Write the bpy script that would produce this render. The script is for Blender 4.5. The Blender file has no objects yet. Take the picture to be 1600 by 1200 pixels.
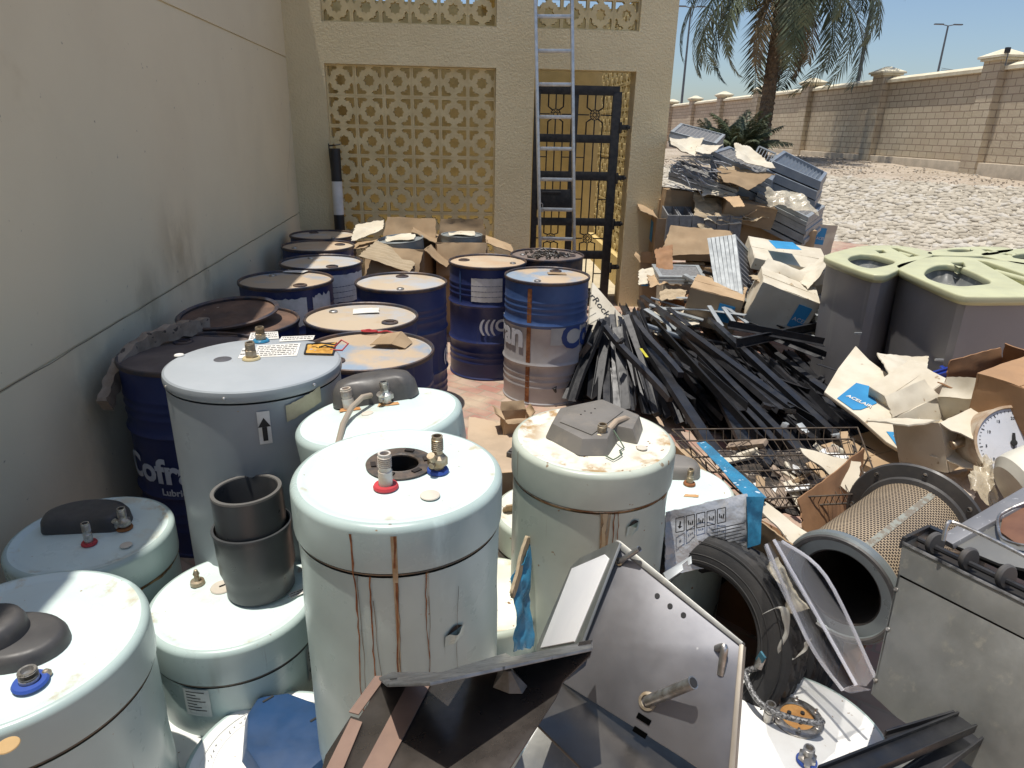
import bpy, bmesh, math, random
import numpy as np
from mathutils import Vector, Matrix, Euler, noise
R_ = math.radians
random.seed(7)
SC = bpy.context.scene
COL = SC.collection

# ------------------------------------------------------------------ camera
FPX, PIT, ROLL, CH = 1060.0, R_(20.6), R_(1.3), 1.83
cf = np.array([0, math.cos(PIT), -math.sin(PIT)])
cr0 = np.array([1, 0, 0.]); cu0 = np.array([0, math.sin(PIT), math.cos(PIT)])
cr = cr0*math.cos(ROLL) + cu0*math.sin(ROLL); cu = -cr0*math.sin(ROLL) + cu0*math.cos(ROLL)
CP = np.array([0, 0, CH])
cam = bpy.data.cameras.new('camera'); cam.sensor_width = 36; cam.lens = 36*FPX/1600; cam.clip_end = 2000; cam.clip_start = .05
camo = bpy.data.objects.new('camera', cam); COL.objects.link(camo); SC.camera = camo
M4 = Matrix(((cr[0], cu[0], -cf[0], 0), (cr[1], cu[1], -cf[1], 0), (cr[2], cu[2], -cf[2], CH), (0, 0, 0, 1)))
camo.matrix_world = M4

def ray(x, y): return cf + (x-800)/FPX*cr + (600-y)/FPX*cu
def G(x, y, h=0.):                       # point at height h
    d = ray(x, y); return Vector(CP + d*(h-CH)/d[2])
def Z(x, y, z): return Vector(CP + ray(x, y)*z)      # point at a distance
def onp(x, y, p0, n):                    # point on a plane
    d = ray(x, y); t = ((np.array(p0)-CP) @ np.array(n))/(d @ np.array(n)); return Vector(CP + d*t)

# ------------------------------------------------------------------ light
SUNV = Vector((-.125, -.040, 1)).normalized()      # towards the sun
w = bpy.data.worlds.new('World'); SC.world = w; w.use_nodes = True
nt = w.node_tree; bg = nt.nodes['Background']
sky = nt.nodes.new('ShaderNodeTexSky'); sky.sky_type = 'NISHITA'; sky.sun_disc = False
sky.sun_elevation = math.asin(SUNV.z); sky.sun_rotation = math.atan2(SUNV.x, SUNV.y)
sky.air_density = 1.0; sky.dust_density = 1.2; sky.ozone_density = 3.5
nt.links.new(sky.outputs[0], bg.inputs[0]); bg.inputs[1].default_value = .125
sl = bpy.data.lights.new('sun', 'SUN'); sl.energy = 4.8; sl.angle = R_(.53); sl.color = (1, .95, .87)
so = bpy.data.objects.new('sun', sl); COL.objects.link(so)
so.rotation_euler = SUNV.to_track_quat('Z', 'Y').to_euler()
SC.view_settings.view_transform = 'Standard'; SC.view_settings.look = 'None'
SC.view_settings.exposure = 0; SC.view_settings.gamma = 1

# ------------------------------------------------------------------ materials
MATS = {}
def mat(name, base, rough=.6, metal=0., c2=None, vs=4., vstretch=(1, 1, 1), vlo=.35, vhi=.65, bump=0., bs=60.,
        spk=None, spks=60., spkt=.68, drip=None, dript=.62, dust=None, dustt=.5, dusts=3., spec=.5, trans=0., alpha=1., coat=0., bstretch=(1, 1, 1), rvar=.12, objvar=0., scr=None, rimd=None, alphan=None):
    if name in MATS: return MATS[name]
    m = bpy.data.materials.new(name); m.use_nodes = True; MATS[name] = m
    t = m.node_tree; N = t.nodes; L = t.links; p = N['Principled BSDF']
    tc = N.new('ShaderNodeTexCoord')
    oi = N.new('ShaderNodeObjectInfo')
    off = N.new('ShaderNodeVectorMath'); off.operation = 'MULTIPLY_ADD'
    L.new(oi.outputs['Random'], off.inputs[0]); off.inputs[1].default_value = (13, 7, 5); L.new(tc.outputs['Object'], off.inputs[2])
    def nz(scale, stretch=(1, 1, 1), detail=5, rg=.6):
        mp = N.new('ShaderNodeMapping'); mp.inputs['Scale'].default_value = stretch; L.new(off.outputs[0], mp.inputs[0])
        n = N.new('ShaderNodeTexNoise'); n.inputs['Scale'].default_value = scale; n.inputs['Detail'].default_value = detail
        n.inputs['Roughness'].default_value = rg; L.new(mp.outputs[0], n.inputs['Vector']); return n.outputs['Fac']
    def ramp(src, lo, hi):
        r = N.new('ShaderNodeMapRange'); r.interpolation_type = 'SMOOTHSTEP'
        r.inputs['From Min'].default_value = min(lo, hi); r.inputs['From Max'].default_value = max(lo, hi); L.new(src, r.inputs['Value'])
        if lo > hi: r.inputs['To Min'].default_value = 1; r.inputs['To Max'].default_value = 0
        return r.outputs[0]
    def mix(a, b, f, mode='MIX'):
        x = N.new('ShaderNodeMix'); x.data_type = 'RGBA'; x.blend_type = mode
        if isinstance(f, float): x.inputs[0].default_value = f
        else: L.new(f, x.inputs[0])
        for s, i in ((a, 6), (b, 7)):
            if isinstance(s, tuple): x.inputs[i].default_value = s[:3]+(1,)
            else: L.new(s, x.inputs[i])
        return x.outputs[2]
    c2 = c2 or tuple(v*.8 for v in base)
    n1 = nz(vs, vstretch)
    col = mix(tuple(base), tuple(c2), ramp(n1, vlo, vhi))
    if drip: col = mix(col, tuple(drip), ramp(nz(9, (1, 1, .08), 3), dript, dript+.12))
    if scr: col = mix(col, tuple(scr), ramp(nz(34, (1, 1, .05), 2), .70, .74)); col = mix(col, tuple(v*1.25 for v in base), ramp(nz(6, (1, 1, .3), 8), .60, .72))
    if dust: col = mix(col, tuple(dust), ramp(nz(dusts, detail=7), dustt, dustt+.22))
    if spk: col = mix(col, tuple(spk), ramp(nz(spks, detail=2), spkt, spkt+.05))
    if objvar:
        hs = N.new('ShaderNodeHueSaturation'); L.new(col, hs.inputs['Color'])
        mr = N.new('ShaderNodeMapRange'); L.new(oi.outputs['Random'], mr.inputs['Value']); mr.inputs['To Min'].default_value = 1-objvar; mr.inputs['To Max'].default_value = 1+objvar
        L.new(mr.outputs[0], hs.inputs['Value']); col = hs.outputs[0]
    L.new(col, p.inputs['Base Color'])
    r = N.new('ShaderNodeMapRange'); L.new(nz(vs*2.3), r.inputs['Value']); r.inputs['From Min'].default_value = .3; r.inputs['From Max'].default_value = .7
    r.inputs['To Min'].default_value = max(.03, rough-rvar); r.inputs['To Max'].default_value = min(1, rough+rvar); L.new(r.outputs[0], p.inputs['Roughness'])
    p.inputs['Metallic'].default_value = metal; p.inputs['Specular IOR Level'].default_value = spec
    if coat: p.inputs['Coat Weight'].default_value = coat; p.inputs['Coat Roughness'].default_value = .12
    if trans: p.inputs['Transmission Weight'].default_value = trans
    if alpha < 1: p.inputs['Alpha'].default_value = alpha
    if bump:
        b = N.new('ShaderNodeBump'); b.inputs['Strength'].default_value = 1; b.inputs['Distance'].default_value = bump
        L.new(nz(bs, bstretch, 4), b.inputs['Height']); L.new(b.outputs[0], p.inputs['Normal'])
    if rimd:
        sx_ = N.new('ShaderNodeSeparateXYZ'); L.new(tc.outputs['Object'], sx_.inputs[0]); cx_ = N.new('ShaderNodeCombineXYZ'); L.new(sx_.outputs[0], cx_.inputs[0]); L.new(sx_.outputs[1], cx_.inputs[1])
        ln = N.new('ShaderNodeVectorMath'); ln.operation = 'LENGTH'; L.new(cx_.outputs[0], ln.inputs[0])
        rg = ramp(ln.outputs['Value'], rimd[0], rimd[1]); nn_ = ramp(nz(13, detail=8), rimd[2], rimd[2]+.16)
        mu = N.new('ShaderNodeMath'); mu.operation = 'MULTIPLY'; L.new(rg, mu.inputs[0]); L.new(nn_, mu.inputs[1])
        L.new(mix(col, rimd[3], mu.outputs[0]), p.inputs['Base Color'])
    if alphan:
        al_ = ramp(nz(alphan[0], alphan[2], 6), alphan[1]-.12, alphan[1]+.12)
        if len(alphan) > 3:
            l2 = N.new('ShaderNodeVectorMath'); l2.operation = 'LENGTH'; L.new(tc.outputs['Object'], l2.inputs[0]); iv = ramp(l2.outputs['Value'], alphan[3], 0.0)
            mu = N.new('ShaderNodeMath'); mu.operation = 'MULTIPLY'; L.new(al_, mu.inputs[0]); L.new(iv, mu.inputs[1]); m3 = N.new('ShaderNodeMath'); m3.operation = 'MULTIPLY'; L.new(mu.outputs[0], m3.inputs[0]); m3.inputs[1].default_value = .25; al_ = m3.outputs[0]
        L.new(al_, p.inputs['Alpha'])
    return m
RUST = (.16, .055, .018); DUST = (.55, .42, .29)
plaster = mat('plaster_wall', (.77, .68, .48), .9, c2=(.73, .64, .45), vs=1.0, bump=.003, bs=9, dust=(.46, .35, .20), dustt=.66, dusts=1.1, spk=(.42, .36, .26), spks=26, spkt=.73, spec=.2)
stucco = mat('stucco_facade', (.72, .62, .40), .92, c2=(.67, .57, .36), vs=1.5, bump=.011, bs=60, spec=.2, drip=(.46, .38, .25), dript=.70)
blockm = mat('breeze_block', (.76, .63, .36), .9, c2=(.66, .54, .30), vs=6, bump=.0015, bs=120, spec=.2)
ochre = mat('ochre_wall', (.62, .48, .22), .9, c2=(.52, .4, .18), bump=.002, bs=60, spec=.2)
capst = mat('coping_stone', (.72, .66, .5), .85, c2=(.6, .53, .38), vs=3, bump=.002, bs=60, spec=.2)
blacki = mat('black_iron', (.012, .012, .014), .5, c2=(.03, .028, .026), vs=20, spec=.4)
alum = mat('aluminium', (.62, .62, .61), .38, .85, c2=(.5, .5, .49), vs=20)
enamel = mat('enamel_mint_shaded', (.44, .54, .51), .34, c2=(.39, .48, .45), scr=(.24, .25, .22), vs=3, drip=(.31, .35, .31), dript=.66, spk=(.3, .19, .1), spks=45, spkt=.745, spec=.55)  # heater paint for the sides, darkened as they look in shade
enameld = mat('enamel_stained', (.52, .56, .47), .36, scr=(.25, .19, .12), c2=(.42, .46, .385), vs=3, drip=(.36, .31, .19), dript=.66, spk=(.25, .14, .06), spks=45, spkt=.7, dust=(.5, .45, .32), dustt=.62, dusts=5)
topm = mat('enamel_top_sunlit', (.66, .78, .75), .34, c2=(.61, .71, .68), vs=5, spk=(.34, .24, .14), spks=50, spkt=.73, dust=(.58, .56, .44), dustt=.56, dusts=6, bump=.0006, bs=30, rimd=(.16, .215, .56, (.50, .45, .32)))  # same paint as the sides, sunlit brightness put into the colour, plus dust
topd = mat('enamel_top_stained_sunlit', (.78, .77, .68), .4, c2=(.70, .68, .56), vs=5, spk=(.22, .1, .03), spks=34, spkt=.67, dust=(.56, .42, .2), dustt=.62, dusts=7, bump=.0006, bs=30, rimd=(.12, .21, .50, (.42, .27, .12)))  # stained top, also lightened beyond its sides to look sunlit
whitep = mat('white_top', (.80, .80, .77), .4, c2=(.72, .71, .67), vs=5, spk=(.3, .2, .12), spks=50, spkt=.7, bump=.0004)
greyp = mat('grey_paint', (.285, .315, .33), .38, c2=(.25, .275, .29), vs=2.5, spk=(.3, .22, .14), spks=40, spkt=.74, dust=(.36, .37, .36), dustt=.6)
rustm = mat('rust', RUST, .9, c2=(.30, .12, .04), vs=30, bump=.001, bs=120)
rusty = mat('rust_seam', (.22, .10, .04), .85, c2=(.5, .47, .4), vs=9, vlo=.45, vhi=.6)
seam = mat('dark_seam', (.10, .10, .09), .8, c2=(.2, .15, .1), vs=9)
rubdark = mat('dark_plastic', (.055, .053, .052), .5, c2=(.085, .08, .075), vs=8, dust=(.16, .14, .12), dustt=.58, dusts=6)
greycov = mat('grey_cover', (.19, .175, .155), .55, c2=(.15, .138, .12), vs=8, dust=(.28, .24, .19), dustt=.55, dusts=7)
pvcm = mat('grey_pvc', (.060, .063, .066), .38, c2=(.05, .052, .054), vs=6, dust=(.14, .135, .125), dustt=.58, dusts=5)
brass = mat('brass_fitting', (.42, .36, .27), .45, .7, c2=(.3, .22, .13), vs=40)
chrome = mat('dull_chrome', (.55, .54, .52), .35, .9, c2=(.35, .32, .28), vs=40)
redp = mat('red_plastic', (.55, .05, .06), .5); bluep = mat('blue_plastic', (.03, .08, .35), .5); cyanp = mat('cyan_plastic', (.035, .22, .38), .3, c2=(.04, .15, .25), vs=12, spk=(.5, .6, .66), spks=30, spkt=.66)
bluecov = mat('blue_cover', (.012, .040, .10), .45, c2=(.018, .055, .14), vs=6, dust=(.35, .25, .13), dustt=.7, dusts=7)
blackhole = mat('black_interior', (.012, .011, .010), .8, c2=(.03, .02, .015))
flange = mat('dark_flange', (.07, .065, .06), .5, .3, c2=(.16, .12, .09), vs=30, bump=.001)
paper = mat('paper_label', (.72, .70, .66), .75, c2=(.6, .58, .52), vs=15, bump=.0004)
papert = mat('beige_tape', (.50, .45, .30), .6, c2=(.42, .37, .24), vs=15)
ink = mat('black_ink', (.02, .02, .02), .7)
foam = mat('amber_foam', (.42, .20, .03), .7, c2=(.65, .36, .06), vs=30, bump=.004, bs=60)
navy = mat('drum_navy', (.016, .025, .095), .42, c2=(.025, .036, .12), vs=3, drip=(.06, .06, .09), dript=.60, dust=(.12, .115, .125), dustt=.56, dusts=4, spk=(.12, .08, .06), spks=30, spkt=.74)
navyf = mat('drum_faded_blue', (.05, .10, .24), .45, c2=(.03, .065, .18), vs=3, dust=(.2, .22, .27), dustt=.62, dusts=4)
silver = mat('drum_silver', (.40, .385, .375), .45, .15, c2=(.32, .305, .30), vs=3, dust=(.3, .24, .18), dustt=.6, drip=(.16, .11, .09), dript=.66)
lidm = mat('drum_lid_dusty', (.40, .41, .42), .7, c2=(.47, .38, .27), vs=3.2, vlo=.38, vhi=.56, dust=(.42, .28, .16), dustt=.58, dusts=6, bump=.0008, bs=40)
lido = mat('drum_lid_orange', (.46, .32, .20), .8, c2=(.48, .40, .29), vs=3, dust=(.5, .55, .6), dustt=.64, dusts=3)
lidb = mat('drum_lid_blue', (.24, .31, .39), .6, c2=(.48, .37, .25), vs=2.4, vlo=.42, vhi=.56, dust=(.56, .42, .28), dustt=.6, dusts=5)
lidr = mat('drum_lid_rusty', (.17, .095, .06), .8, c2=(.09, .055, .04), vs=6, spk=(.5, .4, .3), spks=26, spkt=.72)
lidk = mat('drum_lid_dark', (.13, .10, .085), .8, c2=(.18, .14, .12), vs=5)
oil = mat('black_sludge', (.015, .013, .012), .4, c2=(.05, .04, .03), vs=12, bump=.01, bs=30)
rimm = mat('drum_rim', (.035, .04, .06), .5, .2, c2=(.12, .08, .06), vs=12)
card = mat('cardboard', (.40, .29, .18), .9, c2=(.34, .24, .145), vs=5, bump=.0012, bs=20, spec=.1, objvar=.2)
cardw = mat('white_cardboard', (.62, .57, .46), .85, c2=(.54, .48, .37), vs=5, bump=.0015, bs=16, spec=.15, spk=(.35, .27, .18), spks=20, spkt=.7)
cardbr = mat('brown_carton', (.30, .16, .075), .8, c2=(.24, .125, .06), vs=5, bump=.001, bs=20)
corr = mat('corrugated_card', (.45, .36, .24), .9, c2=(.35, .27, .17), vs=8, vstretch=(1, 12, 1), bump=.003, bs=30, bstretch=(8, 1, 1))
acel = mat('blue_print', (.02, .20, .42), .7, c2=(.03, .25, .5))
steelb = mat('black_steel', (.014, .0145, .017), .42, c2=(.026, .026, .028), vs=9, dust=(.07, .068, .065), dustt=.64, dusts=6, rvar=.15, objvar=.4)
galv = mat('galvanised', (.36, .385, .39), .55, .2, c2=(.28, .30, .305), vs=8, dust=(.4, .37, .32), dustt=.62)
galvb = mat('blue_grey_metal', (.20, .23, .265), .5, .15, c2=(.25, .28, .31), vs=6)
media = mat('filter_media', (.17, .17, .165), .9, c2=(.26, .25, .235), vs=30, bump=.004, bs=80)
mediag = mat('filter_media_grey', (.22, .22, .22), .9, c2=(.17, .17, .17), vs=30, bump=.002, bs=80)
bing = mat('bin_grey', (.28, .27, .27), .5, c2=(.235, .225, .225), vs=1.5, drip=(.32, .31, .30), dript=.6, dust=(.26, .25, .24), dustt=.62, dusts=3)
olive = mat('olive_green_plastic', (.52, .52, .32), .5, c2=(.47, .47, .29), vs=5, dust=(.46, .42, .3), dustt=.62)
oliveg = mat('basin_grey', (.2, .21, .2), .5, c2=(.15, .155, .15), dust=(.36, .35, .3), dustt=.5, dusts=14)
tyrem = mat('tyre_rubber', (.018, .018, .018), .75, c2=(.03, .028, .026), vs=8, dust=(.07, .062, .055), dustt=.6, dusts=7, bump=.0008, bs=90)
stain = mat('stainless', (.29, .29, .305), .40, .9, c2=(.24, .24, .255), vs=4, dust=(.3, .29, .27), dustt=.68, dusts=5, bump=.0003, bs=9, rvar=.06, spk=(.5, .5, .5), spks=40, spkt=.74)
stainb = mat('stainless_dull', (.33, .33, .31), .5, .8, c2=(.27, .27, .25), vs=6, dust=(.42, .40, .34), dustt=.56, dusts=26, bump=.0003, bs=60, rvar=.08)
staind = mat('dark_stained_steel', (.15, .13, .115), .32, .75, c2=(.09, .08, .072), vs=6, dust=(.2, .16, .13), dustt=.68, dusts=9, bump=.0012, bs=10)
tapebr = mat('brown_tape', (.25, .165, .125), .55, c2=(.20, .13, .10), vs=10)
greylt = mat('light_grey_insulation', (.80, .80, .80), .8, c2=(.74, .74, .75), vs=4)
clearp = mat('clear_plastic', (.82, .83, .88), .14, c2=(.78, .79, .85), trans=.5, alpha=.22, spec=.5, dust=(.6, .56, .5), dustt=.62)
film = mat('plastic_film', (.75, .68, .52), .25, c2=(.6, .52, .38), trans=.2, alpha=.55, bump=.01, bs=18)
bagm = mat('silver_bag', (.48, .49, .50), .32, .25, c2=(.36, .37, .38), vs=5, bump=.02, bs=7)
woodm = mat('weathered_foam_board', (.36, .28, .21), .9, c2=(.24, .18, .13), vs=12, spk=(.08, .06, .05), spks=26, spkt=.64, bump=.004, bs=40)
wirem = mat('wire_rusty', (.065, .05, .04), .6, .3, c2=(.12, .09, .06), vs=30)
trunkm = mat('palm_trunk', (.13, .09, .06), .95, c2=(.22, .16, .1), vs=9, bump=.03, bs=14)
palmg = mat('palm_green', (.065, .085, .04), .55, c2=(.13, .15, .08), vs=2, dust=(.24, .21, .13), dustt=.56, dusts=2)
palmd = mat('palm_dry', (.26, .2, .11), .8, c2=(.16, .12, .07), vs=3)
datem = mat('dates', (.30, .24, .05), .6, c2=(.22, .18, .05), vs=12)
polem = mat('lamp_post_steel', (.16, .17, .18), .5, .4)
brownc = mat('copper_brown', (.12, .055, .035), .5, c2=(.2, .1, .06), vs=5)
bluepl = mat('royal_blue_plastic', (.008, .03, .23), .35)
gaugef = mat('gauge_face', (.62, .64, .68), .3, c2=(.55, .57, .6), coat=.6)
pstripw = mat('post_white', (.7, .7, .68), .5); pstripb = mat('post_black', (.02, .02, .022), .5)
rubble = mat('terrace_gravel', (.44, .37, .29), .95, c2=(.33, .27, .2), vs=1.1, bump=.03, bs=14, spk=(.52, .47, .39), spks=16, spkt=.58, spec=.1)
sludgew = mat('adhesive_white', (.66, .6, .5), .7)

# pavers
def paver_material():
    m = bpy.data.materials.new('pavers'); m.use_nodes = True; t = m.node_tree; N = t.nodes; L = t.links; p = N['Principled BSDF']
    tc = N.new('ShaderNodeTexCoord'); mp = N.new('ShaderNodeMapping'); mp.inputs['Rotation'].default_value = (0, 0, R_(34)); L.new(tc.outputs['Object'], mp.inputs[0])
    b = N.new('ShaderNodeTexBrick'); L.new(mp.outputs[0], b.inputs['Vector']); b.inputs['Scale'].default_value = 1
    b.inputs['Brick Width'].default_value = .2; b.inputs['Row Height'].default_value = .1; b.inputs['Mortar Size'].default_value = .006; b.inputs['Bias'].default_value = -.2
    b.inputs['Color1'].default_value = (.34, .17, .13, 1); b.inputs['Color2'].default_value = (.42, .34, .27, 1); b.inputs['Mortar'].default_value = (.3, .24, .18, 1)
    n = N.new('ShaderNodeTexNoise'); n.inputs['Scale'].default_value = 3; n.inputs['Detail'].default_value = 7; L.new(tc.outputs['Object'], n.inputs['Vector'])
    r = N.new('ShaderNodeMapRange'); r.inputs['From Min'].default_value = .42; r.inputs['From Max'].default_value = .68; L.new(n.outputs[0], r.inputs['Value'])
    x = N.new('ShaderNodeMix'); x.data_type = 'RGBA'; L.new(r.outputs[0], x.inputs[0]); L.new(b.outputs['Color'], x.inputs[6]); x.inputs[7].default_value = (.48, .38, .27, 1)
    L.new(x.outputs[2], p.inputs['Base Color']); p.inputs['Roughness'].default_value = .9
    bu = N.new('ShaderNodeBump'); bu.inputs['Distance'].default_value = .004; L.new(b.outputs['Fac'], bu.inputs['Height']); bu.invert = True; L.new(bu.outputs[0], p.inputs['Normal'])
    return m
def brick_material():
    m = bpy.data.materials.new('stone_bricks'); m.use_nodes = True; t = m.node_tree; N = t.nodes; L = t.links; p = N['Principled BSDF']
    tc = N.new('ShaderNodeTexCoord'); s = N.new('ShaderNodeSeparateXYZ'); L.new(tc.outputs['Object'], s.inputs[0])
    a = N.new('ShaderNodeMath'); a.operation = 'ADD'; L.new(s.outputs[0], a.inputs[0]); L.new(s.outputs[1], a.inputs[1])
    c = N.new('ShaderNodeCombineXYZ'); L.new(a.outputs[0], c.inputs[0]); L.new(s.outputs[2], c.inputs[1])
    b = N.new('ShaderNodeTexBrick'); L.new(c.outputs[0], b.inputs['Vector']); b.inputs['Scale'].default_value = 1
    b.inputs['Brick Width'].default_value = .38; b.inputs['Row Height'].default_value = .165; b.inputs['Mortar Size'].default_value = .011
    b.inputs['Color1'].default_value = (.50, .42, .29, 1); b.inputs['Color2'].default_value = (.57, .485, .345, 1); b.inputs['Mortar'].default_value = (.30, .23, .165, 1)
    n = N.new('ShaderNodeTexNoise'); n.inputs['Scale'].default_value = 1.2; n.inputs['Detail'].default_value = 8; L.new(tc.outputs['Object'], n.inputs['Vector'])
    r = N.new('ShaderNodeMapRange'); r.inputs['From Min'].default_value = .4; r.inputs['From Max'].default_value = .75; r.inputs['To Max'].default_value = .5; L.new(n.outputs[0], r.inputs['Value'])
    x = N.new('ShaderNodeMix'); x.data_type = 'RGBA'; L.new(r.outputs[0], x.inputs[0]); L.new(b.outputs['Color'], x.inputs[6]); x.inputs[7].default_value = (.40, .30, .21, 1)
    L.new(x.outputs[2], p.inputs['Base Color']); p.inputs['Roughness'].default_value = .9
    bu = N.new('ShaderNodeBump'); bu.inputs['Distance'].default_value = .02; L.new(b.outputs['Fac'], bu.inputs['Height']); bu.invert = True
    n2 = N.new('ShaderNodeTexNoise'); n2.inputs['Scale'].default_value = 30; L.new(tc.outputs['Object'], n2.inputs['Vector'])
    bu2 = N.new('ShaderNodeBump'); bu2.inputs['Distance'].default_value = .01; L.new(n2.outputs[0], bu2.inputs['Height']); L.new(bu.outputs[0], bu2.inputs['Normal']); L.new(bu2.outputs[0], p.inputs['Normal'])
    return m
def mesh_material():          # woven orange / dark perforated filter skin
    m = bpy.data.materials.new('perforated_mesh'); m.use_nodes = True; t = m.node_tree; N = t.nodes; L = t.links; p = N['Principled BSDF']
    uv = N.new('ShaderNodeTexCoord'); s = N.new('ShaderNodeSeparateXYZ'); L.new(uv.outputs['Object'], s.inputs[0])
    at = N.new('ShaderNodeMath'); at.operation = 'ARCTAN2'; L.new(s.outputs[1], at.inputs[0]); L.new(s.outputs[0], at.inputs[1])
    m1 = N.new('ShaderNodeMath'); m1.operation = 'MULTIPLY'; m1.inputs[1].default_value = 16; L.new(at.outputs[0], m1.inputs[0])
    m2 = N.new('ShaderNodeMath'); m2.operation = 'MULTIPLY'; m2.inputs[1].default_value = 88; L.new(s.outputs[2], m2.inputs[0])
    c = N.new('ShaderNodeCombineXYZ'); L.new(m1.outputs[0], c.inputs[0]); L.new(m2.outputs[0], c.inputs[1])
    b = N.new('ShaderNodeTexBrick'); L.new(c.outputs[0], b.inputs['Vector']); b.inputs['Scale'].default_value = 1; b.inputs['Brick Width'].default_value = 1; b.inputs['Row Height'].default_value = 1; b.inputs['Mortar Size'].default_value = .2; b.inputs['Mortar Smooth'].default_value = .3
    b.inputs['Color1'].default_value = (.025, .018, .014, 1); b.inputs['Color2'].default_value = (.06, .04, .03, 1); b.inputs['Mortar'].default_value = (.50, .39, .26, 1)
    n = N.new('ShaderNodeTexNoise'); n.inputs['Scale'].default_value = 5; L.new(uv.outputs['Object'], n.inputs['Vector'])
    x = N.new('ShaderNodeMix'); x.data_type = 'RGBA'; x.blend_type = 'MULTIPLY'; x.inputs[0].default_value = .6; L.new(b.outputs['Color'], x.inputs[6]); L.new(n.outputs[0], x.inputs[7])
    L.new(x.outputs[2], p.inputs['Base Color']); p.inputs['Roughness'].default_value = .6
    bu = N.new('ShaderNodeBump'); bu.inputs['Distance'].default_value = .003; L.new(b.outputs['Fac'], bu.inputs['Height']); L.new(bu.outputs[0], p.inputs['Normal'])
    return m
paverm = paver_material(); brickm = brick_material(); perfm = mesh_material()

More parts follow.
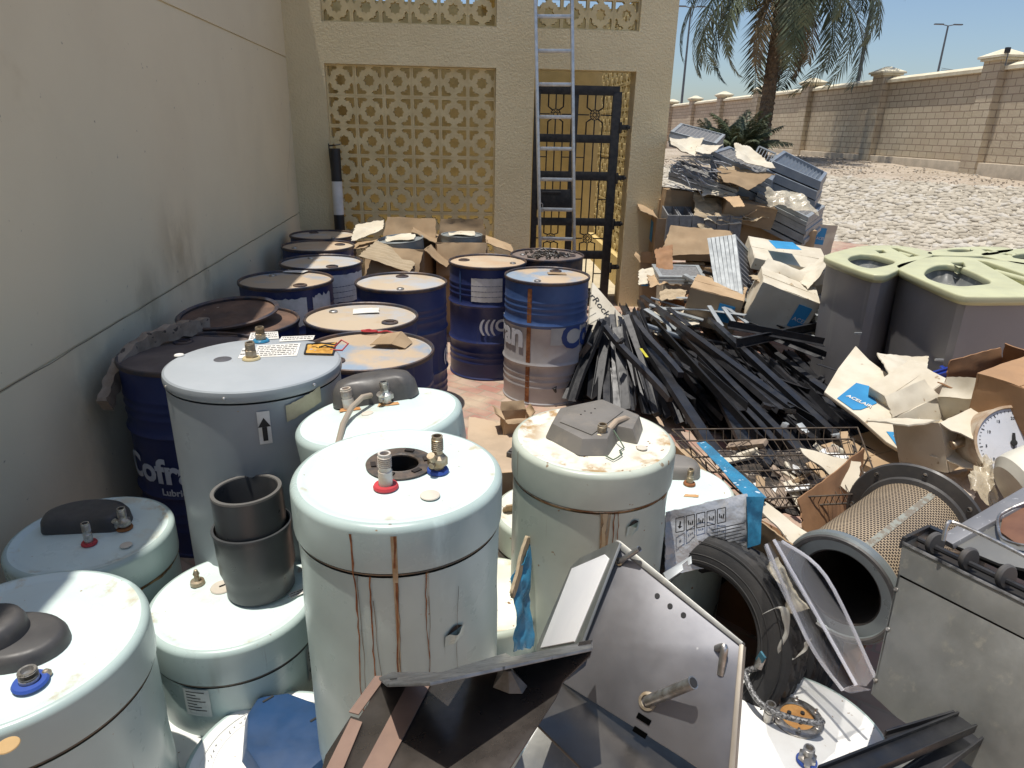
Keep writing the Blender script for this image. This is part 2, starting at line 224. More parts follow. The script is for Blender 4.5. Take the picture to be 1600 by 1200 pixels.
# ------------------------------------------------------------------ mesh builder
class MB:
    def __init__(s): s.v = []; s.f = []; s.m = []
    def add(s, vs, fs, mi=0, T=None):
        o = len(s.v)
        for p in vs:
            p = Vector(p); s.v.append(T @ p if T is not None else p)
        for f in fs: s.f.append([i+o for i in f]); s.m.append(mi)
        return s
    def box(s, c, d, rot=None, mi=0, T=None):
        c = Vector(c); d = Vector(d)/2
        Rm = Euler(rot).to_matrix() if rot else Matrix.Identity(3)
        vs = [c + Rm @ Vector((sx*d.x, sy*d.y, sz*d.z)) for sx in (-1, 1) for sy in (-1, 1) for sz in (-1, 1)]
        return s.add(vs, [(0, 1, 3, 2), (4, 6, 7, 5), (0, 4, 5, 1), (2, 3, 7, 6), (0, 2, 6, 4), (1, 5, 7, 3)], mi, T)
    def bar(s, a, b, w, h=None, up=(0, 0, 1), mi=0, T=None):
        a = Vector(a); b = Vector(b); h = h or w; d = (b-a).normalized(); u = Vector(up)
        if abs(d.dot(u)) > .98: u = Vector((1, 0, 0))
        x = d.cross(u).normalized(); y = x.cross(d)
        vs = [p + x*sx*w/2 + y*sy*h/2 for p in (a, b) for sx, sy in ((-1, -1), (1, -1), (1, 1), (-1, 1))]
        return s.add(vs, [(0, 3, 2, 1), (4, 5, 6, 7), (0, 1, 5, 4), (1, 2, 6, 5), (2, 3, 7, 6), (3, 0, 4, 7)], mi, T)
    def lathe(s, prof, n=48, mi=0, T=None, rf=None, mis=None):
        o = len(s.v); k = len(prof)
        for i in range(n):
            a = 2*math.pi*i/n
            for j, (r, z) in enumerate(prof):
                rr = rf(a, j, r, z, i) if rf else r
                p = Vector((rr*math.cos(a), rr*math.sin(a), z)); s.v.append(T @ p if T is not None else p)
        for i in range(n):
            i2 = (i+1) % n
            for j in range(k-1):
                if prof[j][0] < 1e-6 and prof[j+1][0] < 1e-6: continue
                s.f.append([o+i*k+j, o+i2*k+j, o+i2*k+j+1, o+i*k+j+1]); s.m.append(mis[j] if mis else mi)
        return s
    def tube(s, pts, r, n=10, mi=0, T=None, caps=True):
        pts = [Vector(p) for p in pts]; o = len(s.v); up = None
        for i, p in enumerate(pts):
            d = (pts[min(i+1, len(pts)-1)]-pts[max(i-1, 0)]).normalized()
            if up is None: up = Vector((0, 0, 1)) if abs(d.z) < .9 else Vector((1, 0, 0))
            x = d.cross(up).normalized(); up = x.cross(d).normalized()
            rr = r[i] if isinstance(r, (list, tuple)) else r
            for j in range(n):
                a = 2*math.pi*j/n; q = p + (x*math.cos(a)+up*math.sin(a))*rr
                s.v.append(T @ q if T is not None else q)
        for i in range(len(pts)-1):
            for j in range(n):
                j2 = (j+1) % n; s.f.append([o+i*n+j, o+i*n+j2, o+(i+1)*n+j2, o+(i+1)*n+j]); s.m.append(mi)
        if caps:
            s.f.append([o+j for j in range(n)][::-1]); s.m.append(mi)
            s.f.append([o+(len(pts)-1)*n+j for j in range(n)]); s.m.append(mi)
        return s
    def prism(s, poly, off, mi=0, T=None):
        """polygon of 3-D points extruded by vector off"""
        off = Vector(off); n = len(poly); a = [Vector(p) for p in poly]; b = [p+off for p in a]
        return s.add(a+b, [tuple(range(n)), tuple(range(2*n-1, n-1, -1))] + [(i, (i+1) % n + 0, (i+1) % n + n, i+n)[::-1] for i in range(n)], mi, T)
    def loft(s, rings, mi=0, T=None, cap=True, closed=False):
        n = len(rings[0]); o = len(s.v)
        for r in rings:
            for p in r: p = Vector(p); s.v.append(T @ p if T is not None else p)
        for i in range(len(rings)-1):
            for j in range(n):
                j2 = (j+1) % n; s.f.append([o+i*n+j, o+i*n+j2, o+(i+1)*n+j2, o+(i+1)*n+j]); s.m.append(mi)
        if cap: s.f.append([o+(len(rings)-1)*n+j for j in range(n)]); s.m.append(mi)
        return s
    def sheet(s, q, nx=12, ny=12, amp=.01, th=.005, mi=0, fr=4., jag=0., seed=0, sag=0.):
        """four corners a b c d, a wavy solid sheet"""
        a, b, c, d = [Vector(p) for p in q]; nrm = (b-a).cross(d-a)
        if nrm.length < 1e-9: nrm = Vector((0, 0, 1))
        nrm.normalize(); rnd = random.Random(seed); o = len(s.v); top = []; bot = []; jag *= .5
        sz = max((b-a).length, (d-a).length)
        for j in range(ny+1):
            for i in range(nx+1):
                u = i/nx; v = j/ny
                if jag and (i in (0, nx) or j in (0, ny)):
                    du = rnd.uniform(-jag, jag)*.5
                    if i in (0, nx): u += du if 0 < j < ny else 0
                    if j in (0, ny): v += rnd.uniform(-jag, jag)*.5 if 0 < i < nx else 0
                p = (a*(1-u)+b*u)*(1-v)+(d*(1-u)+c*u)*v
                w_ = noise.fractal(Vector((p.x*fr+seed*3.1, p.y*fr, p.z*fr)), .8, 2, 3)*amp + sag*math.sin(math.pi*v)*math.sin(math.pi*u)
                top.append(p+nrm*(w_+th/2)); bot.append(p+nrm*(w_-th/2))
        k = (nx+1)*(ny+1); fs = []
        for j in range(ny):
            for i in range(nx):
                q0 = j*(nx+1)+i; f = (q0, q0+1, q0+nx+2, q0+nx+1); fs.append(f); fs.append(tuple(x+k for x in f[::-1]))
        bd = [i for i in range(nx+1)]+[j*(nx+1)+nx for j in range(1, ny+1)]+[ny*(nx+1)+i for i in range(nx-1, -1, -1)]+[j*(nx+1) for j in range(ny-1, 0, -1)]
        for i in range(len(bd)):
            x, y = bd[i], bd[(i+1) % len(bd)]; fs.append((y, x, x+k, y+k))
        return s.add(top+bot, fs, mi)
    def build(s, name, mats, parent=None, local=True, smooth=35, bevel=0., loc=None, rot=None):
        me = bpy.data.meshes.new(name); off = Vector((0, 0, 0))
        if not local:
            base = parent.location if parent else Vector(loc or (0, 0, 0))
            s.v = [p-base for p in s.v]
        me.from_pydata([tuple(p) for p in s.v], [], s.f); me.polygons.foreach_set('material_index', s.m)
        if not isinstance(mats, (list, tuple)): mats = [mats]
        for m in mats: me.materials.append(m)
        bm = bmesh.new(); bm.from_mesh(me)
        bmesh.ops.remove_doubles(bm, verts=bm.verts, dist=1e-5)
        bmesh.ops.recalc_face_normals(bm, faces=bm.faces)
        if bevel:
            es = [e for e in bm.edges if e.is_manifold and e.calc_face_angle(0) > R_(35)]
            bmesh.ops.bevel(bm, geom=es, offset=bevel, segments=2, affect='EDGES', profile=.6, clamp_overlap=True)
        bm.to_mesh(me); bm.free()
        if smooth:
            me.polygons.foreach_set('use_smooth', [True]*len(me.polygons)); me.set_sharp_from_angle(angle=R_(smooth))
        o = bpy.data.objects.new(name, me); COL.objects.link(o)
        if parent is not None: o.parent = parent
        if loc is not None and parent is None: o.location = loc
        if rot is not None: o.rotation_euler = rot
        return o

def tag(o, label=None, cat=None, group=None, kind=None):
    if label: o['label'] = label
    if cat: o['category'] = cat
    if group: o['group'] = group
    if kind: o['kind'] = kind
    return o
def thing(name, label, cat, loc=(0, 0, 0), rot=(0, 0, 0), group=None):
    o = bpy.data.objects.new(name, None); COL.objects.link(o); o.location = loc; o.rotation_euler = rot
    o.empty_display_size = .1
    return tag(o, label, cat, group)
def dup(root, loc=None, rot=None, label=None):
    r = root.copy(); COL.objects.link(r)
    if loc is not None: r.location = loc
    if rot is not None: r.rotation_euler = rot
    if label: r['label'] = label
    for ch in root.children:
        c = ch.copy(); COL.objects.link(c); c.parent = r
        for g in ch.children:
            d = g.copy(); COL.objects.link(d); d.parent = c
    return r
def struct(o): o['kind'] = 'structure'; return o
def strip_cat(o):
    return o

def text_verts(txt, size, ext=.0006, bold=0.):
    cu_ = bpy.data.curves.new('t', 'FONT'); cu_.body = txt; cu_.size = size; cu_.extrude = ext; cu_.align_x = 'LEFT'; cu_.resolution_u = 3; cu_.offset = bold
    ob = bpy.data.objects.new('t', cu_); COL.objects.link(ob)
    dg = bpy.context.evaluated_depsgraph_get(); me = bpy.data.meshes.new_from_object(ob.evaluated_get(dg))
    bpy.data.objects.remove(ob); bpy.data.curves.remove(cu_)
    return me
def add_text(mb, txt, size, fn, mi=0, cut=None, bold=0., ext=.0006):
    me = text_verts(txt, size, ext, bold); bm = bmesh.new(); bm.from_mesh(me)
    if cut:
        xs = [v.co.x for v in bm.verts]; x = min(xs)+cut
        while x < max(xs):
            bmesh.ops.bisect_plane(bm, geom=bm.verts[:]+bm.edges[:]+bm.faces[:], plane_co=(x, 0, 0), plane_no=(1, 0, 0)); x += cut
    bm.verts.ensure_lookup_table()
    mb.add([fn(v.co) for v in bm.verts], [[v.index for v in f.verts] for f in bm.faces], mi)
    bm.free(); bpy.data.meshes.remove(me)

# =================================================================== SETTING
mb = MB(); mb.add([(-60, -20, 0), (90, -20, 0), (90, 400, 0), (-60, 400, 0)], [(0, 1, 2, 3)]); struct(mb.build('ground', paverm))
# terrace and its stone slope
E1 = Vector((14.5, 8.5, .92)); E2 = Vector((-1.5, 26.1, .92)); ed = (E2-E1).normalized(); en = Vector((-ed.y, ed.x, 0))
if en.y > 0: en = -en
B1 = E1+en*3.4; B2 = E2+en*3.4; B1.z = B2.z = -.02
YD = 120
mb = MB()
nx, ny = 90, 60
vs = []; fs = []
for j in range(ny+1):
    for i in range(nx+1):
        u = i/nx; v = (j/ny)**2
        p = E1.lerp(E2, u) + (-en)*(v*110)*1.0
        z = .92 + min(1, v*110/6)*.23 + noise.noise(Vector((p.x*.8, p.y*.8, 0)))*.045*min(1, j/3)
        vs.append((p.x+(v*14), p.y, z))
for j in range(ny):
    for i in range(nx):
        a = j*(nx+1)+i; fs.append((a, a+1, a+nx+2, a+nx+1))
mb.add(vs, fs); struct(mb.build('terrace_ground', rubble))
mb = MB(); mb.add([B1, B2, E2, E1], [(0, 1, 2, 3)]); struct(mb.build('embankment', mat('embankment_mortar', (.50, .45, .36), .95, c2=(.44, .39, .31), bump=.01, bs=20)))
# stones set into the slope
stonem = mat('river_stones', (.50, .45, .36), .85, c2=(.38, .335, .26), vs=2.5, bump=.006, bs=30, spk=(.50, .46, .39), spks=3.2, spkt=.54, spec=.15)
mb = MB(); rnd = random.Random(5)
ico = bmesh.new(); bmesh.ops.create_icosphere(ico, subdivisions=2, radius=1); IV = [v.co.copy() for v in ico.verts]; IF = [[v.index for v in f.verts] for f in ico.faces]; ico.free()
sd = (E1-B1); sn = ed.cross(sd).normalized()
if sn.z < 0: sn = -sn
sdn = sd.normalized(); L_ = (E2-E1).length; W_ = sd.length
a = .5
while a < L_*.8:
    b = .05
    while b < W_+.1:
        q = B1 + ed*(a+rnd.uniform(-.05, .05)) + sdn*(b+rnd.uniform(-.04, .04)) + sn*rnd.uniform(-.012, .012)
        ax = rnd.uniform(.06, .115); ay = rnd.uniform(.042, .066); az = rnd.uniform(.032, .052); th = rnd.uniform(-.7, .7)
        c, s_ = math.cos(th), math.sin(th); sd_ = rnd.random()*50
        vs = []
        for v in IV:
            k = 1+.22*noise.noise(v*1.3+Vector((sd_, 0, 0)))
            lx, ly, lz = v.x*ax*k, v.y*ay*k, v.z*az*k
            vs.append(q+ed*(lx*c-ly*s_)+sdn*(lx*s_+ly*c)+sn*lz)
        mb.add(vs, IF); b += rnd.uniform(.085, .115)
    a += rnd.uniform(.115, .15)
o = mb.build('slope_stones', stonem, smooth=60); tag(o, 'pale rounded stones covering the sloping bank', 'stones', kind='stuff')
# loose rubble on the terrace
mb = MB()
for k in range(3000):
    t = rnd.random()**1.5*9; u = rnd.uniform(.08, .75)
    p = E1.lerp(E2, u)-en*t; r = rnd.uniform(.010, .030)*(1+t*.03)
    zz = .92+min(1, t/6)*.23
    mb.add([p+Vector((v.x*r*1.3, v.y*r, v.z*r*.7)) + Vector((t*.13, 0, zz-.92+.01)) for v in IV[:12]], [f for f in [(0, 11, 5), (0, 5, 1), (0, 1, 7), (0, 7, 10), (0, 10, 11), (1, 5, 9), (5, 11, 4), (11, 10, 2), (10, 7, 6), (7, 1, 8), (3, 9, 4), (3, 4, 2), (3, 2, 6), (3, 6, 8), (3, 8, 9), (4, 9, 5), (2, 4, 11), (6, 2, 10), (8, 6, 7), (9, 8, 1)]])
o = mb.build('loose_rubble', mat('tan_rubble', (.45, .38, .29), .95, c2=(.33, .27, .2), vs=1.5, spk=(.55, .5, .42), spks=2, spkt=.55), smooth=0); tag(o, 'small loose stones scattered over the raised gravel ground', 'rubble', kind='stuff')

# compound wall -------------------------------------------------------
WV = np.array([(745-800)/FPX*1., 1]); wd = Vector((-.052, 1, 0)).normalized(); wq = Vector((11.2, 16.2, 0)); wn = Vector((1, .052, 0)).normalized()
def wpos(px):
    d = ray(px, 120); t = ((np.array(wq)-CP) @ np.array(wn))/(d @ np.array(wn)); p = CP+d*t
    return (Vector((p[0], p[1], 0))-wq).dot(wd)
ps = [wpos(x) for x in (1555, 1387, 1268)]; sp = (ps[2]-ps[0])/2
ws = thing('compound_wall', 'long tan stone-block boundary wall with capped pillars beyond the gravel', 'wall', (wq.x, wq.y, 1.0), (0, 0, math.atan2(wd.y, wd.x)))
mb = MB(); L0, L1 = -12, 85
mb.box(((L0+L1)/2, -.15, 1.0), (L1-L0, .2, 2.7)); mb.build('wall_panel', brickm, ws)
mb = MB(); mb.box(((L0+L1)/2, -.1, .0), (L1-L0, .40, .62)); mb.build('plinth', mat('plinth_render', (.52, .44, .33), .9), ws, bevel=.02)
mb = MB()
for i in range(-2, 12):
    s0 = ps[0]+sp*i+.3; s1 = ps[0]+sp*(i+1)-.3
    mb.prism([(s0, -.34, 2.34), (s0, .04, 2.34), (s0, .04, 2.42), (s0, -.15, 2.5), (s0, -.34, 2.42)], (s1-s0, 0, 0))
mb.build('coping', capst, ws, smooth=20)
for i in range(-2, 12):
    s0 = ps[0]+sp*i
    mb = MB(); mb.box((s0, -.1, 1.2), (.58, .5, 2.7)); pl = mb.build('pillar', brickm, ws)
    mb = MB(); mb.box((s0, -.1, 2.575), (.70, .62, .05))
    mb.loft([[(s0+x*.4, -.1+y*.36, 2.602) for x, y in ((-1, -1), (1, -1), (1, 1), (-1, 1))], [(s0+x*.4, -.1+y*.36, 2.65) for x, y in ((-1, -1), (1, -1), (1, 1), (-1, 1))], [(s0+x*.06, -.1+y*.06, 2.80) for x, y in ((-1, -1), (1, -1), (1, 1), (-1, 1))]])
    c = mb.build('pillar_cap', capst, ws, smooth=0); c.parent = pl
# CCTV bracket
p = wq+wd*(ps[0]-.4)-wn*.12+Vector((0, 0, 3.67)); t = thing('security_camera', 'small black camera on the wall beside the nearest pillar cap', 'security camera', p)
mb = MB(); mb.tube([(0, 0, -.25), (0, 0, .02)], .012); mb.build('bracket', polem, t); mb = MB(); mb.box((-.03, 0, .06), (.10, .07, .12)); mb.build('camera_housing', pstripb, t, bevel=.01)
# wires
mb = MB()
p0 = wq+wd*(ps[0]-.4)+Vector((.3, 0, 3.66)); p1 = wq+wd*(ps[1]-2)+Vector((.3, 0, 3.55))
mb.tube([p0.lerp(p1, k/10)-Vector((0, 0, .12*math.sin(math.pi*k/10))) for k in range(11)], .008, 5)
mb.tube([p0.lerp(p1, k/10)-Vector((0, 0, .2*math.sin(math.pi*k/10)-.05)) for k in range(11)], .006, 5)
tag(mb.build('overhead_wire', polem), 'thin wires running along the top of the stone boundary wall', 'wire')

# street lamps
def street_lamp(px, ybase, ytop, z, head, label, lean=0):
    b = Z(px, ybase, z); tp = Z(px+lean, ytop, z); t = thing('street_lamp', label, 'street lamp', (b.x, b.y, 1.0), group='street lamps beyond the wall')
    top = tp.z-1.0
    mb = MB(); mb.tube([(0, 0, 0), (0, 0, top*.4), (0, 0, top)], [.13, .11, .07], 12); mb.build('pole', polem, t, smooth=40)
    if head:
        mb = MB(); mb.tube([(0, 0, top), (-.5, 0, top+.1)], .04, 8); mb.tube([(0, 0, top), (.5, 0, top+.1)], .04, 8); mb.build('arm', polem, t)
        for sx in (-1, 1): mb = MB(); mb.box((sx*.85, 0, top+.12), (.8, .25, .1)); mb.build('lamp_head', polem, t, bevel=.03)
    return t
street_lamp(1340, 130, -130, 42, True, 'thickest grey street lamp post, half hidden behind the palm fronds')
street_lamp(1465, 115, 44, 62, True, 'double-headed street lamp in clear sky above the stone wall')
street_lamp(1215, 140, 112, 95, True, 'small far street lamp just right of the palm trunk')
street_lamp(1066, 150, 20, 62, True, 'street lamp post beside the corner of the plastered building')

# =================================================================== BUILDING
FY = R_(4); F0 = G(975, 479, 0); FR = Vector((math.cos(FY), math.sin(FY), 0)); FN = Vector((math.sin(FY), -math.cos(FY), 0)); FI = -FN
TF = Matrix(((FR.x, FI.x, 0, F0.x), (FR.y, FI.y, 0, F0.y), (0, 0, 1, 0), (0, 0, 0, 1)))   # local: s right, d into, z up
def fs_(px, py):
    p = onp(px, py, F0, FN); return (p-F0).dot(FR), p.z
bt = thing('utility_building', 'beige stucco utility building front with patterned breeze-block openings and a doorway', 'building', F0, (0, 0, FY))
DZ = .24
sL, oL, oR, gL, gR, sR = -3.9, -3.12, -1.46, -1.08, -.065, .30
TOPO = 2.385; UB, UT = 2.745, 3.32; BOT = .12; HT = 3.7
mb = MB()
def wb(a, b, z0, z1): mb.box(((a+b)/2, DZ/2, (z0+z1)/2), (b-a, DZ, z1-z0))
wb(sL, oL, 0, HT); wb(oR, gL, 0, UB); wb(oR, gL, UB, HT); wb(gR, sR, 0, HT); wb(oL, oR, 0, BOT); wb(oL, oR, TOPO, UB); wb(gL, gR, 2.39, UB); wb(oL, oR, UT, HT); wb(gL, gR-.02+.02, UT, HT)
mb.build('facade_wall', stucco, bt, smooth=0)
# yellow ochre rooms behind
mb = MB()
mb.box((-1.8, 3.2, 1.7), (4.6, .2, 3.4)); mb.box((-3.7, 1.7, 1.7), (.2, 2.9, 3.4)); mb.box((-1.4, 1.7, 3.5), (.3, 2.9, .3)); mb.box((-2.6, 1.2, 3.5), (2.2, 1.6, .12))
mb.box((-1.28, 1.3, 1.2), (.14, 2.0, 2.4))
mb.build('inner_wall', ochre, bt, smooth=0)
mb = MB(); mb.box((-1.7, 1.7, .03), (4.2, 2.9, .06)); mb.build('inner_floor', mat('inner_floor', (.55, .48, .34), .9), bt, smooth=0)

def block_mesh():
    h = .14; c = bpy.data.curves.new('b', 'CURVE'); c.dimensions = '2D'; c.fill_mode = 'BOTH'; c.extrude = .034
    def sp_(pts):
        s = c.splines.new('POLY'); s.points.add(len(pts)-1)
        for q, (x, y) in zip(s.points, pts): q.co = (x, y, 0, 1)
        s.use_cyclic_u = True
    sp_([(-h, -h), (h, -h), (h, h), (-h, h)])
    sp_([((.058 if k % 2 == 0 else .044)*math.cos(k*math.pi/8), (.058 if k % 2 == 0 else .044)*math.sin(k*math.pi/8)) for k in range(16)])
    Lq = [(.125, .125), (.044, .125), (.024, .108), (.044, .091), (.074, .091), (.074, .074), (.091, .074), (.091, .044), (.108, .024), (.125, .044)]
    for sx, sy in ((1, 1), (-1, 1), (-1, -1), (1, -1)): sp_([(x*sx, y*sy) for x, y in Lq])
    o = bpy.data.objects.new('b', c); COL.objects.link(o); dg = bpy.context.evaluated_depsgraph_get(); me = bpy.data.meshes.new_from_object(o.evaluated_get(dg))
    vs = [v.co.copy() for v in me.vertices]; fs = [list(p.vertices) for p in me.polygons]
    bpy.data.objects.remove(o); bpy.data.meshes.remove(me); return vs, fs
BV, BF = block_mesh()
def screen(name, s0, s1, z0, z1, d, par=None, top=True, mtx=None, m=blockm):
    mb = MB(); n = max(1, round((s1-s0)/.281)); w_ = (s1-s0)/n; k = math.ceil((z1-z0)/.281-.2); hh = .281
    for i in range(n):
        for j in range(k):
            cx = s0+w_*(i+.5); cz = z1-hh*(j+.5) if top else z0+hh*(j+.5)
            sc = min(w_, hh)/.28*.99
            jd = random.uniform(-.003, .003)
            T_ = Matrix.Translation((cx, d+jd, cz)) @ Matrix.Rotation(R_(90), 4, 'X') @ Matrix.Diagonal((w_/.2835, hh/.2835, 1, 1))
            if mtx: T_ = mtx @ T_
            mb.add(BV, BF, 0, T_)
    T0 = Matrix.Translation(((s0+s1)/2, d, (z0+z1)/2)); 
    # thin mortar lines
    for i in range(1, n):
        p = Vector((s0+w_*i, d, (z0+z1)/2)); mb.box(p, (.006, .060, z1-z0-.002), T=mtx)
    for j in range(1, k):
        z_ = z1-hh*j if top else z0+hh*j
        mb.box(((s0+s1)/2, d, z_), (s1-s0-.002, .059, .006), T=mtx)
    return mb.build(name, m, par, smooth=0)
screen('breeze_block_screen', oL, oR, BOT, TOPO, .085, bt)
screen('breeze_block_screen', oL, oR, UB, UT, .10, bt, top=False)
screen('breeze_block_screen', gL-.02+.02, gR, UB, UT, .10, bt, top=False)
# side screen wall inside, right of the gate
screen('inner_block_screen', 0, 2.6, .4, 3.2, 0, bt, mtx=Matrix.Translation((.16, .3, 0)) @ Matrix.Rotation(R_(90), 4, 'Z'), m=mat('ochre_block', (.62, .50, .24), .9))
mb = MB(); mb.box((.16, 1.6, .2), (.2, 2.7, .4)); mb.build('inner_wall', ochre, bt, smooth=0)
mb = MB(); mb.tube([(-.75, .8, 2.55), (-.75, .8, 2.72)], [.11, .03], 16); mb.tube([(-.75, .8, 2.55), (-.75, .8, 2.45)], [.11, .06], 16); mb.build('ceiling_lamp', ochre, bt)

# gate
gt = thing('iron_gate', 'black wrought-iron gate in the doorway of the stucco building', 'gate', F0, (0, 0, FY))
g0, g1, gz1 = -1.07, -.19, 2.2; gd = .03
rails = []
for ya, yb in ((134, 147), (211, 222), (269, 281), (342, 352), (393, 404), (452, 462)):
    rails.append((fs_(900, ya)[1], fs_(900, yb)[1]))
gm = -.66
mb = MB()
mb.box((g0+.03, gd, gz1/2+.03), (.06, .04, gz1-.06+.0)); mb.box((g1-.045, gd, gz1/2+.03), (.09, .04, gz1-.06))
for a, b in rails: mb.box(((g0+g1)/2, gd, (a+b)/2), (g1-g0-.05, .036, abs(a-b)+.012))
mb.box(((g0+g1)/2, gd, .06), (g1-g0-.05, .036, .08)); mb.box((gm, gd, 1.12), (.07, .034, 2.1))
mb.build('gate_frame', blacki, gt, bevel=.002)
mb = MB()
zr = [sum(r)/2 for r in rails]+[.06]
for ci, (ca, cb) in enumerate(((g0+.06, gm-.035), (gm+.035, g1-.09))):
    w_ = cb-ca; c = (ca+cb)/2
    for ri in range(len(zr)-1):
        zt, zb_ = zr[ri]-.02, zr[ri+1]+.02; hh = zt-zb_; zm = (zt+zb_)/2
        star = ri in (0, 3)
        if star:
            r0 = .05
            for sg, ze in ((1, zt), (-1, zb_)):
                mb.bar((c, gd, ze), (c, gd, zm+sg*r0), .012)
                for sx in (-1, 1):
                    mb.tube([(c+sx*w_*.24, gd, ze), (c+sx*w_*.24, gd, zm+sg*(hh*.5-hh*.33)), (c+sx*w_*.09, gd, zm+sg*r0*.7)], .0075, 4)
            for sx in (-1, 1): mb.bar((c+sx*w_/2, gd, zm), (c+sx*r0*1.2, gd, zm), .012)
            for k in range(8):
                a0, a1 = k*math.pi/4+.39, (k+1)*math.pi/4+.39
                mb.bar((c+r0*math.cos(a0), gd, zm+r0*math.sin(a0)), (c+r0*math.cos(a1), gd, zm+r0*math.sin(a1)), .008)
                mb.bar((c+r0*.9*math.cos(a0), gd+.003, zm+r0*.9*math.sin(a0)), (c+r0*.9*math.cos(a0+2.4), gd+.003, zm+r0*.9*math.sin(a0+2.4)), .005)
        else:
            for q in (.25, .5, .75): mb.bar((ca+w_*q, gd, zb_), (ca+w_*q, gd, zt), .012)
            mb.bar((ca, gd, zm), (ca+w_*.25, gd, zm), .01); mb.bar((cb-w_*.25, gd, zm), (cb, gd, zm), .01)
mb.build('bars', blacki, gt)
za, zb_ = fs_(870, 296)[1], fs_(870, 328)[1]
mb = MB(); mb.box((g0+.06+.17, gd-.025, (za+zb_)/2), (.34, .03, za-zb_)); mb.box((g0+.2, gd-.055, za-.03), (.2, .02, .02)); mb.build('lock_box', blacki, gt, bevel=.003)
mb = MB(); c0 = (g0+.1, gd-.06, zb_+.03)
mb.box((c0[0], c0[1], c0[2]-.03), (.04, .02, .04)); mb.tube([(c0[0]-.013, c0[1], c0[2]-.01), (c0[0]-.013, c0[1], c0[2]+.03), (c0[0], c0[1], c0[2]+.042), (c0[0]+.013, c0[1], c0[2]+.03), (c0[0]+.013, c0[1], c0[2]-.01)], .004, 6); mb.build('padlock', chrome, gt)
for yy in (199, 278, 350, 418):
    zz = fs_(970, yy)[1]; mb = MB(); mb.box((g1+.04, gd, zz), (.10, .03, .05)); mb.tube([(g1+.005, gd-.02, zz-.06), (g1+.005, gd-.02, zz+.05)], .016, 10); mb.box((g1+.09, gd-.0, zz), (.03, .07, .03)); mb.build('hinge', blacki, gt, bevel=.003)

# left wall
c0 = onp(450, 130, F0, FN); VD = Vector(ray(690, 203)); VD.z = 0; VD.normalize()       # runs away from the viewer
LN = Vector((VD.y, -VD.x, 0))                                                          # faces the yard
c0.z = 0
def lw(px, py):
    p = onp(px, py, c0, LN); return (p-c0).dot(VD), p.z
TL = Matrix(((VD.x, LN.x, 0, c0.x), (VD.y, LN.y, 0, c0.y), (0, 0, 1, 0), (0, 0, 0, 1)))
lt = thing('side_wall', 'tall plain beige plastered wall in shade along the left of the yard', 'wall', c0, (0, 0, math.atan2(VD.y, VD.x)))
# empties local x = VD, local y = -LN (left of VD)
h1 = lw(349, 403)[1]; h2 = lw(352, 47)[1]
mb = MB()
WT = 4.2
mb.prism([(-11.5, 0, 0), (-11.5, 0, h1-.007), (-11.5, .010, h1-.005), (-11.5, .010, h1+.003), (-11.5, 0, h1+.005), (-11.5, 0, h2-.006), (-11.5, .012, h2-.004), (-11.5, .012, h2+.004), (-11.5, 0, h2+.006), (-11.5, 0, WT), (-11.5, .25, WT), (-11.5, .25, 0)], (11.7, 0, 0))
mb.build('plaster_panel', plaster, lt, smooth=0)
mb = MB(); mb.tube([(k*.1-9.5, -.001+random.uniform(-.002, .002), h1-.004+random.uniform(-.004, .004)) for k in range(95)], .0014, 4); mb.build('crack_line', mat('crack', (.16, .12, .08), .9), lt)
for i, (x, y, r_, c_) in enumerate(((282, 392, .42, (.42, .28, .12)), (330, 440, .3, (.46, .34, .18)), (150, 640, .5, (.5, .42, .28)), (235, 480, .35, (.46, .36, .22)))):
    s_, z_ = lw(x, y); mb = MB(); mb.lathe([(r_, 0), (.0001, 0)], 32, T=Matrix.Rotation(R_(90), 4, 'X')); o_ = mb.build('wall_stain', mat('wall_stain_%d' % i, c_, .9, alphan=(5/r_*.3, .48, (1, 1, .6), r_)), lt, smooth=0); o_.location = (s_, -.0008-.0002*i, z_)
mb = MB()
for (x, y, L_c, sd2) in ((452, 150, 1.0, 9),):
    s_, z_ = lw(x, y); rr = random.Random(sd2); pts_ = [Vector((s_, .0002, z_))]; a_ = rr.uniform(-2, -1.2)
    for k in range(24): a_ += rr.uniform(-.5, .5)*.6; a_ = max(-2.4, min(-.7, a_)); pts_.append(pts_[-1]+Vector((math.cos(a_), 0, math.sin(a_)))*L_c/24)
    mb.tube(pts_, .0009, 4)
mb.build('hairline_crack', mat('crack', (.16, .12, .08), .9), lt)
mb = MB(); mb.box((-5.65, .1, WT+.03), (11.7, .36, .06)); mb.build('wall_cap', plaster, lt)

# striped post by the screen
p = G(530, 455, 0); b0 = onp(530, 350, F0-FI*.12, FN); pt = thing('striped_post', 'slim black and white banded post leaning at the left edge of the block screen', 'post', (b0.x, b0.y, 0))
p1 = onp(523, 232, F0-FI*.06, FN)
z1 = onp(529, 284, F0-FI*.12, FN).z; z2 = onp(532, 336, F0-FI*.12, FN).z
def seg(z): return Vector((0, 0, 0)).lerp(Vector((p1.x-b0.x, p1.y-b0.y, p1.z)), z/p1.z)
for za_, zb2, mm in ((0, z2, pstripb), (z2, z1, pstripw), (z1, p1.z, pstripb)):
    mb = MB(); mb.tube([seg(za_), seg(zb2)], .052, 20); mb.build('white_band' if mm is pstripw else 'black_band', mm, pt)
mb = MB(); q = seg(p1.z)+Vector((.0, 0, .005)); mb.tube([q+Vector((-.05, 0, -.2)), q+Vector((-.058, 0, .04))], .006, 6); mb.tube([q+Vector((-.05, 0, .02)), q+Vector((.06, -.01, .035))], .008, 6); mb.build('wire_tie', blacki, pt)

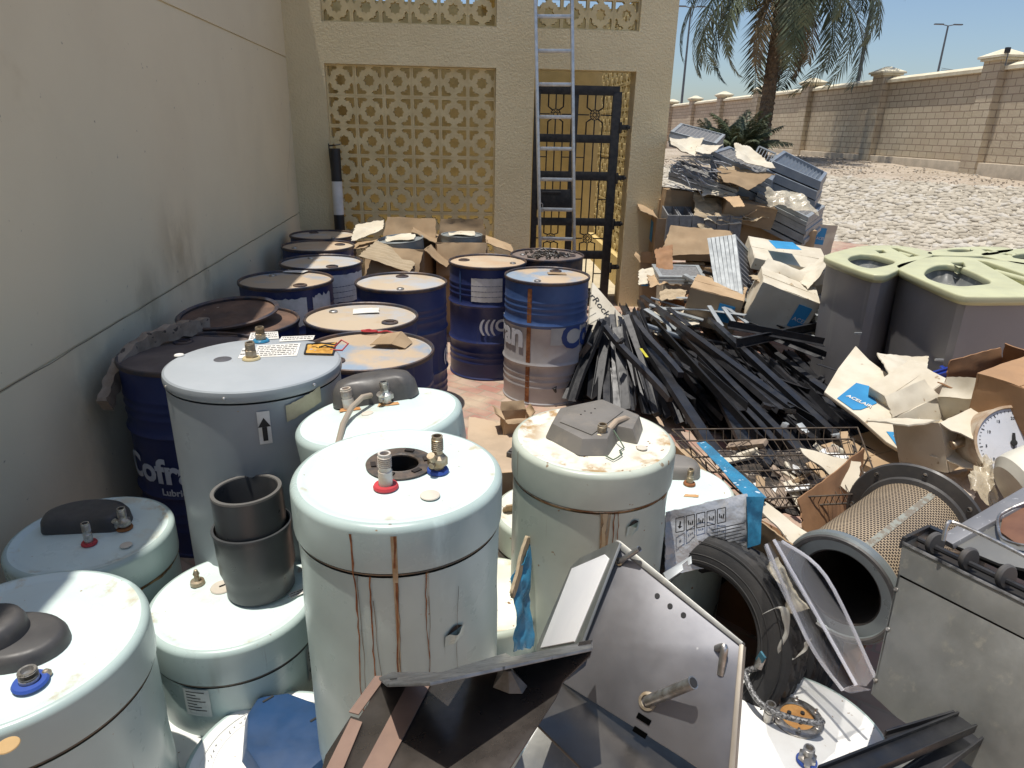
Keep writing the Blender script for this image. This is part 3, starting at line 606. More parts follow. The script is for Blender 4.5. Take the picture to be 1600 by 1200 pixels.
# ladder
la, lb = G(846, 492, 0), Z(835, -60, 6.12); ra, rb = G(898, 494, 0), Z(893, -60, 6.12)
lad = thing('ladder', 'aluminium ladder leaning against the stucco building in front of the gate', 'ladder', la)
for a_, b_ in ((la, lb), (ra, rb)):
    mb = MB(); mb.bar(a_-la, b_-la, .028, .07, up=FN); mb.build('rail', alum, lad, bevel=.004)
Ld = (lb-la).length; k = .22
while k < Ld:
    a_ = la.lerp(lb, k/Ld); b_ = ra.lerp(rb, k/Ld); mb = MB(); mb.bar(a_-la, b_-la, .034, .034); mb.build('rung', alum, lad, bevel=.006)
    k += .288
#NEXT
# =================================================================== PLANTS
def palm(base, h, crown_r, name, label, nfr, seed, trunk_r=.165, dates=True, dead=6):
    rnd = random.Random(seed); t = thing(name, label, 'palm tree' if h > 2 else 'palm bush', base)
    if h > 1:
        mb = MB(); n = 26; prof = []
        for k in range(70):
            z = k/69*h; r = trunk_r*(1.25-.35*z/h)*(1+.13*(k % 2)); prof.append((r, z))
        mb.lathe(prof, n, rf=lambda a, j, r, z, i: r*(1+.10*math.sin(a*9+j*1.6)+.05*math.sin(a*5-j*2.3)))
        mb.build('trunk', trunkm, t, smooth=0)
    mb = MB()
    def frond(d0, el, L, droop, mi=0, sparse=1.):
        pts = []; p = Vector((0, 0, h)); e = el; d = Vector((math.cos(d0), math.sin(d0), 0)); n = 18
        for k in range(n+1):
            pts.append(p.copy()); p = p+(d*math.cos(e)+Vector((0, 0, math.sin(e))))*(L/n); e -= droop/n*(1+.9*k/n)
        mb.tube(pts, [.028*(1-.85*k/n)+.003 for k in range(n+1)], 5, mi)
        side = Vector((-d.y, d.x, 0)); tw = rnd.uniform(-.5, .5)
        m = int(58*sparse)
        for k in range(m):
            u = .14+.86*k/m; i = min(n-1, int(u*n)); q = pts[i].lerp(pts[i+1], u*n-i); tg = (pts[i+1]-pts[i]).normalized(); nr = side.cross(tg)
            ll = L*.17*math.sin(math.pi*min(1, .12+u*.86))**.6*rnd.uniform(.8, 1.15)+.05
            for s in (-1, 1):
                dr = (side*s*math.cos(tw)+nr*(s*math.sin(tw)+.25)+tg*.9+Vector((0, 0, rnd.uniform(-.5, .05)))+Vector((rnd.uniform(-.15, .15), rnd.uniform(-.15, .15), 0))).normalized()
                e_ = q+dr*ll+Vector((0, 0, -.10*ll)); md = q+dr*ll*.5; wv = dr.cross(nr)
                if wv.length < .05: wv = Vector((0, 0, 1))
                wv = wv.normalized()*.021*(1 if h > 1 else .7)
                mb.add([q-wv*.5, q+wv*.5, md+wv, md-wv, e_], [(0, 1, 2, 3), (3, 2, 4)], mi)
    for k in range(nfr):
        a = k*2.39996+rnd.uniform(-.2, .2); f = k/nfr
        el = (1.2-1.45*f)+rnd.uniform(-.15, .15) if h > 1 else rnd.uniform(.75, 1.5)
        frond(a, el, crown_r*rnd.uniform(.85, 1.1), rnd.uniform(1.4, 2.1)-(.2*f) if h > 1 else rnd.uniform(.5, 1.0), 0)
    for k in range(dead): frond(rnd.uniform(0, 6.28), -.6+rnd.uniform(-.4, .2), crown_r*.7, .9, 1, .8)
    mb.build('crown', [palmg, palmd], t, smooth=0)
    if dates:
        for a in (2.6, 3.4, 5.6, .3, 4.3):
            mb = MB(); d = Vector((math.cos(a), math.sin(a), 0)); b = Vector((0, 0, h-.05))+d*.25
            mb.tube([b, b+d*.35+Vector((0, 0, .0)), b+d*.55+Vector((0, 0, -.35))], .025, 6)
            for k in range(150):
                q = b+d*.6+Vector((rnd.gauss(0, .12), rnd.gauss(0, .12), -.55+rnd.uniform(-.4, .35)))
                mb.add([q+v*.028 for v in IV[:12]], [(0, 11, 5), (0, 5, 1), (0, 1, 7), (0, 7, 10), (0, 10, 11), (1, 5, 9), (5, 11, 4), (11, 10, 2), (10, 7, 6), (7, 1, 8), (3, 9, 4), (3, 4, 2), (3, 2, 6), (3, 6, 8), (3, 8, 9), (4, 9, 5), (2, 4, 11), (6, 2, 10), (8, 6, 7), (9, 8, 1)])
            mb.build('date_cluster', datem, t, smooth=0)
    return t
pb = Z(1187, 245, 21.5); pb.z = .95
palm(pb, 5.35, 4.5, 'date_palm', 'tall date palm with drooping fronds and hanging date clusters on the gravel ground', 40, 3)
bb = Z(1152, 240, 20); bb.z = .95
palm(bb, .1, 1.55, 'young_palm', 'bushy young palm at the foot of the tall date palm', 46, 9, dates=False, dead=5)
bb2 = Z(1115, 235, 23); bb2.z = .95
palm(bb2, .1, 1.5, 'young_palm', 'lower young palm left of the bushier one by the boundary wall', 26, 12, dates=False, dead=3)

# =================================================================== DRUMS
DR, DH = .292, .88
def drum_profile():
    p = [(DR-.02, 0), (DR+.004, 0), (DR+.006, .012), (DR, .02)]
    def rib(z, a=.009, w_=.018): return [(DR, z-w_*1.6), (DR+a*.6, z-w_*.6), (DR+a, z), (DR+a*.6, z+w_*.6), (DR, z+w_*1.6)]
    for z in (.13, .175, .22): p += rib(z, .004, .010)
    p += rib(.30, .011, .014)
    p += rib(.585, .011, .014)
    for z in (.66, .70, .74): p += rib(z, .004, .010)
    p += [(DR, DH-.03), (DR, DH-.012)]
    return p
def drum_mesh_parts(t, bodym, lidmat, two=None, bungs=((.19, 0), (-.2, 0)), bang=0., open_=False, seed=0):
    rnd = random.Random(seed); dents = [(rnd.uniform(0, 6.28), rnd.uniform(.15, .8), rnd.uniform(.002, .007)) for _ in range(4)]
    def rf(a, j, r, z, i):
        k = 0
        for da, dz, dd in dents:
            ad = (a-da+math.pi) % (2*math.pi)-math.pi; k += dd*math.exp(-(ad/.35)**2-((z-dz)/.09)**2)
        return r-k
    prof = drum_profile(); mb = MB()
    if two:
        q = []
        for r, z in prof:
            q.append((r, z))
        idx = [1 if prof[j][1] < two else 0 for j in range(len(prof)-1)]
        mb.lathe(prof, 72, rf=rf, mis=idx); mb.build('shell', [bodym[0], bodym[1]], t)
    else:
        mb.lathe(prof, 72, rf=rf); mb.build('shell', bodym, t)
    mb = MB(); mb.lathe([(DR-.001, DH-.022), (DR+.008, DH-.018), (DR+.010, DH-.008), (DR+.008, DH), (DR+.002, DH+.003), (DR-.003, DH-.001), (DR-.004, DH-.016)], 72); mb.build('rim', rimm, t)
    mb = MB()
    mb.lathe([(DR-.004, DH-.014), (DR-.012, DH-.016), (DR-.02, DH-.012), (.14, DH-.011), (.135, DH-.009), (0.0001, DH-.008)], 60, rf=lambda a, j, r, z, i: r)
    lid = mb.build('lid', lidmat, t)
    for (bx, by), r in zip(bungs, (.033, .018)):
        mb = MB(); c, s = math.cos(bang), math.sin(bang); T = Matrix.Translation((bx*c-by*s, bx*s+by*c, DH-.011))
        mb.lathe([(r*1.35, 0), (r*1.3, .007), (r, .010), (r, .006), (r*.85, .005), (.0001, .005)], 20, T=T)
        if r > .03: mb.box((0, 0, .007), (r*1.3, .008, .006), T=T)
        mb.build('bung', rimm if r > .03 else chrome, t)
def cyl_fn(r, a0, z0, off=.0015):
    return lambda c: Vector(((r+off+c.z)*math.cos(a0+c.x/r), (r+off+c.z)*math.sin(a0+c.x/r), z0+c.y))
def patch(mb, r, a0, a1, z0, z1, off=.0012, n=14, mi=0, jag=0., seed=0):
    rnd = random.Random(seed); vs = []
    for k in range(n+1):
        a = a0+(a1-a0)*k/n
        for z in (z0+rnd.uniform(0, jag), z1-rnd.uniform(0, jag)): vs.append(((r+off)*math.cos(a), (r+off)*math.sin(a), z))
    mb.add(vs, [(2*k, 2*k+2, 2*k+3, 2*k+1) for k in range(n)], mi)
def face_ang(t): return math.atan2(-t.location.y, -t.location.x)
# name: pixel of lid centre, body, lid, label
def drum(px, py, bodym, lidmat, label, h=DH, two=None, bang=0., seed=0, tilt=(0, 0), texts=(), patches=(), bungs=((.19, 0), (-.2, 0))):
    p = G(px, py, h); p.z = h-DH
    t = thing('oil_drum', label, 'oil drum', p, (tilt[0], tilt[1], 0), 'steel oil drums standing in the yard')
    drum_mesh_parts(t, bodym, lidmat, two, bungs, bang, seed=seed)
    fa = face_ang(t)
    for (a0, a1, z0, z1, mm, jag) in patches:
        mb = MB(); patch(mb, DR+.001, fa+R_(a0), fa+R_(a1), z0, z1, off=.0025, jag=jag, seed=seed+int(a0)); mb.build('paper_label', mm, t, smooth=0)
    for (s, size, a0, z0, mm, bold) in texts:
        mb = MB(); add_text(mb, s, size, cyl_fn(DR+.004, fa+R_(a0), z0), cut=.02, bold=bold); mb.build('lettering', mm, t, smooth=0)
    return t
wht = mat('letter_white', (.62, .64, .68), .6); ltb = mat('letter_blue', (.02, .05, .18), .5)
lfaded = mat('faded_flag', (.40, .42, .40), .6, c2=(.33, .34, .33))
NA0, NZ0 = -84, .375
g_lbl = [(-30, 8, .66, .86, paper, .01)]
drum(505, 366, navy, lidm, 'blue drum furthest back by the left wall, lid half in shade', bang=2.3, seed=1)
drum(497, 383, navy, lido, 'drum with rusty orange lid edge, second from the back by the left wall', bang=.6, seed=2, patches=[(-10, 60, .6, .84, paper, .03)])
drum(502, 408, navy, lidm, 'blue drum with pale paper label, third from the back by the left wall', bang=-.9, seed=3, patches=[(5, 75, .62, .83, paper, .01)])
drum(447, 436, navy, lidb, 'blue drum against the left wall with torn white paper labels below its rim', bang=-.8, seed=4, patches=[(-28, 22, .63, .82, paper, .012), (30, 62, .63, .83, paper, .03)])
drum(374, 500, navy, lidr, 'drum with dark rusty lid and a loose lid lying on it, left wall', bang=1.2, seed=5, h=.87)
nd = drum(300, 548, navy, lidk, 'near dark blue drum with white lettering, tight to the left wall behind the grey heater', bang=2.2, seed=6,
     texts=[('Cofran', .16, NA0, NZ0, wht, .005), ('Lubricants', .045, NA0+42, NZ0-.06, wht, .001)])
drum(565, 493, navy, lidm, 'blue drum with cream dusty lid and paper scrap, in the middle of the drum row', bang=-.5, seed=7)
drum(575, 545, navy, lidb, 'blue drum with a red plastic strip on its lid, just behind the grey heater', bang=-2.2, seed=8, patches=[(38, 42, .55, .78, paper, .02)])
drum(627, 439, navy, lidm, 'dark blue drum with white puddle on its lid, in front of the tin cartons', bang=1.7, seed=9, texts=[('(((C', .12, 62, .36, wht, .002)])
drum(762, 407, navy, lido, 'navy drum with orange dusty lid and white square label, beside the silver-sided drum', bang=2.9, seed=10,
     patches=[(-24, 22, .62, .80, paper, .004), (-45, -42, .55, .84, navyf, .0)], texts=[('(((Cofran', .125, -12, .40, wht, .004)])
d10 = drum(855, 429, [navyf, silver], lidb, 'weathered drum, faded blue above and silver below, with a rust streak down its side', bang=1.2, seed=11, two=.45,
     patches=[(8, 58, .45, .60, lfaded, .0), (-25, -19, .02, .84, rustm, .01)], texts=[('Cofran', .235, 22, .425, ltb, .008), ('Cofran', .235, 202, .425, wht, .008)])
dk = drum(855, 397, rimm, lidk, 'soot-black open drum with sludge in it, in front of the gate', seed=12)
mb = MB(); rnd = random.Random(4)
for k in range(60):
    a = rnd.uniform(0, 6.28); r = rnd.uniform(0, .19); p = Vector((r*math.cos(a), r*math.sin(a), DH-.004)); th = rnd.uniform(0, 6.28); l = rnd.uniform(.03, .09)
    mb.tube([p, p+Vector((math.cos(th)*l*.5, math.sin(th)*l*.5, rnd.uniform(0, .02))), p+Vector((math.cos(th+.6)*l, math.sin(th+.6)*l, 0))], rnd.uniform(.004, .01), 5)
mb.build('sludge', oil, dk)
# dust-caked paper on lids, ring, red strip
def flat_on(px, py, h, w_, d_, yaw, name, mm, label, cat, th=.003, amp=.004, fold=None):
    p = G(px, py, h); t = MB(); c, s = math.cos(yaw), math.sin(yaw)
    q = [(x*c-y*s, x*s+y*c, .004) for x, y in ((-w_/2, -d_/2), (w_/2, -d_/2), (w_/2, d_/2), (-w_/2, d_/2))]
    t.sheet(q, 10, 8, amp, th, jag=.06, seed=int(px))
    o = t.build(name, mm, loc=p); return tag(o, label, cat)
flat_on(572, 487, DH-.006, .14, .10, .2, 'paper_scrap', paper, 'dusty white paper scrap stuck on the cream-lidded drum', 'paper')
flat_on(462, 425, DH-.006, .15, .08, -.2, 'paper_scrap', paper, 'paper scrap on the lid of the drum with torn labels', 'paper')
flat_on(870, 428, DH-.006, .13, .07, .1, 'card_scrap', card, 'small tan card scrap on the lid of the silver-sided drum', 'cardboard')
p = G(615, 540, DH-.008); mb = MB(); mb.sheet([(-.10, -.05, .02), (.0, -.06, .03), (.03, .06, .05), (-.07, .06, .03)], 8, 8, .006, .003, sag=.02); mb.sheet([(.0, -.06, .03), (.06, -.045, 0), (.08, .05, 0), (.03, .06, .05)], 8, 8, .006, .003)
tag(mb.build('folded_card', card, loc=p), 'folded tan card piece on the drum lid beside the red strip', 'cardboard')
p = G(596, 521, DH-.006); mb = MB(); mb.tube([(-.09+.18*k/12, .0+.012*math.sin(k*.5), .01+.006*math.sin(k)) for k in range(13)], .004, 6); mb.tube([(.03*math.cos(a)*1.3-.06, .012*math.sin(a)+.0, .012) for a in [k*.6 for k in range(11)]], .004, 6)
tag(mb.build('plastic_strap', redp, loc=p), 'thin red plastic strap curled on a blue drum lid', 'strap')
p = G(358, 497, DH-.005); mb = MB(); T = Euler((R_(5), R_(-3), 0)).to_matrix().to_4x4()
mb.lathe([(.235, 0), (.25, .004), (.255, .016), (.245, .022), (.232, .014), (.235, 0)], 60, T=Matrix.Translation((0, 0, .018)) @ T)
mb.lathe([(.235, .002), (.20, -.002), (.12, .0), (.0001, .001)], 40, T=Matrix.Translation((0, 0, .018)) @ T, mi=1)
tag(mb.build('loose_drum_lid', [rimm, lidr], loc=p), 'loose rusty drum lid lying on the dark rusty drum', 'drum lid')

# =================================================================== WATER HEATERS
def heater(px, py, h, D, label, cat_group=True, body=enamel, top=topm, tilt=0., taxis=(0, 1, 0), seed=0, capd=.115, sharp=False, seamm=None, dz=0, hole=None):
    base = G(px, py, h); base.z = 0
    rot = Matrix.Rotation(tilt, 3, Vector(taxis)) if tilt else Matrix.Identity(3)
    # keep the top centre on its pixel when tilted
    if tilt: base = base-(rot @ Vector((0, 0, h))-Vector((0, 0, h))); base.z = max(0, -(rot @ Vector((-D/2, 0, 0))).z)*0
    t = thing('water_heater', label, 'water heater', base, rot.to_euler(), 'electric water heaters standing in the yard')
    r = D/2; rnd = random.Random(seed); dents = [(rnd.uniform(0, 6.28), rnd.uniform(.1, h-.15), rnd.uniform(.003, .009)) for _ in range(9)]
    def rf(a, j, r_, z, i):
        k = 0
        for da, dz_, dd in dents:
            ad = (a-da+math.pi) % (2*math.pi)-math.pi; k += dd*math.exp(-(ad/.22)**2-((z-dz_)/.06)**2)
        return r_-(k if r_ > r*.97 else 0)
    zs = [(r-.02, 0), (r-.004, .01)]+[(r-.003, .02+(h-capd-.03)*k/24) for k in range(25)]
    mb = MB(); mb.lathe(zs, 80, rf=rf); mb.build('shell', body, t)
    mb = MB()
    if sharp:
        mb.lathe([(r-.003, h-capd+.004), (r+.001, h-capd+.0), (r+.003, h-capd+.008), (r+.003, h-.012), (r+.001, h-.003), (r-.006, h)], 80)
        mb.lathe([(r-.006, h), (r*.5, h+.001), (.0001, h+.002)], 80, mi=1)
    else:
        R1 = .017; pr = [(r-.004, h-capd), (r+.002, h-capd+.004), (r+.003, h-capd+.012)]
        for k in range(9):
            a = math.pi/2*k/8; pr.append((r+.003-R1+R1*math.cos(a), h-R1+R1*math.sin(a)-.0*k))
        mb.lathe(pr, 80)
        r2 = r+.003-R1; mb.lathe([(r2, h), (r2-.012, h-.001), (r2-.02, h-.006), (r2-.03, h-.0055), (r2*.6, h-.003), (r2*.58, h-.0015)]+([] if hole else [(.0001, h)]), 80, mi=1)
        if hole:
            rg = lambda cx, cy, rr, z: [(cx+rr*math.cos(2*math.pi*k/80), cy+rr*math.sin(2*math.pi*k/80), z) for k in range(80)]
            mb.loft([rg(0, 0, r2*.58, h-.0015), rg(hole[0], hole[1], .046, h)], mi=1, cap=False); mb.loft([rg(hole[0], hole[1], .046, h), rg(hole[0], hole[1], .046, h-.16)], mi=2, cap=True)
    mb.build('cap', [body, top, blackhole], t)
    mb = MB(); mb.lathe([(r-.002, h-capd-.004), (r+.0005, h-capd-.001), (r+.0015, h-capd+.002)], 80); mb.build('seam', seamm or seam, t)
    t['h'] = h; t['R'] = r
    if seamm is not None and seamm.name == 'rust_seam':
        mb = MB(); n = 90; vs = []
        for k in range(n+1):
            a = 2*math.pi*k/n; zt = h-capd-.001; zb2 = zt-.006-.05*max(0, noise.noise(Vector((math.cos(a)*4, math.sin(a)*4, seed*3.3))))**1.2
            vs += [((r+.0004)*math.cos(a), (r+.0004)*math.sin(a), zt), ((r-.0012)*math.cos(a), (r-.0012)*math.sin(a), zb2)]
        mb.add(vs, [(2*k, 2*k+1, 2*k+3, 2*k+2) for k in range(n)]); mb.build('rust_band', mat('seam_rust', (.20, .08, .025), .85, c2=(.42, .27, .12), vs=18, alphan=(16, .48, (1, 1, .4))), t, smooth=0)
    return t
def hl(t, px, py, dz=0.):
    """local position on the top face under a pixel"""
    M = t.rotation_euler.to_matrix(); c = t.location+M @ Vector((0, 0, t['h']+dz)); p = onp(px, py, c, M @ Vector((0, 0, 1)))
    return M.inverted() @ (p-t.location)
def nipple(t, px, py, L=.075, r=.013, ring=None, m=brass, lean=(0, 0), valve=False, pos=None, body2=None):
    p = pos or hl(t, px, py); T = Matrix.Translation(p) @ Euler((lean[0], lean[1], 0)).to_matrix().to_4x4(); q = bpy.data.objects.new('pipe_fitting', None)
    mb = MB()
    mb.lathe([(.001, 0), (r*1.15, 0), (r*1.15, L*.5), (r*1.0, L*.52), (r*1.0, L*.9)], 24, T=T)
    for k in range(6): z = L*.62+k*L*.055; mb.lathe([(r*.98, z), (r*1.14, z+L*.014), (r*.98, z+L*.028)], 24, T=T)
    mb.lathe([(r*1.0, L*.9), (r*1.05, L), (r*.74, L), (r*.70, L*.7), (.0001, L*.7)], 24, T=T)
    if body2: mb.lathe([(r*1.2, .004), (r*1.35, .01), (r*1.35, L*.55), (r*1.1, L*.6)], 6, T=T)
    if valve:
        mb.lathe([(r*1.2, L*.18), (r*1.9, L*.22), (r*1.9, L*.42), (r*1.2, L*.5)], 6, T=T)
        d = Vector((-.4, -.9, 0)).normalized(); mb.tube([Vector((0, 0, L*.45)), Vector((0, 0, L*.45))+d*r*1.8, Vector((0, 0, L*.6))+d*r*2.4], r*.75, 12, T=T)
        mb.tube([Vector((0, 0, L*.3))+d*r*1.0, Vector((0, 0, L*.3))+d*r*2.3], r*.6, 10, T=T)
    o = mb.build('pipe_fitting', m, t)
    if ring:
        mb = MB(); mb.lathe([(r*1.2, .000), (r*2.0, .001), (r*2.1, .004), (r*1.9, .009), (r*1.2, .010)], 28, T=T); c = mb.build('collar', ring, o)
    return o
def poly_cover(t, pts, H_, inset, mm, name='element_cover', flat=True, slope=None, bevel=.006, rings=3, seed=0, holes=()):
    """pts local polygon; domed cover"""
    c = sum((Vector(p) for p in pts), Vector((0, 0, 0)))/len(pts); rs = []
    for k, (kz, ki) in enumerate(((0, 0), (.55, .12), (.88, .45), (1, 1)) if rings == 3 else ((0, 0), (1, 1))):
        rs.append([Vector(p)+(c-Vector(p)).normalized()*inset*ki+Vector((0, 0, H_*kz+(slope(Vector(p)) if slope and kz > .5 else 0))) for p in pts])
    mb = MB(); mb.loft(rs); o = mb.build(name, mm, t, smooth=50 if rings == 3 else 25, bevel=bevel if rings != 3 else 0)
    return o
def ellipse_pts(c, rx, ry, yaw, n=40, cut=None):
    out = []
    for k in range(n):
        a = 2*math.pi*k/n; x, y = rx*math.cos(a), ry*math.sin(a)
        if cut is not None: y = max(y, cut)
        out.append(Vector((c[0]+x*math.cos(yaw)-y*math.sin(yaw), c[1]+x*math.sin(yaw)+y*math.cos(yaw), c[2])))
    return out
def badge(t, px, py, rx=.016, mm=sludgew):
    p = hl(t, px, py); mb = MB(); mb.lathe([(rx, 0), (rx*.95, .002), (.0001, .003)], 24, T=Matrix.Translation(p)); mb.build('plug_button', mm, t)
def drips(t, spec, mm=rustm, seed=0):
    """spec: list of (angle deg from the viewer, z0, z1, width)"""
    rnd = random.Random(seed); r = t['R']; fa = face_ang(t); mb = MB()
    for a0, z0, z1, w_ in spec:
        n = 26; vs = []; a = fa+R_(a0); dr = 0
        for k in range(n+1):
            z = z0+(z1-z0)*k/n; dr += rnd.uniform(-.0022, .0022)/r; ww = w_*(1-.55*k/n)*rnd.uniform(.6, 1.25)/r
            rr = r+(.0042 if z > t['h']-.115 else .0006)
            for s in (-.5, .5): vs.append((rr*math.cos(a+dr+s*ww), rr*math.sin(a+dr+s*ww), z))
        mb.add(vs, [(2*k, 2*k+1, 2*k+3, 2*k+2) for k in range(n)])
    mb.build('rust_streak', mm, t, smooth=0)
    mb = MB()
    for a0, z0, z1, w_ in spec:
        if w_ < .002: continue
        n = 12; vs = []; a = fa+R_(a0+rnd.uniform(-.5, .5)); ln_ = (z1-z0)*rnd.uniform(.5, .8)
        for k in range(n+1):
            z = z0+ln_*k/n; ww = w_*(2.6-1.6*k/n)/r; rr = r+(.0038 if z > t['h']-.115 else .0003)
            for s in (-.5, .5): vs.append((rr*math.cos(a+s*ww), rr*math.sin(a+s*ww), z))
        mb.add(vs, [(2*k, 2*k+1, 2*k+3, 2*k+2) for k in range(n)])
    if mb.v: mb.build('rust_stain', stainm, t, smooth=0)
def clip_slot(t, a0, z, w_=.05):
    r = t['R']; fa = face_ang(t); mb = MB(); n = 10; vs = []; a = fa+R_(a0)
    for k in range(n+1):
        x = (k/n-.5)*w_/r; b = .010*math.exp(-((k/n-.5)*3.2)**2)
        top = z+.004*math.sin(k*.9)+.010*(k/n)
        vs.append(((r+b+.002)*math.cos(a+x), (r+b+.002)*math.sin(a+x), top)); vs.append(((r-.002)*math.cos(a+x), (r-.002)*math.sin(a+x), top-.034))
    mb.add(vs, [(2*k, 2*k+2, 2*k+3, 2*k+1) for k in range(n)])
    mb2 = MB(); mb2.add([((r+.0006)*math.cos(a+(k/n-.5)*w_*.8/r), (r+.0006)*math.sin(a+(k/n-.5)*w_*.8/r), z+dz_+.010*(k/n)) for k in range(n+1) for dz_ in (0, .012*math.sin(math.pi*k/n)+.001)], [(2*k, 2*k+2, 2*k+3, 2*k+1) for k in range(n)])
    mb2.build('slot', blackhole, t); return mb.build('hook_tab', enamel, t)

# --- centre heater
stainm = mat('faint_rust_stain', (.36, .22, .10), .7, c2=(.46, .36, .22), vs=20, alphan=(14, .56, (1, 1, .15)))
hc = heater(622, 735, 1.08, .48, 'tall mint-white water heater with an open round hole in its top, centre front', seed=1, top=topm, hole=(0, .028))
p = Vector((0, .028, 1.08))
mb = MB(); T = Matrix.Translation(p)
mb.lathe([(.078, .001), (.080, .006), (.072, .008), (.052, .006), (.048, .008), (.044, .004), (.044, -.0)], 48, T=T)
for k in range(6):
    a = k*math.pi/3+.3; mb.box((.062*math.cos(a), .062*math.sin(a), .009), (.022, .012, .004), (0, 0, a+math.pi/2), mi=1, T=T)
fl = mb.build('hole_flange', [flange, blackhole], hc)
nipple(hc, 603, 762, .085, .0135, redp, m=mat('white_pipe', (.62, .6, .56), .5, c2=(.5, .4, .3), vs=30))
nipple(hc, 684, 737, .092, .0125, bluep, valve=True)
badge(hc, 672, 774, .022)
drips(hc, [(-24, 1.06, .45, .005), (-16, .96, .40, .004), (-3, 1.06, .42, .005), (12, .96, .5, .0025)], rustm, 1)
drips(hc, [(-23, .96, .3, .0016), (-15, .9, .28, .0016), (-2, .95, .3, .0016), (13, .9, .2, .0015), (30, .9, .3, .0012)], seam, 2)
clip_slot(hc, 27, .78)
# --- right centre heater
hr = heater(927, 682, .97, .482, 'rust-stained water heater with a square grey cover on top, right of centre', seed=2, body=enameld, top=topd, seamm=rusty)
P = lambda x, y: hl(hr, x, y)
pts = [P(*q) for q in ((852, 683), (868, 655), (940, 640), (1005, 668), (996, 694), (966, 688), (950, 712), (905, 712))]
cv = poly_cover(hr, pts, .046, .018, greycov, rings=2, bevel=.008)
mb = MB()
q = [p.lerp(sum(pts, Vector())/len(pts), .26)+Vector((0, 0, .0465)) for p in (pts[0], pts[1], pts[2], pts[3].lerp(pts[2], .3), pts[7].lerp(pts[6], .3))]
mb.prism(q, (0, 0, .003)); c_ = mb.build('raised_panel', greycov, cv, bevel=.001)
mb = MB()
for k, (u, v) in enumerate(((.3, .3), (.5, .15), (.65, .4), (.35, .65))):
    mb.lathe([(.003, 0), (.003, .001), (.0001, .0012)], 10, T=Matrix.Translation(q[0].lerp(q[2], u).lerp(q[3], v*.5)+Vector((0, 0, .003))))
mb.build('screw_hole', blackhole, c_)
nipple(hr, 939, 697, .07, .013, m=brass, valve=True)
nipple(hr, 984, 680, .045, .013, cyanp)
badge(hr, 1003, 700, .016)
mb = MB()
for s_, mm in ((0, 1), (1, 1)):
    pass
pa, pb_ = P(950, 690), P(985, 672); mb.tube([pa+Vector((0, 0, .04)), pa.lerp(pb_, .3)+Vector((0, 0, .055)), pa.lerp(pb_, .7)+Vector((0, 0, .05)), pb_+Vector((0, 0, .03))], .009, 10); mb.build('hose_stub', mat('tan_hose', (.42, .33, .24), .6), hr)
mb = MB(); pts_ = [P(*q)+Vector((0, 0, z)) for q, z in (((945, 680), .03), (955, 690) and ((955, 688), .04), ((968, 698), .02), ((975, 702), .005), ((968, 706), .004), ((972, 712), .006), ((966, 716), .004), ((958, 720), .003), ((946, 714), .004))]
mb.tube(pts_, .0022, 6); mb.build('wire', mat('green_wire', (.10, .14, .09), .5), hr)
drips(hr, [(12, .85, .45, .012), (10, .85, .55, .006)], mat('rust_wash', (.42, .31, .17), .7, c2=(.5, .4, .25)), 3)
drips(hr, [(18, .855, .42, .004), (42, .3, .05, .012), (41, .42, .25, .006), (19.5, .85, .5, .0025)], rustm, 4)
clip_slot(hr, 32, .80, .04)
# --- grey heater
hg = heater(398, 566, 1.10, .545, 'tall grey flat-topped water heater with paper labels and exposed foam hatch', body=greyp, top=mat('grey_top', (.36, .39, .41), .4, c2=(.40, .43, .45), vs=3, spk=(.3, .25, .2), spks=30, spkt=.74), sharp=True, capd=.032, seed=3, seamm=greyp)
nipple(hg, 393, 562, .06, .014, mat('cream_collar', (.55, .45, .25), .6), body2=True); nipple(hg, 408, 534, .055, .014, cyanp, body2=True)
P = lambda x, y: hl(hg, x, y)+Vector((0, 0, .002))
def decal(t, px4, mm, name, lines=0, P=None):
    q = [P(*a) for a in px4]; n = (q[1]-q[0]).cross(q[3]-q[0]).normalized()
    if n.z < 0: n = -n
    mb = MB(); mb.prism(q, n*.0008)
    for k in range(lines):
        v = (k+.8)/(lines+.8); rr = random.Random(k+int(px4[0][0])); x = .05
        while x < .93:
            l = rr.uniform(.03, .12); a = q[0].lerp(q[3], v).lerp(q[1].lerp(q[2], v), x)+n*.0009; b = q[0].lerp(q[3], v).lerp(q[1].lerp(q[2], v), min(.95, x+l))+n*.0009
            mb.bar(a, b, .35*(q[3]-q[0]).length/(lines+1), .0006, up=n, mi=1); x += l+.025
    return mb.build(name, [mm, ink], t, smooth=0)
decal(hg, ((392, 521), (434, 519), (436, 530), (388, 533)), paper, 'paper_label', 3, P)
decal(hg, ((440, 527), (492, 525), (489, 532), (436, 535)), paper, 'paper_label', 2, P)
decal(hg, ((402, 541), (470, 537), (464, 557), (394, 560)), paper, 'paper_label', 6, P)
decal(hg, ((380, 545), (392, 544), (388, 560), (372, 561)), paper, 'paper_label', 2, P)
mb = MB(); T = Matrix.Translation(hl(hg, 348, 562)); mb.lathe([(.028, .002), (.026, .003), (.0001, .003)], 28, T=T); mb.build('dark_plug', mat('plug_grey', (.10, .10, .11), .5), hg)
mb = MB(); T = Matrix.Translation(hl(hg, 280, 556)); mb.lathe([(.016, .002), (.014, .005), (.008, .004), (.0001, .002)], 24, T=T); mb.build('grommet', paper, hg)
q = [hl(hg, *a)+Vector((0, 0, .0025)) for a in ((480, 540), (526, 538), (520, 556), (476, 555))]
mb = MB(); n8 = []; mb.sheet(q, 12, 10, .006, .003, fr=30); hm = mb.build('foam_hatch', foam, hg)
mb = MB()
for a, b in ((0, 1), (1, 2), (2, 3), (3, 0)): mb.bar(q[a]+Vector((0, 0, .003)), q[b]+Vector((0, 0, .003)), .005, .004)
mb.build('hatch_frame', ink, hm)
mb = MB(); e0 = hl(hg, 520, 545)
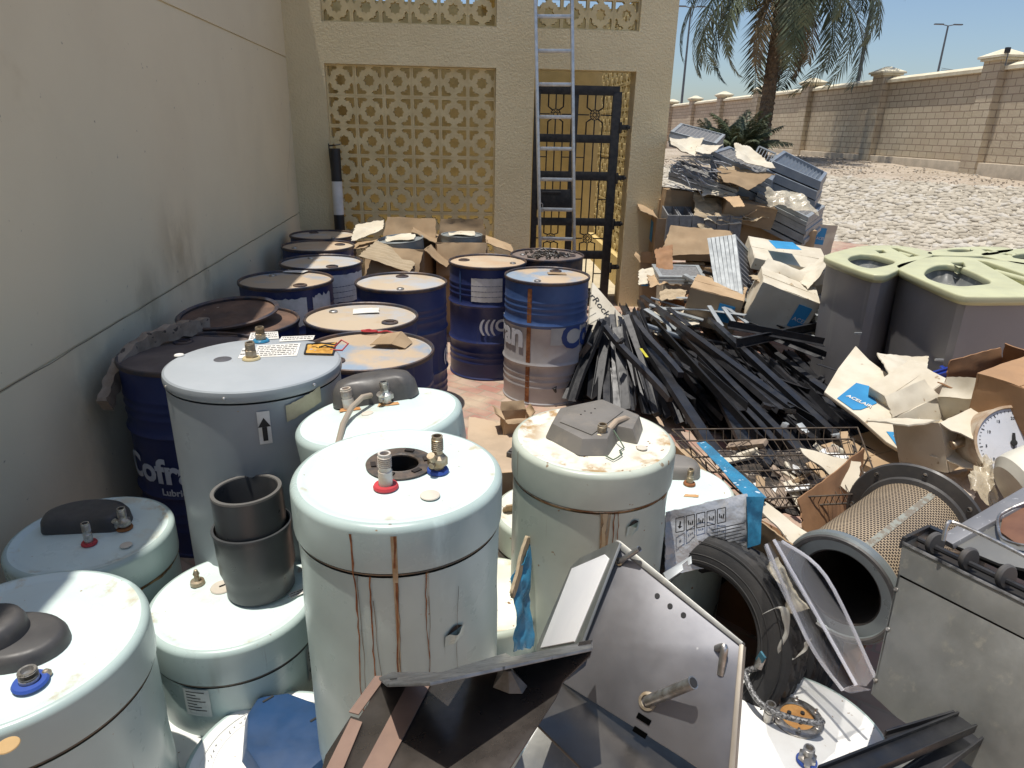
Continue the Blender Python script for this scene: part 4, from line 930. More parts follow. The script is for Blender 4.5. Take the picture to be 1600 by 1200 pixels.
mb.tube([e0, e0+Vector((.03, .01, .03)), e0+Vector((.055, .0, .02)), e0+Vector((.04, -.03, .005)), e0+Vector((.0, -.03, .006))], .003, 6); mb.build('red_wire', redp, hg)
mb = MB()
for k, (u, v) in enumerate(((.2, .3), (.5, .6))): mb.tube([q[0].lerp(q[2], u)+Vector((0, 0, .01)), q[0].lerp(q[2], u+.2)+Vector((0, .01, .02)), q[1].lerp(q[2], v)+Vector((0, 0, .008))], .003, 6)
mb.build('black_wire', ink, hg)
fa = face_ang(hg); r = hg['R']
mb = MB(); patch(mb, r, fa-R_(2.5), fa+R_(5), .93, 1.035, off=.002, n=5); al = mb.build('arrow_label', paper, hg)
mb = MB(); f_ = cyl_fn(r, fa+R_(1.2), .94, .003)
for poly in (((-.007, 0), (.007, 0), (.007, .045), (-.007, .045)), ((-.018, .045), (.018, .045), (0, .075))):
    pp = [f_(Vector((x, y, 0))) for x, y in poly]; mb.add(pp+[p*1.0005 for p in pp], [tuple(range(len(pp)))])
mb.build('arrow', ink, al, smooth=0)
mb = MB(); rnd = random.Random(3); n = 16; vs = []
for k in range(n+1):
    a = fa+R_(15+26*k/n); zc = 1.015+.030*k/n
    for z in (zc-.026, zc+.026): vs.append(((r+.003)*math.cos(a), (r+.003)*math.sin(a), z+rnd.uniform(-.002, .002)))
mb.add(vs, [(2*k, 2*k+2, 2*k+3, 2*k+1) for k in range(n)]); mb.build('masking_tape', papert, hg)
mb = MB(); add_text(mb, 'Make', .05, cyl_fn(r, fa+R_(20), .93, .001), cut=.02); mb.build('scribble', mat('pencil', (.14, .15, .16), .8), hg, smooth=0)
mb = MB(); patch(mb, r, fa+R_(27), fa+R_(62), .42, .74, off=.0015, n=12, mi=1); patch(mb, r, fa+R_(29), fa+R_(60), .43, .70, off=.002, n=12, mi=0); patch(mb, r, fa+R_(29), fa+R_(60), .70, .73, off=.0025, n=12, mi=2)
for k in range(16):
    patch(mb, r, fa+R_(31), fa+R_(40+(k*7 % 17)), .45+k*.015, .456+k*.015, off=.003, n=6, mi=1)
mb.build('rating_label', [paper, ink, redp], hg, smooth=0)
mb = MB(); a = fa+R_(70); 
mb.tube([cyl_fn(r, a, .98, .001)(Vector((.035*math.cos(k*.4), .045*math.sin(k*.4), 0))) for k in range(17)], .003, 5); add_text(mb, 'CE', .05, cyl_fn(r, a-R_(4), .965, .001), cut=.02, bold=.002); mb.build('round_emblem', ink, hg, smooth=0)
mb = MB()
for a0 in (-68, -20, 36): T = Matrix.Translation(((r+.004)*math.cos(fa+R_(a0)), (r+.004)*math.sin(fa+R_(a0)), 1.083)); mb.lathe([(.0001, -.005), (.005, -.003), (.006, 0), (.005, .003), (.0001, .005)], 10, T=T)
mb.build('screw', chrome, hg)
# --- tilted heater behind the centre one
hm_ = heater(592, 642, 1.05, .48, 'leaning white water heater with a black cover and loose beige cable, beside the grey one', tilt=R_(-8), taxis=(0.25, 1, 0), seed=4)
P = lambda x, y: hl(hm_, x, y)
c = P(588, 622); ctr = c
poly_cover(hm_, ellipse_pts(c, .135, .10, .15, cut=-.055), .075, .05, rubdark, rings=3)
nipple(hm_, 546, 638, .065, .015, m=mat('white_pipe2', (.62, .6, .56), .5, c2=(.5, .4, .3), vs=30)); nipple(hm_, 605, 630, .07, .0125, m=chrome, valve=True)
for (x, y) in ((546, 640), (606, 632)):
    mb = MB(); p = P(x, y); mb.sheet([p+Vector((-.03, -.014, .001)), p+Vector((.035, -.012, .001)), p+Vector((.03, .012, .001)), p+Vector((-.03, .013, .001))], 8, 6, .0004, .001, jag=.2); mb.build('rust_patch', mat('orange_rust', (.45, .2, .06), .8, c2=(.6, .4, .2)), hm_, smooth=0)
mb = MB(); e = [P(582, 632)+Vector((0, 0, .03)), P(570, 640)+Vector((0, 0, .04)), P(552, 652)+Vector((0, 0, .03)), P(537, 668)+Vector((0, 0, .01)), P(528, 690)+Vector((0, 0, -.005)), P(522, 700)+Vector((-.0, -.03, -.08))]
mb.tube(e, .0085, 10); mb.build('cable', mat('beige_cable', (.36, .30, .23), .6), hm_)
badge(hm_, 574, 646, .018)
# --- left middle heater
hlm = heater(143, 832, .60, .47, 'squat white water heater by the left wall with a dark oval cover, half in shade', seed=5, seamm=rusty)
P = lambda x, y: hl(hlm, x, y)
poly_cover(hlm, ellipse_pts(P(137, 818), .135, .095, .12, cut=-.06), .05, .035, rubdark, rings=3)
nipple(hlm, 140, 850, .075, .011, redp, m=chrome, valve=False); nipple(hlm, 195, 826, .075, .012, rustm, m=chrome, valve=True); badge(hlm, 197, 852, .018, sludgew)
clip_slot(hlm, 38, .40, .035)
drips(hlm, [(12, .48, .44, .03), (20, .485, .47, .05)], rustm, 8)
# --- heater carrying the pvc coupling
hp_ = heater(365, 932, .49, .48, 'low white water heater with a grey pipe coupling standing on it', seed=6)
P = lambda x, y: hl(hp_, x, y)
mb = MB(); T = Matrix.Translation(P(309, 912)); mb.lathe([(.022, .001), (.020, .012), (.010, .014), (.007, .03), (.010, .036), (.005, .05), (.0001, .052)], 20, T=T); mb.build('thermostat_stud', brass, hp_)
mb = MB(); T = Matrix.Translation(P(347, 918)); mb.lathe([(.034, .001), (.032, .004), (.026, .003), (.0001, .002)], 24, T=T); mb.box((0, .005, .004), (.02, .004, .003), (0, 0, .7), mi=1, T=T); mb.build('round_port', [sludgew, ink], hp_)
fa = face_ang(hp_)
decal(hp_, ((450, 928), (478, 918), (482, 924), (455, 936)), paper, 'paper_label', 2, lambda x, y: P(x, y)+Vector((0, 0, .001)))
gl = mat('rating_grey', (.28, .29, .28), .6)
mb = MB(); r = hp_['R']; patch(mb, r, fa-R_(42), fa-R_(24), .27, .365, off=.0012, n=6)
for k in range(7): patch(mb, r, fa-R_(40), fa-R_(27+k % 3*3), .29+k*.0105, .293+k*.0105, off=.002, n=4, mi=1)
mb.build('rating_label', [mat('pale_label', (.55, .58, .55), .5), ink], hp_, smooth=0)
mb = MB(); patch(mb, r, fa+R_(46), fa+R_(66), .24, .36, off=.0012, n=8); 
for k in range(3): patch(mb, r, fa+R_(48), fa+R_(60), .31+k*.013, .317+k*.013, off=.002, n=5, mi=1)
mb.tube([cyl_fn(r, fa+R_(55), .275, .002)(Vector((.03*math.cos(k*.5), .013*math.sin(k*.5), 0))) for k in range(14)], .002, 5, mi=1)
mb.build('certification_label', [gl, ink], hp_, smooth=0)
# coupling
b = G(409, 917, .492); CS = 1.17
ct = thing('pipe_coupling', 'dark grey plastic pipe coupling standing open end up on the low white heater', 'pipe coupling', b, (R_(-1.5), R_(-2), 0))
mb = MB(); mb.lathe([(.096, 0), (.099, .004), (.099, .035), (.104, .06), (.109, .075), (.110, .17), (.114, .19), (.113, .192), (.106, .192), (.106, .14), (.0001, .14)], 72); mb.v = [Vector((p.x, p.y, p.z*CS)) for p in mb.v]; mb.build('socket', pvcm, ct)
mb = MB(); mb.lathe([(.098, .15), (.100, .16), (.099, .285), (.0985, .288), (.088, .288), (.087, .284), (.087, .02), (.0001, .02)], 72); mb.v = [Vector((p.x, p.y, p.z*CS)) for p in mb.v]; o = mb.build('pipe', pvcm, ct)
mb = MB(); mb.lathe([(.0995, .284), (.0985, .2895), (.0885, .2895), (.0872, .286)], 72); mb.v = [Vector((p.x, p.y, p.z*CS)) for p in mb.v]; mb.build('cut_edge', mat('cut_pvc', (.14, .135, .125), .7), o)
# --- near left heater
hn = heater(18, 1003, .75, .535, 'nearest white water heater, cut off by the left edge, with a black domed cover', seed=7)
P = lambda x, y: hl(hn, x, y)
poly_cover(hn, ellipse_pts(P(20, 1010), .118, .085, .0), .035, .02, rubdark, rings=3)
poly_cover(hn, ellipse_pts(P(-10, 1012)+Vector((0, 0, .03)), .075, .07, .0), .045, .02, rubdark, rings=3, name='element_dome')
mb = MB(); T = Matrix.Translation(P(73, 1054)); mb.lathe([(.010, 0), (.010, .006), (.005, .012), (.0001, .013)], 14, T=T); mb.build('screw', brass, hn)
nipple(hn, 48, 1068, .035, .016, bluep, m=chrome)
badge(hn, 12, 1165, .02, mat('rust_plug', (.5, .33, .15), .7))
mb = MB(); p_ = P(4, 985)+Vector((0, 0, .082)); mb.box(p_, (.028, .014, .002), (0, 0, .4)); mb.build('tiny_label', paper, hn)
# --- blue covered heater
hb = heater(432, 1182, .27, .46, 'low white heater with a large scratched blue cover, at the bottom of the yard', seed=8, top=whitep)
P = lambda x, y: hl(hb, x, y)
pts = [P(*q) for q in ((378, 1190), (383, 1128), (402, 1100), (452, 1092), (500, 1108), (522, 1140), (520, 1200), (480, 1235), (410, 1235))]
cv = poly_cover(hb, pts, .038, .016, bluecov, rings=2, bevel=.007)
mb = MB()
for (x, y) in ((425, 1100), (498, 1130)):
    p_ = P(x, y)+Vector((0, -.02, .0395)); mb.box(p_, (.032, .006, .002), (0, 0, .8))
mb.build('slot', ink, cv)
# writing around the rim
mb = MB(); cx = Vector((0, 0, hb['h'])); rr = .175
rnd = random.Random(2)
for k in range(26):
    a = R_(70+k*5.2); q0 = Vector((rr*math.cos(a), rr*math.sin(a), hb['h']-.002)); q1 = q0+Vector((rnd.uniform(-.006, .006), rnd.uniform(-.008, .008), 0)); q2 = q1+Vector((rnd.uniform(-.006, .006), rnd.uniform(-.006, .006), 0))
    if k % 6 != 5: mb.tube([q0, q1, q2], .0009, 4)
mb.build('scribble', mat('pencil2', (.3, .28, .27), .8), hb)
mb = MB()
for rad in (.205, .192, .16): mb.tube([(rad*math.cos(k*.1), rad*math.sin(k*.1), hb['h']-.0035) for k in range(64)], .0012, 4)
mb.build('pressed_ring', whitep, hb)
# --- bottom right heater
hbr = heater(1246, 1150, .27, .50, 'low white heater at bottom right with a braided hose and round element plate', seed=9, top=whitep)
P = lambda x, y: hl(hbr, x, y)
T = Matrix.Translation(P(1245, 1122)); mb = MB(); mb.lathe([(.072, 0), (.072, .005), (.068, .007), (.05, .007), (.048, .003), (.046, .006)], 48, T=T)
el = mb.build('element_plate', chrome, hbr)
mb = MB(); mb.lathe([(.046, .004), (.03, .005), (.0001, .006)], 32, T=T); e2 = mb.build('rusty_centre', mat('orange_centre', (.5, .26, .08), .7, c2=(.38, .18, .05), vs=30), el)
mb = MB()
for k in range(3): a = k*2.1+.5; mb.lathe([(.006, .005), (.006, .011), (.0001, .011)], 10, T=T @ Matrix.Translation((.022*math.cos(a), .022*math.sin(a), 0)))
mb.build('terminal', ink, e2)
mb = MB()
for k in range(6): a = k*math.pi/3+.2; mb.lathe([(.007, .005), (.007, .013), (.004, .014), (.004, .022), (.0001, .022)], 6, T=T @ Matrix.Translation((.059*math.cos(a), .059*math.sin(a), 0)))
mb.build('nut', chrome, el)
nipple(hbr, 1200, 1125, .06, .013, m=chrome); nipple(hbr, 1260, 1190, .05, .013, bluep, m=chrome, valve=True)
e = [P(1200, 1125)+Vector((0, 0, .06)), P(1198, 1122)+Vector((-.01, .0, .11)), P(1176, 1085)+Vector((0, 0, .10)), P(1160, 1082)+Vector((0, 0, .07)), P(1180, 1115)+Vector((0, 0, .05)), P(1215, 1140)+Vector((0, 0, .055)), P(1265, 1155)+Vector((0, 0, .06)), P(1280, 1152)+Vector((0, 0, .06))]
def smooth_path(pts, n=8):
    out = []
    for i in range(len(pts)-1):
        p0, p1, p2, p3 = pts[max(0, i-1)], pts[i], pts[i+1], pts[min(len(pts)-1, i+2)]
        for k in range(n):
            t = k/n; out.append(.5*((2*p1)+(p2-p0)*t+(2*p0-5*p1+4*p2-p3)*t*t+(-p0+3*p1-3*p2+p3)*t**3))
    return out+[pts[-1]]
hs = thing('braided_hose', 'curled braided steel hose lying on the low heater at bottom right', 'hose', e[0]+hbr.location)
e = [q-e[0] for q in e]; mb = MB(); mb.tube(smooth_path(e[2:], 10), .0085, 14)
o = mb.build('braid', mat('braid', (.3, .3, .3), .5, .6, c2=(.08, .08, .08), vs=160, vlo=.45, vhi=.55, bump=.002, bs=200), hs)
mb = MB(); d_ = (e[3]-e[2]); mb.tube([e[2], e[2]+Vector((.012, .01, .03))], .012, 6); mb.build('end_nut', chrome, hs)
mb = MB(); mb.box(e[2]+Vector((.006, .004, .032)), (.006, .022, .04), (.3, 0, .4)); mb.build('teal_tag', mat('teal_tag', (.05, .16, .22), .5), hs)
# --- partly hidden heaters behind the stained one
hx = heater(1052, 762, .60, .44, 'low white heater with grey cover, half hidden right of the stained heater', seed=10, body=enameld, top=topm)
P = lambda x, y: hl(hx, x, y)
poly_cover(hx, ellipse_pts(P(1045, 738), .12, .09, .0, cut=-.06), .05, .03, greycov, rings=3); nipple(hx, 1077, 757, .065, .011, rustm, m=brass)
mb = MB(); p = P(1080, 775); mb.sheet([p+Vector((-.03, -.006, .001)), p+Vector((.02, -.01, .001)), p+Vector((.03, .008, .001)), p+Vector((-.02, .01, .001))], 8, 6, .0003, .001, jag=.25); mb.build('rust_patch', mat('orange_rust', RUST), hx, smooth=0)
hy = heater(862, 796, .53, .42, 'low white heater peeping out left of the stained heater', seed=11, body=enameld, top=topd)
hz = heater(765, 925, .42, .40, 'small white heater showing between the centre heater and the blue packaging', seed=12, body=enameld, top=topd)
hq = heater(250, 1155, .18, .40, 'low white heater wedged under the near left ones', seed=14, body=enamel, top=whitep)
hw = heater(820, 1075, .30, .44, 'white heater lying low beneath the steel sheets', seed=15, body=enamel, top=whitep)
#NEXT
# =================================================================== CARTONS AND SHEETS
def carton(c, w_, d_, h_, rot, label, m=card, flaps=(), prints=(), name='cardboard_box', fill=None, seed=0, cat='box', amp=.008, top=False, tearz=0., group=None):
    """c: centre of the base; flaps: (side, degrees) side 0 front(-y) 1 right 2 back 3 left"""
    t = thing(name, label, cat, c, rot, group); mb = MB(); x, y = w_/2, d_/2
    C_ = [(-x, -y), (x, -y), (x, y), (-x, y)]
    for k in range(4):
        a, b = C_[k], C_[(k+1) % 4]; q = [(a[0], a[1], 0), (b[0], b[1], 0), (b[0], b[1], h_), (a[0], a[1], h_)]
        mb.sheet(q, 12, 10, amp, .006, fr=5, seed=seed+k)
    mb.sheet([(-x, -y, .004), (x, -y, .004), (x, y, .004), (-x, y, .004)], 4, 4, 0, .006)
    if top: mb.sheet([(-x, -y, h_), (x, -y, h_), (x, y, h_), (-x, y, h_)], 14, 12, amp, .006, seed=seed+9); mb.box((0, 0, h_+amp*.5), (w_*.99, .004, .004))
    mb.build('box_body', m, t, smooth=30)
    for (s, deg, L) in flaps:
        a, b = Vector((*C_[s], h_)), Vector((*C_[(s+1) % 4], h_)); nrm = Vector(((b-a).y, -(b-a).x, 0)).normalized(); e = R_(deg)
        dv = (nrm*math.sin(e)+Vector((0, 0, math.cos(e))))*L; sk = (b-a)*.06
        mb = MB(); mb.sheet([a, b, b+dv-sk, a+dv+sk], 12, 8, .014, .006, jag=.06, fr=6, seed=seed+s+20, sag=random.uniform(-.02, .02)); mb.build('flap', m, t, smooth=30)
    for (s, u0, u1, v0, v1, mm, txt) in prints:
        a, b = Vector((*C_[s], 0)), Vector((*C_[(s+1) % 4], 0)); n = Vector(((b-a).y, -(b-a).x, 0)).normalized()*(.004+amp*.7)
        f_ = lambda u, v: a.lerp(b, u)+Vector((0, 0, v*h_))+n
        mb = MB(); mb.sheet([f_(u0, v0), f_(u1, v0), f_(u1, v1), f_(u0, v1)], 6, 4, .001, .0012, jag=.03)
        pr = mb.build('printed_patch', mm, t, smooth=0)
        if txt:
            sz = (v1-v0)*h_*.24; mb = MB(); ux = (b-a).normalized()
            add_text(mb, txt, sz, lambda c_: f_(u0, v0)+ux*(c_.x+(u1-u0)*w_*.1)+Vector((0, 0, c_.y+(v1-v0)*h_*.3))+n.normalized()*(.003+c_.z)); mb.build('lettering', paper, pr, smooth=0)
    if fill: mb = MB(); mb.sheet([(-x*.93, -y*.93, h_*fill[0]), (x*.93, -y*.93, h_*fill[0]), (x*.93, y*.93, h_*fill[0]), (-x*.93, y*.93, h_*fill[0])], 16, 14, .03, .01, fr=9, seed=seed+40); mb.build('contents', fill[1], t)
    return t
def pl3(A, B, C_):
    a, b, c = Z(*A), Z(*B), Z(*C_); n = (b-a).cross(c-a).normalized()
    if n.dot(Vector(CP)-a) < 0: n = -n
    return a, n, (lambda x, y, o=0.: onp(x, y, a+n*o, n))
def plate(poly, A, B, C_, th, m, name, label, cat, bevel=.0015, group=None, as_part=None, mi=None):
    a, n, f = pl3(A, B, C_); pts = [f(*q) for q in poly]; base = sum(pts, Vector())/len(pts)
    mb = MB(); mb.prism([p-base for p in pts], -n*th)
    if as_part is not None:
        mb.v = [v+base for v in mb.v]; return mb.build(name, m, as_part, local=False, bevel=bevel), n, f
    o = mb.build(name, m, loc=base, bevel=bevel, smooth=30); tag(o, label, cat, group); return o, n, f
def wavy(poly4, m, name, label, cat, amp=.012, th=.006, jag=.04, nx=16, ny=16, seed=0, fr=5, sag=0., part=None, group=None):
    pts = [Z(*q) if len(q) == 3 else q[0] for q in poly4]; base = sum(pts, Vector())/4; mb = MB(); mb.sheet([p-base for p in pts], nx, ny, amp, th, fr=fr, jag=jag, seed=seed, sag=sag)
    if part is not None: mb.v = [v+base-part.location for v in mb.v]; return mb.build(name, m, part)
    o = mb.build(name, m, loc=base); return tag(o, label, cat, group)

# --- cartons of tins behind the drums
c1 = G(612, 452, 0); c1 = Vector((-1.02, 6.15, 0))
t1 = carton(c1, .52, .50, .84, (0, 0, R_(-6)), 'open torn carton of paint tins, left one behind the drums', flaps=((0, 150, .27), (1, 130, .24), (3, 100, .26), (2, 30, .22)), seed=3)
t2 = carton(Vector((-.50, 6.42, 0)), .46, .48, .86, (0, 0, R_(4)), 'open carton with a white tin lid showing, right one in front of the block screen', flaps=((1, 110, .26), (3, 70, .24), (0, 165, .30), (2, 15, .15)), seed=13)
def tin(c, r, h_, label, tl=(0, 0)):
    t = thing('paint_tin', label, 'tin', c, (tl[0], tl[1], 0)); mb = MB(); mb.lathe([(.001, 0), (r, 0), (r, h_-.01), (r+.004, h_-.006), (r+.004, h_), (r-.006, h_), (r-.008, h_-.01), (.0001, h_-.008)], 48); mb.build('tin_body', mat('tin_grey', (.35, .38, .38), .45, .4), t)
    mb = MB(); mb.sheet([(-r*.6, -r*.5, h_+.004), (r*.7, -r*.6, h_+.004), (r*.6, r*.6, h_+.004), (-r*.7, r*.5, h_+.004)], 12, 12, .02, .004, jag=.1, seed=4); mb.build('paper_cover', cardw, t)
tin(Vector((-1.0, 6.12, .60)), .20, .30, 'round tin with crumpled paper over it, in the left carton', (R_(4), R_(-4)))
tin(Vector((-.50, 6.42, .62)), .19, .28, 'round tin under a white lid, in the right carton')
wavy([(556, 352, 6.1), (600, 342, 6.3), (598, 358, 6.0), (548, 378, 5.9)], cardw, 'torn_paper', 'torn white paper sheet draped on the left carton corner', 'paper', .02, jag=.12)
wavy([(588, 376, 5.88), (655, 400, 5.88), (640, 425, 5.75), (560, 400, 5.75)], corr, 'corrugated_sheet', 'corrugated cardboard sheet hanging off the front of the tin cartons', 'cardboard', .008, jag=.08)

# --- flat carton leaning "erRock"
o, n, f = plate([(926, 441), (975, 497), (950, 530), (915, 560), (921, 500)], (926, 441, 5.2), (975, 497, 5.15), (921, 545, 4.9), .03, cardw, 'flat_white_carton', 'flat white printed carton leaning between the silver-sided drum and the black steel heap', 'box')
mb = MB(); a_ = f(922, 452, .003); b_ = f(965, 505, .003); ux = (b_-a_).normalized(); uy = n.cross(ux).normalized()
add_text(mb, 'erRock', .085, lambda c: a_+ux*c.x+uy*(c.y-.05)+n*c.z-o.location)
for k in range(9): mb.bar(a_+ux*(k*.05-.02)+uy*.02-uy*(.12)-o.location, a_+ux*(k*.05-.02)-uy*.28-o.location, .002, .001)
mb.build('lettering', ink, o, smooth=0)

# --- pile at the corner of the building ------------------------------------
def panel(a, b, c, d, off, fm, mm, label=None, group='framed air filter panels in the scrap pile', rim=.035):
    pts = [Vector(p) for p in (a, b, c, d)]; ctr = sum(pts, Vector())/4; off = Vector(off); t = thing('air_filter_panel', label, 'air filter', ctr+off, group=group); pts = [p-ctr-off for p in pts]
    inn = []
    for k in range(4):
        p, q, r = pts[k], pts[k-1], pts[(k+1) % 4]; inn.append(p+(q-p).normalized()*rim+(r-p).normalized()*rim)
    mb = MB()
    for k in range(4):
        k2 = (k+1) % 4; mb.prism([pts[k], pts[k2], inn[k2], inn[k]], off*.97)
    mb.build('frame', fm, t, smooth=0)
    mb = MB(); m = off*.25; n = 22; L = [inn[0].lerp(inn[3], k/n)+m+(off*.35 if k % 2 else off*0) for k in range(n+1)]; Rr = [inn[1].lerp(inn[2], k/n)+m+(off*.35 if k % 2 else off*0) for k in range(n+1)]
    vs = [v for k in range(n+1) for v in (L[k], Rr[k])]; vs += [v+off*.3 for v in vs]; m_ = 2*(n+1)
    mb.add(vs, [(2*k, 2*k+1, 2*k+3, 2*k+2) for k in range(n)]+[(m_+2*k, m_+2*k+2, m_+2*k+3, m_+2*k+1) for k in range(n)]); mb.build('pleated_media', mm, t, smooth=0)
    return t
ORD = ['first', 'second', 'third', 'fourth', 'fifth', 'sixth', 'seventh']
def pstack(q, down, n, fm, mm, label, jit=.02, seed=0):
    rnd = random.Random(seed); pts = [Z(*p) for p in q]; down = Vector(down)
    for k in range(n):
        s = Vector((rnd.uniform(-jit, jit), rnd.uniform(-jit, jit), 0)); o = down*(k/n)+s
        od = 'topmost' if k == 0 else 'lowest' if k == n-1 else ORD[k]
        panel(*[p+o for p in pts], down/n*.9, fm, mm, od+' '+label)
pstack([(1046, 205, 7.3), (1062, 192, 7.9), (1132, 210, 8.0), (1118, 224, 7.2)], (0, .02, -.16), 4, galv, mediag, 'of the bright filter panels crowning the scrap pile by the building')
pstack([(1112, 236, 6.9), (1138, 228, 7.5), (1214, 268, 7.5), (1205, 282, 6.9)], (0, .03, -.34), 7, galvb, media, 'dark filter panel of the slanting stack under the pale cardboard')
pstack([(1200, 250, 7.2), (1222, 235, 7.8), (1290, 270, 7.8), (1280, 284, 7.1)], (0, .03, -.30), 3, galvb, galvb, 'of the thick blue-grey panels at the right end of the pile', .04)
pstack([(1182, 300, 6.9), (1206, 288, 7.5), (1288, 322, 7.5), (1262, 340, 6.8)], (0, .02, -.32), 7, galv, media, 'filter panel of the plastic-wrapped stack below the blue-grey ones')
pstack([(1046, 262, 6.9), (1060, 250, 7.5), (1160, 282, 7.3), (1150, 296, 6.7)], (0, .02, -.12), 3, galv, media, 'filter panel under the tangled straps by the building corner')
# standing stack
n7 = 7
A0, B0 = Z(1105, 372, 5.9), Z(1120, 468, 5.6); A1, B1_ = Z(1150, 366, 5.8), Z(1162, 468, 5.5); dp = Z(1196, 412, 6.6)-Z(1158, 368, 5.8)
for k in range(n7):
    a_ = A0.lerp(A1, k/n7); b_ = B0.lerp(B1_, k/n7); st = (A1-A0)/n7
    panel(a_, a_+dp*.8, b_+dp*.8, b_, st*.86, galv, mediag, ORD[k]+' filter panel from the left in the upright stack')
# cartons of the pile
GP = 'cardboard cartons in the scrap pile'
def cz(px, py, z): return Z(px, py, z)
bx = carton(G(1085, 405, .62)+Vector((0, .25, 0)), .80, .5, .42, (R_(4), R_(0), R_(-4)), 'open brown carton with grey pleated filters showing, against the building corner', flaps=((3, 70, .18), (1, 60, .2), (2, 30, .2)), prints=((3, .2, .6, .3, .8, acel, ''),), seed=31, group=GP)
wavy([(1048, 352, 6.55), (1145, 362, 6.55), (1150, 395, 6.4), (1032, 400, 6.4)], card, 'cardboard_flap', 'brown cardboard flap hanging under the grey pleated filters', 'cardboard', .015, jag=.04)
bc = bx.location
for k in range(6):
    x = -.33+k*.125; p = [Vector((x, -.31, .44)), Vector((x+.118, -.31, .44)), Vector((x+.118, .0, .50)), Vector((x, .0, .50))]
    q = [bc+v for v in p]; panel(*q, (0, 0, -.28), mediag, media, ORD[k]+' grey pleated filter from the left in the open brown carton', 'pleated filters in the open carton', rim=.012)
carton(G(1200, 405, .52)+Vector((.05, .3, 0)), .62, .45, .28, (R_(3), R_(14), R_(-4)), 'long brown carton with a blue printed patch, tilted down to the right', m=card, prints=((0, .30, .52, .28, .85, acel, 'ACELAIR'), (0, .12, .27, .3, .8, cardw, '')), seed=41, top=True, group=GP)
carton(G(1272, 410, .45)+Vector((.05, .3, 0)), .26, .4, .42, (0, R_(6), R_(10)), 'upright pale carton with blue print at the right end of the pile', m=cardw, prints=((0, .05, .5, .45, .9, acel, 'ACEL'),), seed=45, top=True, group=GP)
carton(Z(1226, 412, 6.1), .66, .46, .10, (R_(16), R_(8), R_(-6)), 'flat white carton with a bright blue printed patch, lying on the pile', m=cardw, seed=47, top=True, group=GP)
o = wavy([(1200, 379, 6.0), (1238, 382, 6.0), (1252, 394, 5.8), (1212, 392, 5.8)], mat('bright_blue_print', (.03, .28, .55), .6), 'blue_label', 'bright blue label lying on the flat white carton', 'label', .002, .002, .02)
o.location += Vector((0, 0, .02))
carton(G(1070, 512, 0)+Vector((.02, .2, 0)), .50, .42, .48, (0, R_(-2), R_(-3)), 'torn whitish carton bottom left of the pile with metal panels sticking out', m=cardw, flaps=((0, 170, .12), (2, 20, .1)), seed=51, prints=((0, .55, .98, .02, .38, mat('teal_print', (.05, .10, .13), .7), ''),), group=GP, tearz=.1)
for k in range(3):
    a_ = Z(1030, 432+k*5, 6.0); panel(a_, a_+Vector((.42, .02, 0)), a_+Vector((.44, .38, .04)), a_+Vector((.0, .38, .04)), (0, 0, -.02), galv, mediag, ('lower', 'middle', 'upper')[k % 3]+' thin filter panel lying on the torn whitish carton')
carton(G(1017, 490, 0)+Vector((-.02, .1, 0)), .18, .22, .55, (0, R_(-3), R_(-12)), 'narrow brown carton with small blue print against the building pillar', prints=((0, .1, .5, .55, .82, acel, ''),), seed=55, flaps=((3, 40, .1), (0, 10, .12)), group=GP)
carton(Z(1200, 505, 5.6), .46, .34, .36, (R_(10), R_(18), R_(-12)), 'battered whitish carton leaning right with blue print on its side', m=cardw, prints=((0, .70, .93, .3, .85, acel, 'ACEL'),), flaps=((2, 60, .12),), top=True, seed=61, group=GP)
for k in range(5):
    a_ = Z(1240, 452+k*10, 5.6); panel(a_, a_+Vector((.24, -.08, -.06)), a_+Vector((.30, .30, -.02)), a_+Vector((.02, .36, .03)), (0, 0, -.045), galv, mediag, ORD[k]+' filter panel from the top beside the battered whitish carton')
rnd = random.Random(55)
for k in range(40):
    px = rnd.uniform(1035, 1290); lo = 400+ (0 if px > 1100 else 60); py = rnd.uniform(lo, 528); zz = 7.0-(py-300)/240*1.75-.12+rnd.uniform(-.05, .25)
    p = Z(px, py, zz); L = rnd.uniform(.22, .7); an = rnd.gauss(-.6, .5); d = Vector((math.cos(an), math.sin(an), rnd.uniform(-.45, .1))).normalized()
    mb = MB(); mb.bar(-d*L/2, d*L/2, rnd.choice((.03, .045, .06)), rnd.choice((.006, .012, .025)))
    mm = rnd.choice((galv, galv, galv, galvb, steelb)); zone = 'left' if px < 1120 else 'middle' if px < 1205 else 'right'
    tag(mb.build('metal_strip', mm, loc=p, bevel=.0012), {'galvanised': 'loose pale grey metal strip', 'blue_grey_metal': 'loose blue-grey metal strip', 'black_steel': 'loose black metal strip'}[mm.name]+' on the '+zone+' of the slope between cartons and black heap', 'metal strip', 'loose metal strips below the cartons')
for k in range(18):
    px = rnd.uniform(1010, 1295); py = rnd.uniform(395, 525); zz = 7.0-(py-300)/240*1.75+rnd.uniform(-.05, .25); sx = rnd.uniform(10, 34); sy = rnd.uniform(6, 22); ax = rnd.uniform(-8, 8)
    wavy([(px-sx, py-sy+ax, zz+.12), (px+sx, py-sy-ax, zz+.15), (px+sx*rnd.uniform(.6, 1.1), py+sy, zz-.08), (px-sx*rnd.uniform(.6, 1.1), py+sy+ax*.5, zz-.08)], rnd.choice((card, cardw, corr, cardw, cardbr)), 'crumpled_cardboard', 'crumpled cardboard scrap on the '+('left' if px < 1120 else 'middle' if px < 1205 else 'right')+' of the slope between cartons and black heap', 'cardboard', rnd.uniform(.02, .05), jag=.12, seed=k, fr=8, group='crumpled cardboard scraps below the cartons')
